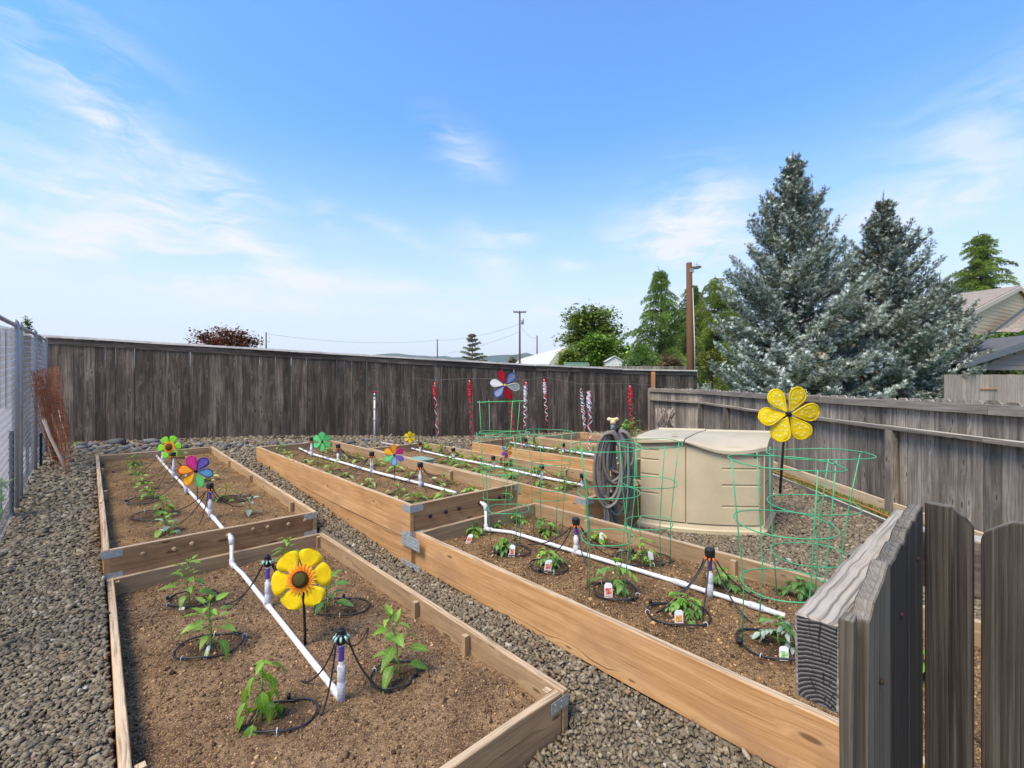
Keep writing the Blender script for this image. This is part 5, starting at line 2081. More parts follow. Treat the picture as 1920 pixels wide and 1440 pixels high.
tomato((886, 1004), 984, 'tomato plant with a red picture tag at the rear left corner of the tomato bed', 7, .12, 1, ('pepper', 'tomato'), .07)
tomato((945, 1036), 1005, 'upright tomato plant with a picture tag, second along the left board', 8, .11, 2, ('tomato', 'pepper'), .06)
tomato((927, 986), 974, 'small yellowish plant beside the elbow of the tomato bed pipe', 6, .08, 3, ('lime_leaf', 'pale_leaf'), .04)
tomato((974, 980), 958, 'yellow green plant under the hoops of the two rear cages', 7, .10, 4, ('lime_leaf', 'pale_leaf'), .045)
tomato((1024, 1001), 972, 'dark green plant with broad leaves in the rear right cage', 8, .13, 5, ('pepper', 'tomato'), .065)
tomato((1033, 1062), 1030, 'dense tomato plant with a pale tag inside a ring, left of the rear riser', 15, .13, 6, ('tomato', 'lime_leaf'), .04)
tomato((1120, 1016), 998, 'low yellowish plant with a plain white tag inside the hoop of a cage', 7, .12, 7, ('lime_leaf', 'pale_leaf'), .045)
tomato((1205, 1060), 1002, 'feathery light green plant with a white tag by the right board', 10, .13, 8, ('lime_leaf', 'lime_leaf'), .035)
tomato((1148, 1108), 1045, 'tall sparse tomato plant with a picture tag inside the front cage', 7, .20, 9, ('tomato', 'lime_leaf'), .06)
tomato((1280, 1150), 1115, 'bushy tomato plant with an orange picture tag, left of the gate rail', 17, .14, 10, ('tomato', 'lime_leaf'), .042)
tomato((1362, 1102), 1070, 'plant right behind the riser nearest the gate', 9, .14, 11, ('tomato', 'pepper'), .05)
tomato((1498, 1118), 1082, 'dark leafy plant inside the cage beyond the gate rail', 12, .16, 12, ('pepper_dark', 'tomato'), .05)
tomato((1462, 1210), 1150, 'grey green plant at the end of the gate rail with a green tag', 12, .14, 13, ('silver_leaf', 'tomato'), .045)
tomato((1700, 1260), 1170, 'leafy plant seen through the gap between the gate pickets', 10, .16, 14, ('lime_leaf', 'pepper'), .06)

# ------------------------------------------------------------------ plant tags
def printmat(name, c1, c2, sc):
    m, t, b = new_mat(name)
    n = t.noise(t.n('ShaderNodeTexCoord').outputs['Object'], sc, 2, .5)
    t.L.new(t.ramp(n, [(.42, c1), (.58, c2)]), b.inputs['Base Color'])
    b.inputs['Roughness'].default_value = .3
    return m


M['print_red'] = printmat('tomato_print', (.55, .07, .03), (.75, .35, .25), 55)
M['print_orange'] = printmat('orange_print', (.70, .22, .02), (.75, .50, .18), 70)
M['print_green'] = printmat('green_print', (.15, .45, .10), (.65, .75, .45), 60)


def plant_tag(b, base, top, wpx, label, pr=None, lean=0.0, green=False):
    p = S(b, *base)
    h = (base[1] - top) * p[1] / F
    w_ = wpx * p[1] / F
    t = thing('plant_tag', label, 'plant tag', p, 'plastic plant tags')
    xv = unit([1, R.uniform(-.2, .2), 0])
    yv = unit([lean, .12, 1])
    n_ = unit(np.cross(xv, yv))
    mb = MB()
    out = [(-w_ * .30, -.03), (w_ * .30, -.03), (w_ * .5, h * .08), (w_ * .5, h * .86), (w_ * .28, h), (-w_ * .28, h), (-w_ * .5, h * .86), (-w_ * .5, h * .08)]
    mb.prism(out, p, xv, yv, n_ * .0012)
    mb.build('card', M['white_tag'] if not green else M['print_green'], t)
    if pr:
        mb = MB()
        o_ = p + n_ * .0018
        mb.prism([(-w_ * .38, h * .24), (w_ * .38, h * .24), (w_ * .38, h * .66), (-w_ * .38, h * .66)], o_, xv, yv, n_ * .0006)
        mb.build('picture', M[pr], t)
        mb = MB()
        mb.prism([(-w_ * .40, h * .10), (w_ * .40, h * .10), (w_ * .40, h * .17), (-w_ * .40, h * .17)], o_, xv, yv, n_ * .0006)
        mb.build('strip', M['print_red'], t)


plant_tag('D', (877, 1019), 1001, 9, 'leaning tag with a red picture at the rear left corner', 'print_red', .35)
plant_tag('D', (960, 1045), 1022, 10, 'tag with a red picture beside the upright plant', 'print_red', .05)
plant_tag('D', (1026, 1072), 1050, 13, 'tag with a pale red picture at the dense plant', 'print_red', .18)
plant_tag('D', (1128, 1018), 999, 8, 'plain white tag under the hoop of the front cage', None, 0)
plant_tag('D', (1221, 1049), 1033, 9, 'plain grey white tag at the feathery light green plant', None, -.1)
plant_tag('D', (1141, 1121), 1094, 15, 'tag with a large red tomato picture at the tall sparse plant', 'print_red', .0)
plant_tag('D', (1273, 1173), 1145, 17, 'tag with an orange picture at the bushy plant', 'print_orange', .03)
plant_tag('D', (1470, 1239), 1213, 17, 'white and green tag beside the end of the gate rail', 'print_green', .05)
plant_tag('C', (384, 1237), 1211, 7, 'narrow pale green marker at the pepper plant left of the pipe', 'print_green', .25)
plant_tag('C', (340, 1144), 1138, 10, 'small marker lying at the rear left pepper plant', None, .3)
plant_tag('A', (297, 1003), 991, 7, 'leaning white marker behind the front board of the far left bed', None, .5)

# ------------------------------------------------------------------ foil streamers on a line across the garden
FOIL = {}
for nm, c in (('red', (.62, .03, .045)), ('silver', (.72, .72, .74))):
    m, t, b = new_mat('foil_' + nm)
    b.inputs['Base Color'].default_value = (*c, 1)
    n = t.noise(t.n('ShaderNodeTexCoord').outputs['Object'], 30, 2, .5)
    t.L.new(t.map(n, .3, .7, .18, .42), b.inputs['Roughness'])
    b.inputs['Metallic'].default_value = .25
    FOIL[nm] = m


def streamer(px0, y0, px1, y1, depth, label, silver=.3, seed=0, bunch=True, tube_=True):
    rr = random.Random(seed)
    top, bot = Q(px0, y0, depth), Q(px1, y1, depth)
    t = thing('foil_streamer', label, 'streamer', top, 'foil streamers hung to scare birds')
    L = top[2] - bot[2]
    if tube_:
        mb = MB()
        mb.tube([top + (0, 0, .05), top + (.01, 0, .0), top + (0, 0, -.06)], .017, 7)
        mb.build('wound_top', FOIL['red'], t)
    def curl(L_, turns, rad, wd, x0, col, z0=0.0, nm='curl'):
        n = int(14 * turns) + 2
        pts, fs = [], []
        ph = rr.uniform(0, 6)
        for i in range(n + 1):
            s = i / n
            a = ph + turns * 2 * math.pi * s
            c = top + (bot - top) * ((z0 + L_ * s) / L) + np.array([x0 + rad * math.cos(a) * (.5 + .5 * math.sin(s * 2.6 + .3)), rad * math.sin(a), 0])
            pts += [c + (0, 0, wd / 2), c + (rr.uniform(-.003, .003), 0, -wd / 2)]
        for i in range(n):
            fs.append([2 * i, 2 * i + 1, 2 * i + 3, 2 * i + 2])
        mb = MB()
        mb.add(pts, fs, None, 0, True)
        mb.build(nm, FOIL[col], t)
    if bunch:
        for k in range(8):
            curl(min(.30, L * .40) * rr.uniform(.5, 1.15), rr.uniform(2, 4.5), rr.uniform(.012, .034), .018, rr.uniform(-.03, .03), 'silver' if rr.random() < silver else 'red', .01, 'tassel')
    for k in range(2):
        curl(L * (1 if k == 0 else .8), 4.6 + k, .030, .018, 0, 'red' if rr.random() > silver * .6 else 'silver', 0)
    if silver > .5:
        curl(L * .85, 5.5, .035, .017, .01, 'silver', .05)


SD = 8.4
streamer(815, 722, 822, 842, SD, 'red and silver streamer farthest left, in front of the dark fence', .35, 1)
streamer(880, 718, 888, 848, SD, 'red streamer just left of the tall wire cage', .12, 2)
streamer(957, 752, 968, 860, SD - .5, 'thin red streamer directly below the red, white and blue pinwheel', .1, 3, False, False)
streamer(986, 721, 982, 812, SD, 'streamer with many silver strips right beside the red, white and blue pinwheel', .6, 4)
streamer(1020, 716, 1027, 810, SD, 'red streamer halfway between the pinwheel and the silver pair', .2, 5)
streamer(1089, 729, 1097, 815, SD, 'silver streamer on the left of the touching pair', .75, 6, False, False)
streamer(1106, 732, 1104, 905, SD - 1.6, 'long silver and red streamer on the right of the touching pair', .7, 7, True, False)
streamer(1181, 728, 1185, 818, SD, 'bright red streamer farthest right, above the shed lid', .12, 8)
ln = thing('garden_line', 'thin clear line across the garden that carries the streamers', 'line', Q(960, 712, SD))
mb = MB()
la = [far_at(770) + fnrm * .03 + (0, 0, 1.66)] + [Q(x, y - 9, SD) for x, y in ((815, 722), (880, 718), (986, 721), (1020, 716), (1089, 729), (1181, 728))] + [np.array([4.9, 11.6, 1.36])]
mb.tube(la, .0012, 4)
mb.build('cord', M['chain'], ln)

# ------------------------------------------------------------------ river rocks along the foot of the tall fence
def rock(px, py, wpx, hpx, tan=False, label=None, seed=0):
    rr = np.random.default_rng(seed + 500)
    d0 = None
    p = None
    z = .26
    for _ in range(4):
        p = P(px, py, z)
        z = float(ground(p[0], p[1]))
    # keep it in front of the fence
    lim = FAR0[1] + FAR_S * (p[0] - FAR0[0]) - .10
    if p[1] > lim:
        k = lim / p[1]
        p = np.array([p[0] * k, lim, z])
    w_, h_ = wpx * p[1] / F, hpx * p[1] / F
    import bmesh
    bm = bmesh.new()
    bmesh.ops.create_icosphere(bm, subdivisions=2, radius=.5)
    ph = rr.uniform(0, 9, 6)
    ang = rr.uniform(0, 3.1)
    for v in bm.verts:
        q = np.array(v.co)
        k = 1 + .16 * math.sin(q[0] * 5 + ph[0]) * math.cos(q[1] * 6 + ph[1]) + .10 * math.sin(q[2] * 8 + ph[2] + q[0] * 4)
        q = q * k
        q[2] = np.clip(q[2], -.5, .36)
        x, y = q[0] * w_, q[1] * w_ * .7
        v.co = (x * math.cos(ang * .3) - y * math.sin(ang * .3), x * math.sin(ang * .3) + y * math.cos(ang * .3), q[2] * h_ * 1.3)
    me = bpy.data.meshes.new('rock')
    bm.to_mesh(me)
    bm.free()
    me.materials.append(M['rock_tan'] if tan else M['rock'])
    me.polygons.foreach_set('use_smooth', [True] * len(me.polygons))
    o = link('river_rock', me, None, (p[0], p[1], float(ground(p[0], p[1])) + h_ * .42))
    return tag(o, label or 'smooth grey river rock in the row along the foot of the tall fence', 'rock', 'river rocks along the tall fence')


rock(220, 834, 34, 13, False, 'largest flat grey rock at the fence foot, left of the lime green sunflower pinwheel', 1)
rock(285, 833, 24, 12, False, 'dark rounded rock just left of the lime green sunflower pinwheel', 2)
rock(156, 839, 22, 10, False, 'grey rock nearest the rusty mesh', 3)
for i in range(40):
    x = 150 + i * 14.2 + R.uniform(-5, 5)
    rock(x, np.interp(x, [150, 750], [843, 830]) + R.uniform(-5, 4), R.uniform(9, 19), R.uniform(5, 9), R.random() < .22, None, 10 + i)
for i in range(12):
    x = 150 + i * 12 + R.uniform(-5, 5)
    rock(x, 848 + R.uniform(-4, 4), R.uniform(8, 16), R.uniform(4, 8), R.random() < .3, None, 80 + i)

# ------------------------------------------------------------------ rusty mesh sheets leaning in the corner
def mesh_sheet(label, corners, nx, ny, seed):
    """corners: bottom left, bottom right, top right, top left"""
    rr = random.Random(seed)
    bl, br, tr, tl = corners
    t = thing('wire_mesh_sheet', label, 'wire mesh', (np.array(bl) + br) / 2, 'rusty mesh sheets in the corner')
    mb = MB()
    def at(a, b_):
        p = (bl * (1 - a) + br * a) * (1 - b_) + (tl * (1 - a) + tr * a) * b_
        return p + np.array([.02 * math.sin(b_ * 7 + seed + a * 3), .03 * math.sin(a * 5 + seed), 0])
    for i in range(nx + 1):
        mb.tube([at(i / nx, k / 8) + np.array([rr.uniform(-.006, .006), 0, 0]) for k in range(9)], .0028, 4)
    for j in range(ny + 1):
        mb.tube([at(k / 5, j / ny) + np.array([0, 0, rr.uniform(-.006, .006)]) for k in range(6)], .0028, 4)
    mb.build('wires', M['rust'], t)


for k, (dx_, dy_, lab) in enumerate(((0, 0, 'rusty wire mesh sheet leaning on the chain link fence, frontmost of the stack'),
                                     (.05, .16, 'rusty wire mesh sheet second in the leaning stack'), (.10, .30, 'rusty wire mesh sheet third in the leaning stack'),
                                     (.02, .44, 'rusty wire mesh sheet fourth in the leaning stack'), (.10, .58, 'rusty wire mesh sheet rearmost of the leaning stack'))):
    g = .26
    bl = P(97 + 2 * k, 882 - 5 * k, g)
    br = P(136 - k, 900 - 12 * k, g)
    tl = Q(56 + k, 700 - 4 * (k % 2) + (20 if k == 0 else 0), 5.75 + .01 * k)
    tr = Q(112 - k * 2 + (0 if k < 3 else 3), 686 + 40 * (k == 0) + 8 * (k == 2) + 34 * (k == 3), br[1] + .55)
    mesh_sheet(lab, (bl, br, tr, tl), 13 + k % 3, 16 - k % 2, k)
for i, (x0, y0, x1, y1, r_, lab) in enumerate(((82, 786, 128, 896, .022, 'thick dry wooden stake leaning against the rusty mesh'), (110, 764, 131, 850, .012, 'thin dry stake on the rusty mesh, right of the thick one'),
                                               (97, 775, 114, 830, .012, 'short thin stake lying on the rusty mesh'))):
    p0 = P(x1, y1, .26) if i < 2 else Q(x1, y1, 6.6)
    p1 = Q(x0, y0, p0[1] + .12)
    o = thing('wooden_stake', lab, 'stake', p0, 'stakes on the rusty mesh')
    mb = MB()
    mb.tube([p0, p0 * .65 + p1 * .35 + (.01, 0, 0), p0 * .3 + p1 * .7 + (-.012, 0, 0), p1], [r_ * .8, r_, r_ * .9, r_], 7)
    mb.build('rod', M['stake'], o)

# ------------------------------------------------------------------ standpipe, box lid, corner post, small plants at the fence
sp = thing('standpipe', 'thin white water standpipe with a red tap in front of the tall fence', 'standpipe', far_at(702) + fnrm * .12)
pb = far_at(702) + fnrm * .12
zb, zt_ = H - (828 - 720) * pb[1] / F, H - (745 - 720) * pb[1] / F
mb = MB()
mb.tube([(pb[0], pb[1], zb - .1), (pb[0], pb[1], zt_)], .021, 9)
mb.build('pipe', M['pvc'], sp)
mb = MB()
for f in (.02, .5, .75, .97):
    mb.tube([(pb[0], pb[1], zb + (zt_ - zb) * f - .025), (pb[0], pb[1], zb + (zt_ - zb) * f + .025)], .027, 9)
mb.build('coupling', M['pvc_dirty'], sp)
mb = MB()
mb.tube([(pb[0], pb[1], zt_), (pb[0], pb[1], zt_ + .10)], .020, 8)
mb.build('tap_body', M['galv'], sp)
mb = MB()
mb.tube([(pb[0] - .05, pb[1], zt_ + .125), (pb[0] + .05, pb[1], zt_ + .125)], .014, 7)
mb.tube([(pb[0], pb[1], zt_ + .10), (pb[0], pb[1], zt_ + .125)], .010, 7)
mb.build('red_tap_handle', PM['red'], sp)
bx = thing('valve_box', 'pale green plastic valve box lid in the gap behind the long middle bed', 'valve box', P(790, 858, .40))
c = P(789, 859, .46)
mb = MB()
ddu, ddv = np.array([*U, 0]) * .34, np.array([*V, 0]) * .24
mb.plank(c - (0, 0, .3), c - (0, 0, .02), ddu * .96, ddv * .96, taper=1.0)
mb.build('box', M['lid_green'], bx)
mb = MB()
mb.plank(c - (0, 0, .018), c, ddu, ddv)
mb.build('lid', M['lid_green'], bx, bevel=.006)
cp = thing('corner_post', 'short reddish brown post in front of the tall fence where the low fence meets it', 'post', far_at(1221) + fnrm * .2)
q = far_at(1220.5) + fnrm * .10
mb = MB()
z1_, z0_ = H - (697 - 720) * q[1] / F, .1
mb.plank((q[0], q[1], z0_), (q[0], q[1], z1_), (.095, 0, 0), (0, .095, 0), seg=4, jit=.003)
mb.build('shaft', M['post_brown'], cp)
# bare twiggy shrub and a leafy one in front of the low fence
rr = random.Random(9)
sh = thing('bare_shrub', 'bare knobbly shrub with pale stubby branches behind the shed lid', 'shrub', Q(1246, 830, 9.5))
mb = MB()
for k in range(16):
    x0 = 1232 + k * 2.0
    b_ = np.array(Q(x0, 840, 9.5))
    b_[2] = .1
    m1 = Q(x0 + rr.uniform(-5, 5), 805 + rr.uniform(-5, 5), 9.5 + rr.uniform(-.2, .2))
    m2 = Q(x0 + rr.uniform(-8, 8), 790 + rr.uniform(-3, 6), 9.5 + rr.uniform(-.2, .2))
    e = Q(x0 + rr.uniform(-7, 7), 769 + rr.uniform(-2, 10), 9.5 + rr.uniform(-.2, .2))
    mb.tube([b_, m1, m2, e, e + (rr.uniform(-.02, .02), 0, .025)], [.018, .016, .014, .018, .012], 6)
mb.build('branches', M['stake'], sh)
def leafclump(label, name, cpx, depth, wpx, hpx, n, mat='lime_leaf', size=.07, seed=0, zb=.1):
    rr = random.Random(seed)
    c = Q(cpx[0], cpx[1], depth)
    t = thing(name, label, 'plant', (c[0], c[1], zb))
    mb, ms = MB(), MB()
    for k in range(n):
        a, r_ = rr.uniform(0, 6.28), math.sqrt(rr.random())
        q = c + np.array([math.cos(a) * r_ * wpx, .6 * r_ * wpx * rr.uniform(-1, 1), math.sin(a) * r_ * hpx]) * (depth / F / 2)
        d = (rr.uniform(-1, 1), rr.uniform(-1, .4), rr.uniform(-.4, .8))
        m = frame(d)
        src = LM[mat][rr.randrange(4)]
        sz = size * rr.uniform(.6, 1.2)
        mb.add([np.array(m @ (Vector(w_.co) * sz)) + q for w_ in src.vertices], [list(pl.vertices) for pl in src.polygons], None, 0, True)
        if k % 5 == 0:
            ms.tube([(c[0], c[1], zb), (c + q) / 2, q], [.008, .006, .003], 4)
    mb.build('leaves', M[mat], t)
    ms.build('stem', M['stem'], t)
leafclump('sparse yellow green shrub behind the hose coil, below the rightmost streamer', 'leafy_shrub', (1182, 800), 8.6, 40, 30, 60, 'lime_leaf', .09, 1)
leafclump('leafy plant pushing through the chain link fence at the left edge', 'climbing_plant', (2, 945), 4.4, 18, 110, 34, 'lime_leaf', .10, 2, .05)
leafclump('small weed at the foot of the tall fence beside the rusty mesh', 'weed', (145, 832), 8.6, 12, 10, 12, 'pepper', .06, 3, .3)

# damp soil round the drippers
for b, (o, x, y) in SOILS.items():
    dmp = np.zeros(x.shape)
    for (px_, py_, r_) in DAMP:
        dmp = np.maximum(dmp, np.exp(-((x - px_) ** 2 + (y - py_) ** 2) / (r_ * r_)))
    dmp = np.clip(dmp * (1.0 + .7 * fbm(x * 9, y * 9, 77, 3)) + .35 * np.clip(fbm(x * 2.4, y * 2.4, 91, 3), 0, 1), 0, 1)
    at = o.data.attributes.new('Damp', 'FLOAT', 'POINT')
    at.data.foreach_set('value', dmp.ravel().astype(np.float32))
# ------------------------------------------------------------------ trees
def frames_of(D):
    """Orthonormal side vectors for an array of directions."""
    D = D / (np.linalg.norm(D, axis=1, keepdims=True) + 1e-9)
    ref = np.where(np.abs(D[:, 2:3]) > .9, np.array([[1., 0, 0]]), np.array([[0, 0, 1.]]))
    A = np.cross(ref, D)
    A /= np.linalg.norm(A, axis=1, keepdims=True) + 1e-9
    return D, A, np.cross(D, A)


def brushes(base, D, length, radius, col, rng, nn=9, width=.016):
    """Clusters of needles: nn thin blades round each twig."""
    n = len(base)
    D, A, B = frames_of(D)
    k = np.arange(nn)
    ang = k * 2.4 + rng.uniform(0, 6.28, (n, 1))
    along = (k + .2) / nn * .8
    rad = np.cos(ang)[..., None] * A[:, None] + np.sin(ang)[..., None] * B[:, None]
    root = base[:, None] + D[:, None] * (length[:, None] * along)[..., None]
    tip = root + (D[:, None] * .62 + rad * .8) * radius[:, None, None] * rng.uniform(.7, 1.25, (n, nn, 1))
    side = np.cross(np.broadcast_to(D[:, None], rad.shape), rad)
    w_ = width * rng.uniform(.7, 1.3, (n, nn, 1))
    v = np.stack([root - side * w_, root + side * w_, tip], 2).reshape(-1, 3)
    c = np.repeat(col[:, None] * np.exp(rng.normal(0, .10, (n, nn, 1))), 3, 1).reshape(-1, 3)
    return v, np.arange(n * nn * 3).reshape(-1, 3), c


def spruce(label, x, y, Ht, Rb, seed, tone=1.0, lean=0.0):
    rng = np.random.default_rng(seed)
    t = thing('spruce_tree', label, 'tree', (x, y, 0), 'blue spruces behind the low fence')
    top = np.array([x + lean, y, Ht])
    mb = MB()
    mb.tube([np.array([x, y, -.3]), np.array([x + lean * .5, y, Ht * .5]), top], [Ht * .021, Ht * .013, .012], 9)
    limb = MB()
    base, D, ln, rad, col = [], [], [], [], []
    h = .15
    while h < Ht - .45:
        f = h / Ht
        R_ = Rb * (1 - f) ** .64 * (1 - .10 * math.exp(-f * 9)) * 1.0
        R_ = min(R_, Rb * 1.42 * (1 - f)) - .10 * float(sstep(.5, .8, f))
        nb = int(7 + rng.integers(0, 3)) if f < .5 else 6 if f < .8 else 5
        a0 = rng.uniform(0, 6.28)
        for k in range(nb):
            a = a0 + 2 * math.pi * k / nb + rng.normal(0, .2)
            L = R_ * (rng.uniform(.62, 1.05) if rng.random() < .72 else rng.uniform(1.0, 1.16)) + .08
            if f < .3:
                L = min(L, R_ * 1.06)
            el_ = -.10 + 1.05 * f ** .95 + rng.normal(0, .13)
            hh = h + rng.uniform(-.12, .12)
            o_ = np.array([x + lean * f, y, hh])
            out = np.array([math.cos(a), math.sin(a), 0.])
            side = np.array([-math.sin(a), math.cos(a), 0.])

            def pos(s):
                return o_ + out * (L * s * math.cos(el_)) + np.array([0, 0, L * s * math.sin(el_) - .10 * L * math.sin(s * 3.0) * (1 - f) + .22 * L * s ** 3])
            if L > .5:
                limb.tube([pos(0), pos(.5), pos(.97)], [.012 + .012 * L / 2, .012, .004], 4, caps=False)
            st = .095
            m = max(3, int(L / st))
            blit = rng.choice([.65, .95, 1.1, 1.35])
            tint = np.array([.185, .22, .175]) * (1 + rng.normal(0, .12))
            if rng.random() < .35:
                tint = np.array([.12, .165, .135]) * (1 + rng.normal(0, .12))
            for i in range(m + 1):
                s = (i + .5) / (m + 1)
                if s < .22 and L > .8:
                    continue
                p = pos(s)
                fw = pos(min(1, s + .05)) - p
                fw = fw / np.linalg.norm(fw)
                tl = (.40 * L * (1 - s) ** .8 + .10) * rng.uniform(.6, 1.15)
                tl = min(tl, .60 if f < .5 else .42)
                for sg in (-1, 1):
                    dd = fw * .72 + side * sg * .72 + np.array([0, 0, rng.uniform(-.12, .22)])
                    dd /= np.linalg.norm(dd)
                    q = 0.0
                    while q < tl:
                        bp = p + dd * q + np.array([0, 0, -.07 * q * q + rng.normal(0, .02)])
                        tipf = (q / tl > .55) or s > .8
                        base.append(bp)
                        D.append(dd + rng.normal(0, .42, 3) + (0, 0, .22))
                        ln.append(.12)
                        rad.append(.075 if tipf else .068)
                        c_ = tint * (rng.uniform(.95, 1.8) if tipf else rng.uniform(.22, .65))  # pale new growth at tips; inner needles darkened, painting shade between boughs
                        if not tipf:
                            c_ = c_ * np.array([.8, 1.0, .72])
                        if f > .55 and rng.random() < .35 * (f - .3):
                            c_ = np.array([.11, .10, .06]) * rng.uniform(.8, 1.4)
                        col.append(c_ * tone)
                        q += .115
                    for _ in range(2):
                        base.append(p + dd * tl + rng.normal(0, .03, 3))
                        D.append(dd + rng.normal(0, .5, 3) + (0, 0, .35))
                        ln.append(.11)
                        rad.append(.085)
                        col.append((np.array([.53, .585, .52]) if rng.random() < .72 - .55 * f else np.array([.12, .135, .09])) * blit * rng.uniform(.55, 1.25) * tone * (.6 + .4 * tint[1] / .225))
                base.append(p)
                D.append(fw)
                ln.append(.13)
                rad.append(.075)
                col.append(tint * rng.uniform(.7, 1.4) * tone)
        h += .32 * (1 - .30 * f) * (.75 if f < .1 else 1)
    for i in range(9):
        base.append(top - np.array([0, 0, .09 * i]))
        D.append(np.array([0, 0, 1.]) + rng.normal(0, .2, 3))
        ln.append(.14)
        rad.append(.035 + .006 * i)
        col.append(np.array([.12, .115, .07]))
    mb.build('trunk', M['bark'], t)
    limb.build('limbs', M['bark'], t)
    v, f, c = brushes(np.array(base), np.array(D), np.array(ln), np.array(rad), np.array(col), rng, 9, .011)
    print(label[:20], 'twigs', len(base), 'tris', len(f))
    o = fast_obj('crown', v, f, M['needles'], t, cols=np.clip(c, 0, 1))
    return t


s1 = Q(1487, 740, 15.5)
spruce('tall blue spruce on the left of the pair, its top highest in the photo', s1[0], 15.5, H + (720 - 288) * 15.5 / F, 3.05, 1, 1.2)
s2 = Q(1656, 740, 16.6)
spruce('shorter blue spruce on the right of the pair, in front of the tan house', s2[0], 16.6, H + (720 - 362) * 16.6 / F, 2.7, 2, 1.12)
s3 = Q(1762, 740, 18.2)
spruce('smallest blue spruce, crowded behind the right one beside the tan house', s3[0], 18.2, H + (720 - 512) * 18.2 / F, 2.0, 3, 1.12)


def cedar(label, x, y, Ht, Rb, seed, tint=(.10, .15, .03), z0=.08, size=1.0, name='cedar_tree', droop=1.0, step=.66):
    """Open conifer with long arching branches and hanging sprays."""
    rng = np.random.default_rng(seed)
    t = thing(name, label, 'tree', (x, y, 0), 'open conifers in the distance')
    mb, limb = MB(), MB()
    mb.tube([(x, y, -.3), (x + .05, y, Ht * .5), (x + .1, y, Ht * .93), (x - .25 * size, y, Ht)], [Ht * .018, Ht * .012, .04, .015], 8)
    base, D, ln, rad, col = [], [], [], [], []
    h = Ht * z0
    while h < Ht * .98:
        f = h / Ht
        nb = 6
        a0 = rng.uniform(0, 6.28)
        for k in range(nb):
            a = a0 + 2 * math.pi * k / nb + rng.normal(0, .35)
            L = Rb * ((1 - f) ** .95 + .05) * rng.uniform(.4, 1.35)
            out = np.array([math.cos(a), math.sin(a), 0.])
            side = np.array([-math.sin(a), math.cos(a), 0.])
            o_ = np.array([x, y, h + rng.uniform(-.2, .2)])

            def pos(s):
                return o_ + out * L * s + np.array([0, 0, L * (.42 * s - .60 * droop * s * s * s)])
            limb.tube([pos(q) for q in (0, .3, .6, .85, 1)], [.05 * size, .04 * size, .03 * size, .02 * size, .01], 4, caps=False)
            m = max(4, int(L / (.17 * size)))
            tn = np.array(tint) * rng.uniform(.75, 1.3)
            for i in range(m + 1):
                s = .12 + .88 * i / m
                p = pos(s)
                for sg in (-1, 0, 1):
                    for q in range(3):
                        dd = side * sg * .7 + out * .5 + np.array([0, 0, -.55 - .25 * q]) * droop
                        w_ = (.07 + .16 * q) * size * (1 - .40 * s)
                        base.append(p + dd * w_ + rng.normal(0, .05 * size, 3))
                        D.append(dd + rng.normal(0, .2, 3))
                        ln.append(.22 * size)
                        rad.append(.14 * size)
                        col.append(tn * 1.9 * rng.uniform(.6, 1.5))
        h += step * size * (1 - .35 * f) * rng.uniform(.85, 1.15)
    mb.build('trunk', M['bark'], t)
    limb.build('limbs', M['bark'], t)
    v, f, c = brushes(np.array(base), np.array(D), np.array(ln), np.array(rad), np.array(col), rng, 8, .024 * size)
    print(label[:20], 'twigs', len(base))
    fast_obj('crown', v, f, M['needles'], t, cols=np.clip(c, 0, 1))


def loc(px, d):
    return (px - 960) / F * d


def zat(py, d):
    return H - (py - 720) * d / F


cedar('tall open conifer with drooping branches left of the wooden light pole', loc(1238, 38), 38, zat(498, 38), 4.7, 11, step=.85)
cedar('dark conifer right behind the wooden light pole', loc(1300, 44), 44, zat(535, 44), 5.6, 12, (.075, .115, .03))
cedar('olive conifer between the light pole and the tall blue spruce', loc(1345, 40), 40, zat(515, 40), 6.0, 13, (.12, .16, .03))
cedar('low arching conifer at the left foot of the tall open one', loc(1205, 36), 36, zat(640, 36), 3.4, 14, (.10, .16, .035), step=.5)
cedar('conifer with flat branches behind the roof of the tan house', loc(1838, 42), 42, zat(432, 42), 5.8, 15, (.10, .14, .025), droop=.75)
cedar('distant bare topped conifer left of the power poles', loc(885, 90), 90, zat(626, 90), 4.5, 16, (.09, .09, .055), z0=.03, size=1.4, step=.9, droop=.3)


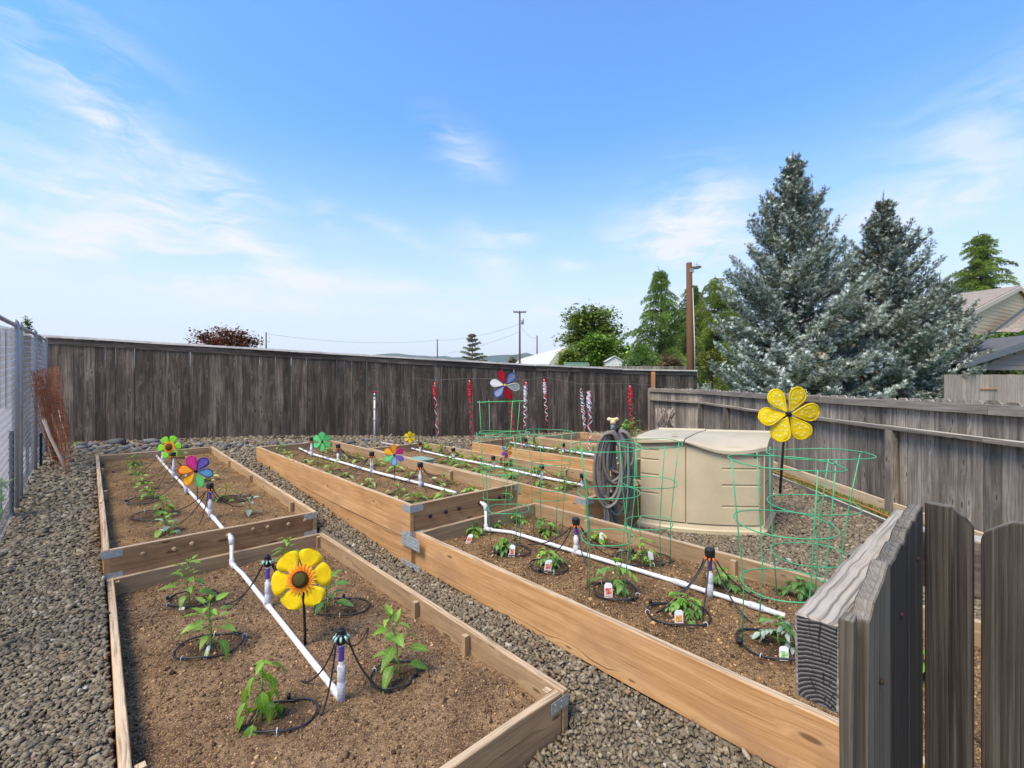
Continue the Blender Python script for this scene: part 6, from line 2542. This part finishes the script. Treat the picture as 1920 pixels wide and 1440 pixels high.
def broadleaf(label, px, d, ytop, wpx, seed, tint, leaf=.22, n=2600, ybot=None, name='leafy_tree', flat=1.0, group='leafy trees beyond the tall fence', trunk=True, cat='tree'):
    rng = np.random.default_rng(seed)
    x = loc(px, d)
    zt_, rw = zat(ytop, d), wpx * d / F / 2
    zb = zat(ybot, d) if ybot is not None else .4
    t = thing(name, label, cat, (x, d, 0), group)
    hc_, rh = (zt_ + zb) / 2, (zt_ - zb) / 2
    ncl = 46
    cl = []
    while len(cl) < ncl:
        q = rng.uniform(-1, 1, 3)
        r_ = np.linalg.norm(q)
        if .35 < r_ < 1:
            cl.append(q * (.93 + .12 * rng.random()))
    cl = np.array(cl) * np.array([rw, rw, rh]) * .88 + np.array([x, d, hc_])
    tr = MB()
    if trunk:
        tr.tube([(x, d, -.3), (x + .1, d, zb + rh * .3), (x, d, hc_ + rh * .3)], [rw * .10, rw * .08, rw * .03], 8)
    for c in cl[:18]:
        m_ = np.array([x, d, zb + rh * .35])
        tr.tube([m_, (m_ + c) / 2 + (0, 0, rh * .12), c], [rw * .035, rw * .02, rw * .006], 5, caps=False)
    tr.build('trunk', M['bark'], t)
    k = rng.integers(0, ncl, n)
    cs = min(rw, rh) * .34
    pos = cl[k] + rng.normal(0, 1, (n, 3)) * cs * .58 * np.array([1.25, 1.25, .8 * flat])
    D = rng.normal(0, 1, (n, 3))
    D[:, 2] = D[:, 2] * .6 - .2
    D, A, B = frames_of(D)
    L = leaf * rng.uniform(.6, 1.3, (n, 1))
    ctone = rng.uniform(.85, 1.6, ncl)
    col = np.array(tint)[None] * ctone[k][:, None] * np.exp(rng.normal(0, .22, (n, 1)))
    v = np.stack([pos, pos + D * L * .5 + A * L * .36, pos + D * L, pos + D * L * .5 - A * L * .36], 1).reshape(-1, 3)
    fast_obj('crown', v, np.arange(n * 4).reshape(-1, 4), M['foliage'], t, cols=np.clip(np.repeat(col, 4, 0), 0, 1))
    return t


broadleaf('rounded maple tree with a tall leafy crown right of the hoop building', 1112, 50, 572, 108, 21, (.14, .19, .03), .42, 9000, 668, flat=.8)
broadleaf('lower bright green tree in front of the rounded maple', 1128, 44, 624, 118, 22, (.13, .225, .03), .34, 8000, 700)
broadleaf('small lime green bush tree beside the hoop building', 1066, 42, 648, 38, 23, (.20, .27, .035), .24, 3000, 698)
broadleaf('reddish brown copper leaved tree showing above the left part of the tall fence', 428, 30, 612, 124, 24, (.13, .042, .018), .18, 8000, 690, flat=.8)
broadleaf('broad yellow green tree mass behind the wooden light pole', 1290, 48, 605, 90, 31, (.13, .19, .03), .36, 7000, 700)
broadleaf('tan brown shrub beyond the fence, left of the light pole', 1258, 30, 662, 46, 25, (.16, .11, .055), .13, 2400, 705, name='brown_shrub', cat='shrub', group='shrubs beyond the fence')
broadleaf('green shrub below the tall open conifer', 1200, 31, 668, 70, 26, (.08, .125, .03), .14, 2400, 708, name='green_shrub', cat='shrub', group='shrubs beyond the fence')
broadleaf('yellowish shrub between the light pole and the spruces', 1332, 26, 655, 56, 27, (.15, .16, .03), .13, 2200, 725, name='yellow_shrub', cat='shrub', group='shrubs beyond the fence')
broadleaf('thin young tree whose tip shows above the chain link fence', 51, 11.5, 586, 12, 28, (.12, .16, .04), .10, 240, 660, name='young_tree')
broadleaf('pale bush far off beside the tall power pole', 962, 85, 666, 18, 29, (.19, .17, .07), .4, 500, 690, name='pale_bush', cat='shrub', group='shrubs beyond the fence')

# clipped hedge in front of the tan house
def hedge(label, px0, px1, d, ytop0, ytop1, seed, tint):
    rng = np.random.default_rng(seed)
    x0, x1 = loc(px0, d), loc(px1, d)
    t = thing('hedge', label, 'hedge', ((x0 + x1) / 2, d, 0))
    n = 9000
    fx = rng.random(n)
    zt_ = zat(ytop0 + (ytop1 - ytop0) * fx, d) + .12 * np.sin(fx * 19 + seed) + .08 * np.sin(fx * 47)
    up = rng.random(n) < .4
    z = np.where(up, zt_ - rng.random(n) * .2, zt_ * rng.random(n))
    y = np.where(up, d + rng.uniform(0, 2.2, n), d + rng.uniform(-.15, .25, n))
    pos = np.stack([x0 + (x1 - x0) * fx, y, z], -1) + rng.normal(0, .05, (n, 3))
    D = rng.normal(0, 1, (n, 3))
    D, A, B = frames_of(D)
    L = .21 * rng.uniform(.6, 1.3, (n, 1))
    col = np.array(tint)[None] * np.exp(rng.normal(0, .3, (n, 1)))
    v = np.stack([pos, pos + D * L * .5 + A * L * .4, pos + D * L, pos + D * L * .5 - A * L * .4], 1).reshape(-1, 3)
    fast_obj('foliage', v, np.arange(n * 4).reshape(-1, 4), M['foliage'], t, cols=np.clip(np.repeat(col, 4, 0), 0, 1))
    mb = MB()
    for i in range(12):
        xx_ = x0 + (x1 - x0) * (i + .5) / 12
        mb.tube([(xx_, d + .8, -.2), (xx_, d + .8, 1.5)], .05, 6)
    mb.build('stems', M['bark'], t)


hedge('leafy green hedge between the tan house and the garage roof', 1770, 2040, 21.5, 634, 626, 5, (.10, .165, .03))

# ------------------------------------------------------------------ houses and sheds beyond the fences
def poly_prism(pts, thick_v, mb=None):
    mb = mb or MB()
    n = len(pts)
    a = [np.asarray(p, float) for p in pts]
    b = [p + thick_v for p in a]
    mb.add(a + b, [list(range(n)), list(range(2 * n - 1, n - 1, -1))] + [[i, (i + 1) % n, n + (i + 1) % n, n + i] for i in range(n)])
    return mb


hs = thing('house', 'tan two storey house with a pale shingle roof, at the right edge', 'house', (loc(1880, 26), 26, 0))
gd = unit([.88, .47, 0])                    # along the gable wall, to the right
rd = unit([-.47, .88, 0])                   # along the ridge, away
rt = Q(1906, 540, 26)
hw = 6.3
zr = rt[2]
ze = zr - hw * .285
wl, wr_ = rt - gd * hw, rt + gd * hw
base_l, base_r = np.array([*wl[:2], -.2]), np.array([*wr_[:2], -.2])
gable = [base_l, base_r, np.array([*wr_[:2], ze]), np.array([*rt[:2], zr - .05]), np.array([*wl[:2], ze])]
poly_prism(gable, rd * .15).build('gable_wall', M['siding'], hs)
# lap siding on the gable wall, each course tilted
mb = MB()
z = 2.6
while z < zr - .25:
    half = hw if z < ze else hw * (zr - z) / (zr - ze)
    half -= .03
    a = np.array([*(rt - gd * half)[:2], z + .10])
    c = np.array([*(rt + gd * half)[:2], z + .10])
    mb.plank(a - rd * .022, c - rd * .022, (-rd * .012 + np.array([0, 0, -.205])) * 1.0, rd * .02)
    z += .2
o = mb.build('siding_courses', M['siding'], hs)
poly_prism([base_l, base_l + rd * 9, np.array([*(wl + rd * 9)[:2], ze]), np.array([*wl[:2], ze])], gd * .15).build('side_wall', M['siding'], hs)
mb = MB()
mb.plank(base_l - rd * .03 - gd * .0 + (0, 0, .2), np.array([*(wl - rd * .03)[:2], ze]), gd * .16, rd * .06)
mb.build('corner_trim', M['trim_cream'], hs)
ov = rd * -.14
nL = unit(np.cross(rd, np.array([*(wl - rt)[:2], ze - zr])))
sl = np.array([*(-gd * hw)[:2], ze - zr]) / hw
sr = np.array([*(gd * hw)[:2], ze - zr]) / hw
for nm, q in (('roof', sl), ('roof', sr)):
    e = rt + q * (hw + .35)
    poly_prism([rt + ov, e + ov, e + rd * 10, rt + rd * 10], np.array([0, 0, .12])).build(nm, M['shingle'], hs)
    mb = MB()
    mb.plank(rt + ov - rd * .03 - (0, 0, .05), e + ov - rd * .03 - (0, 0, .05), (0, 0, .24), rd * .05)
    mb.build('rake_board', M['trim_cream'], hs)
wv_ = wl + rd * 2.2
mb = MB()
q = np.array([*(wv_ - gd * .03)[:2], ze - 1.5])
mb.plank(q, q + rd * 1.3, (0, 0, 1.2), gd * .04)
w_o = mb.build('window', M['glass'], hs)
mb = MB()
for a, c, wv2 in ((q - (0, 0, .66), q - (0, 0, .66) + rd * 1.3, (0, 0, .10)), (q + (0, 0, .66), q + (0, 0, .66) + rd * 1.3, (0, 0, .10)),
                  (q - rd * .05 - (0, 0, .05), q - rd * .05 + (0, 0, .05), (0, 0, 1.3))):
    mb.plank(a - gd * .04, c - gd * .04, wv2, gd * .05)
mb.plank(q - gd * .045 - (0, 0, .6) , q - gd * .045 + (0, 0, .6), rd * .09, gd * .04)
mb.build('window_frame', M['white_paint'], w_o)
# the lower roof in front of the gable
pr = [Q(1858, 622, 23.2), Q(1925, 572, 24.2), Q(2050, 575, 25.5), Q(2060, 626, 23.0)]
poly_prism(pr, np.array([.05, .1, -.14])).build('lower_roof', M['shingle'], hs)
mb = MB()
mb.plank(pr[0] - (0, .02, .06), pr[1] - (0, .02, .06), (0, 0, .12), (0, .05, 0))
mb.build('roof_flashing', M['fascia'], hs)
poly_prism([np.array([*pr[0][:2], -.2]) + (.4, .5, 0), np.array([*pr[3][:2], -.2]) + (0, .5, 0), pr[3] + (0, .5, -.1), pr[0] + (.4, .5, -.1)], np.array([0, .15, 0])).build('lower_wall', M['siding'], hs)

ga = thing('garage', 'taupe garage gable under a dark grey roof edge, behind the tan board fence', 'garage', (loc(1900, 17), 17.2, 0))
d = 17.0
L0, L1 = Q(1790, 686, d), Q(1960, 632, d)
poly_prism([Q(1812, 694, d), Q(2030, 694, d), Q(2030, 640, d), Q(1960, 640, d)], np.array([0, .15, 0])).build('gable_wall', M['siding_pink'], ga)
mb = MB()
for k in range(6):
    zz_ = zat(694 - k * 9.5, d)
    x0 = loc(1812 + k * 30, d)
    mb.plank((x0, d - .012, zz_ + .09), (loc(2030, d), d - .012, zz_ + .09), (0, -.018, -.18), (0, .012, 0))
mb.build('siding_courses', M['siding_pink'], ga)
mb = MB()
mb.plank(L0 + (0, -.35, 0), L1 + (0, -.35, 0), (0, 0, .21), (0, .05, 0))
mb.plank(L1 + (0, -.35, 0), Q(2130, 690, d) + (0, -.35, 0), (0, 0, .21), (0, .05, 0))
mb.build('fascia', M['fascia'], ga)
poly_prism([L0 + (0, -.33, .08), L1 + (0, -.33, .08), L1 + (0, 6, .08), L0 + (0, 6, .08)], np.array([0, 0, .06])).build('roof', M['roof_dark'], ga)
poly_prism([L1 + (0, -.33, .08), Q(2130, 690, d) + (0, -.33, .08), Q(2130, 690, d) + (0, 6, .08), L1 + (0, 6, .08)], np.array([0, 0, .06])).build('roof', M['roof_dark'], ga)
mb = MB()
mb.plank((loc(1830, d), d + .6, -.2), (loc(1830, d), d + .6, zat(694, d)), (.2, 0, 0), (0, .2, 0))
mb.plank((loc(1830, d), d + 3.5, 1.0), (loc(2030, d), d + 3.5, 1.0), (0, 0, 2.4), (0, .1, 0))
mb.build('back_wall', M['siding_pink'], ga)
tf = thing('tan_board_fence', 'tan board fence with a gate latch bar, in front of the garage', 'fence', (loc(1870, 14.5), 14.5, 0))
d = 14.5
x = loc(1770, d)
i = 0
while x < loc(2040, d):
    wd = .14 + R.uniform(-.004, .01)
    mb = MB()
    zt_ = zat(702 + .6 * R.random(), d)
    mb.plank((x + wd / 2, d + R.uniform(-.004, .004), -.1), (x + wd / 2, d, zt_), (wd - .008, 0, 0), (0, .02, 0), seg=3, jit=.002)
    mb.build('board', M['tan_fence'], tf)
    x += wd
mb = MB()
q = Q(1838, 729, d - .03)
mb.plank(q, q + (.55, 0, 0), (0, 0, .035), (0, .03, 0))
mb.build('latch_bar', M['post_brown'], tf)

gh = thing('hoop_building', 'long pale hoop roofed building beyond the tall fence', 'building', (loc(1035, 62), 62, 0))
d0, d1 = 60.0, 66.0
r0 = None
path = []
ax0 = np.array([loc(1093, 56), 56.0, 0])
ax1 = np.array([loc(1000, 82), 82.0, 0])
axd = unit(ax1 - ax0)
axn = np.array([axd[1], -axd[0], 0])
hw_, hh_ = 5.0, zat(651, 62)
sec = [(-hw_ * math.cos(a), hh_ * (math.sin(a) ** .75)) for a in np.linspace(0, math.pi, 17)]
nst = 15
pts, fs = [], []
for i in range(nst):
    c = ax0 + (ax1 - ax0) * i / (nst - 1)
    for k, (o_, z_) in enumerate(sec):
        pts.append(c + axn * o_ * (1.0 if i % 2 == 0 else .985) + (0, 0, z_ * (1.0 if i % 2 == 0 else .988)))
ns = len(sec)
for i in range(nst - 1):
    for k in range(ns - 1):
        fs.append([i * ns + k, i * ns + k + 1, (i + 1) * ns + k + 1, (i + 1) * ns + k])
mb = MB()
mb.add(pts, fs)
mb.build('hoop_roof', M['greenhouse'], gh)
mb = MB()
mb.add([ax0 + axn * o_ + (0, 0, z_) for o_, z_ in sec], [list(range(ns))])
mb.build('end_wall', M['greenhouse'], gh)
mb = MB()
q = ax0 - axn * -2.0 - axd * .05
for k in range(3):
    mb.plank(q + axn * (k - 1) * .9 + (0, 0, 2.0), q + axn * (k - 1) * .9 + (0, 0, 3.6), axn * .7, axd * .05)
mb.build('window', M['glass'], gh)
ws = thing('white_shed', 'small white shed with a gabled roof far beyond the tall fence', 'shed', (loc(1152, 40), 40, 0))
d = 40.0
x0, x1, xm = loc(1138, d), loc(1167, d), loc(1153, d)
zt_, ze_ = zat(669, d), zat(678, d)
poly_prism([(x0, d, -.2), (x1, d, -.2), (x1, d, ze_), (xm, d, zt_), (x0, d, ze_)], np.array([0, 1.6, 0])).build('walls', M['white_paint'], ws)
for sgn in (-1, 1):
    xe = x0 - .1 if sgn < 0 else x1 + .1
    poly_prism([(xm, d - .1, zt_ + .04), (xe, d - .1, ze_ + .0), (xe, d + 1.7, ze_ + .0), (xm, d + 1.7, zt_ + .04)], np.array([0, 0, .06])).build('roof', M['white_paint'], ws)
gh2 = thing('grey_roofed_house', 'grey roofed house glimpsed between the light pole and the spruce', 'house', (loc(1325, 55), 55, 0))
d = 55
poly_prism([(loc(1300, d), d, -.2), (loc(1350, d), d, -.2), (loc(1350, d), d, zat(668, d)), (loc(1300, d), d, zat(668, d))], np.array([0, 3, 0])).build('wall', M['white_paint'], gh2)
poly_prism([(loc(1298, d), d - .2, zat(669, d)), (loc(1352, d), d - .2, zat(669, d)), (loc(1345, d), d + 3, zat(652, d)), (loc(1303, d), d + 3, zat(652, d))], np.array([0, 0, .15])).build('roof', M['lamp_grey'], gh2)
# low fences in the distance
df = thing('distant_fence', 'low distant board fence beyond the tall fence, left of the light pole', 'fence', (loc(1200, 27), 27, 0))
x = loc(1085, 27)
i = 0
while x < loc(1290, 27):
    mb = MB()
    mb.plank((x, 27, -.1), (x, 27, zat(686.5, 27)), (.23, 0, 0), (0, .03, 0), seg=1)
    mb.build('board', M['fence_light'], df)
    x += .25
gf_ = thing('wire_panel_fence', 'pale green wire panel fence just above the tall fence, beside the lime green bush', 'fence', (loc(1080, 34), 34, 0))
mb = MB()
for k in range(24):
    x = loc(1058 + k * 2.0, 34)
    mb.tube([(x, 34, 0), (x, 34, zat(680, 34))], .012, 4)
for k in range(6):
    z_ = zat(680 + k * 4, 34)
    mb.tube([(loc(1058, 34), 34, z_), (loc(1104, 34), 34, z_)], .012, 4)
mb.build('wires', M['barb_green'], gf_)

# ------------------------------------------------------------------ poles and wires
lp = thing('light_pole', 'brown wooden pole with a small grey lamp, in front of the conifers', 'light pole', (loc(1294, 17.6), 17.6, 0))
d = 17.6
tp = zat(493, d)
mb = MB()
mb.tube([(loc(1295, d), d, -.3), (loc(1294.5, d), d, 2.5), (loc(1292, d), d, tp)], [.150, .138, .108], 12)
mb.build('pole', M['pole'], lp)
mb = MB()
a = np.array(Q(1297, 505, d - .05))
mb.tube([a, a + (.10, 0, .05), a + (.24, -.02, .06)], [.045, .04, .035], 8)
mb.plank(a + (-.02, 0, -.12), a + (-.02, 0, .02), (.16, 0, 0), (0, .14, 0))
mb.build('bracket', M['lamp_grey'], lp)
mb = MB()
c = np.array(Q(1305, 501, d - .05))
mb.lathe(c, [(.05, -.02), (.19, -.025), (.21, -.01), (.17, .03), (.08, .07), (.045, .08), (.045, .14), (.03, .16)], 14)
mb.build('lamp_head', M['lamp_grey'], lp)
mb = MB()
mb.lathe(c, [(.01, -.065), (.12, -.055), (.17, -.025)], 12)
mb.build('lamp_lens', M['lens'], lp)
mb = MB()
mb.tube([(loc(1301.5, d), d - .05, 1.4), (loc(1301.5, d), d - .05, 3.0), (loc(1297.5, d), d - .05, zat(540, d))], .022, 7)
mb.build('conduit', M['conduit'], lp)
mb = MB()
mb.plank((loc(1304, d), d - .08, 1.25), (loc(1304, d), d - .08, 1.5), (.13, 0, 0), (0, .1, 0))
mb.plank((loc(1303, d), d - .08, 1.75), (loc(1303, d), d - .08, 2.05), (.09, 0, 0), (0, .08, 0))
mb.build('electric_box', M['lamp_grey'], lp)
mb = MB()
mb.plank((loc(1290, d), d - .17, -.2), (loc(1290, d), d - .17, zat(702, d)), (.13, 0, 0), (0, .1, 0))
mb.build('support_block', M['post_brown'], lp)
bp = thing('bent_pipe', 'white hooped pipe just left of the foot of the light pole', 'pipe', (loc(1281, 16.5), 16.5, 0))
d = 16.5
mb = MB()
mb.tube([(loc(1279, d), d, 0), (loc(1279, d), d, zat(706, d)), (loc(1280, d), d, zat(700, d)), (loc(1284, d), d, zat(698, d)), (loc(1290, d), d, zat(698, d))], .03, 8)
mb.build('hoop', M['conduit'], bp)


def power_pole(label, px, d, ytop, r_=.16, arm=0.0, extra=False):
    t = thing('power_pole', label, 'power pole', (loc(px, d), d, 0), 'power poles in the distance')
    x = loc(px, d)
    mb = MB()
    mb.tube([(x, d, -.3), (x, d, zat(ytop, d))], [r_ * 1.2, r_ * .8], 8)
    mb.build('pole', M['pole_far'], t)
    if arm:
        z_ = zat(ytop + 2.5, d)
        mb = MB()
        mb.plank((x - arm, d - .15, z_), (x + arm, d - .15, z_), (0, 0, .2), (0, .15, 0))
        mb.build('cross_arm', M['pole_far'], t)
        for q in (-.95, -.6, .6, .95):
            mb = MB()
            mb.lathe((x + arm * q, d - .15, z_ + .1), [(.05, 0), (.09, .05), (.05, .12), (.08, .18)], 7)
            mb.build('insulator', M['lamp_grey'], t)
    if extra:
        mb = MB()
        mb.lathe((x + .45, d - .1, zat(ytop + 20, d)), [(.05, -.5), (.24, -.45), (.26, .4), (.1, .5)], 9)
        mb.build('transformer', M['lamp_grey'], t)


power_pole('tall power pole with a cross arm above the tall fence', 974.5, 75, 583, .17, 1.05, True)
power_pole('shorter power pole just right of the one with the cross arm', 1007, 95, 629, .15)
power_pole('thin power pole left of the bare topped conifer', 820, 110, 636, .16)
power_pole('small power pole right behind the copper leaved tree', 499, 85, 623, .14)


def span(label, pts, sag):
    t = thing('overhead_wire', label, 'wire', pts[0], 'overhead wires')
    mb = MB()
    for a, c in zip(pts[:-1], pts[1:]):
        a, c = np.asarray(a), np.asarray(c)
        mb.tube([a * (1 - s) + c * s - np.array([0, 0, sag * 4 * s * (1 - s)]) for s in np.linspace(0, 1, 14)], .018, 4, caps=False)
    mb.build('cable', M['wire_dark'], t)


span('long low wire from the small left pole to the thin pole', [Q(500, 626, 85), Q(820, 638, 110)], 1.1)
span('upper wire from the thin pole to the pole with the cross arm', [Q(820, 638, 110), Q(974, 608, 75)], .7)
span('lower wire from beside the conifer to the pole with the cross arm', [Q(840, 662, 110), Q(974, 622, 75)], .5)
span('short wire between the two poles on the right', [Q(976, 610, 75), Q(1007, 632, 95)], .9)

# ------------------------------------------------------------------ hills on the horizon
def hill(label, pts, d):
    pts_, fs = [], []
    n = 60
    xs_ = np.linspace(pts[0][0], pts[-1][0], n)
    hx = np.interp(xs_, [p[0] for p in pts], [p[1] for p in pts])
    hx = hx - .8 * fbm(xs_ * .06, xs_ * 0 + d * .01, 4, 4) * 3
    for x, y in zip(xs_, hx):
        top = Q(x, min(y, 719), d)
        pts_ += [(loc(x, d) * .9, d * .9, -3), tuple(top), (top[0] * 1.15, d * 1.15, -3)]
    for i in range(n - 1):
        for k in range(2):
            fs.append([i * 3 + k, i * 3 + k + 1, i * 3 + k + 4, i * 3 + k + 3])
    o = fast_obj('hill', pts_, np.array(fs), M['hill'], smooth=True)
    tag(o, kind='structure')
    return o


hill('', [(560, 690), (640, 672), (735, 662), (800, 668), (900, 670), (960, 664), (990, 662), (1030, 676), (1100, 690), (1300, 700)], 3200)
hill('', [(-500, 700), (-300, 690), (200, 690), (620, 684), (860, 680), (1100, 684), (1700, 690), (2300, 700)], 2200)

# ------------------------------------------------------------------ what shows through the chain link fence
pbz = 30.0
pb_ = thing('pale_building', 'long pale ribbed metal building seen through the chain link fence', 'building', (loc(0, pbz), pbz, 0))
poly_prism([(loc(-420, pbz), pbz, -.6), (loc(64, pbz), pbz, -.6), (loc(64, pbz), pbz, zat(618, pbz)), (loc(-420, pbz), pbz, zat(600, pbz))], np.array([-4.3, 4, 0])).build('wall', M['pale_metal'], pb_)
mb = MB()
x = loc(-420, pbz)
while x < loc(63, pbz):
    mb.plank((x, pbz - .03, -.5), (x, pbz - .03, zat(619, pbz)), (.10, 0, 0), (0, .06, 0))
    x += .42
mb.build('rib', M['pale_metal'], pb_)
lot = MB()
a_, b_, c_, d_ = W3(-2, CHAIN_V - .10, -.12), W3(60, CHAIN_V - .10, -.12), W3(60, -60, -.12), W3(-2, -60, -.12)
lot.add([a_, b_, c_, d_], [[0, 1, 2, 3]])
o = lot.build('gravel_lot', plain('pale_lot_gravel', (.40, .37, .36), .95, .2, 14, bump=.4), None)
tag(o, kind='structure')

# ------------------------------------------------------------------ the air: far hills fade into it
hz_ = MB()
hz_.box((0, 0, 118), 9200, 9200, 250)
hm = bpy.data.materials.new('air_haze')
hm.use_nodes = True
ht = NT(hm.node_tree)
for nd in list(ht.N):
    if nd.type == 'BSDF_PRINCIPLED':
        ht.N.remove(nd)
pv = ht.n('ShaderNodeVolumePrincipled')
pv.inputs['Color'].default_value = (.86, .93, 1.0, 1)
pv.inputs['Density'].default_value = 0.00010
pv.inputs['Anisotropy'].default_value = 0.2
ht.L.new(pv.outputs[0], ht.N.get('Material Output').inputs['Volume'])
ho = hz_.build('haze', hm, None)
tag(ho, kind='stuff')
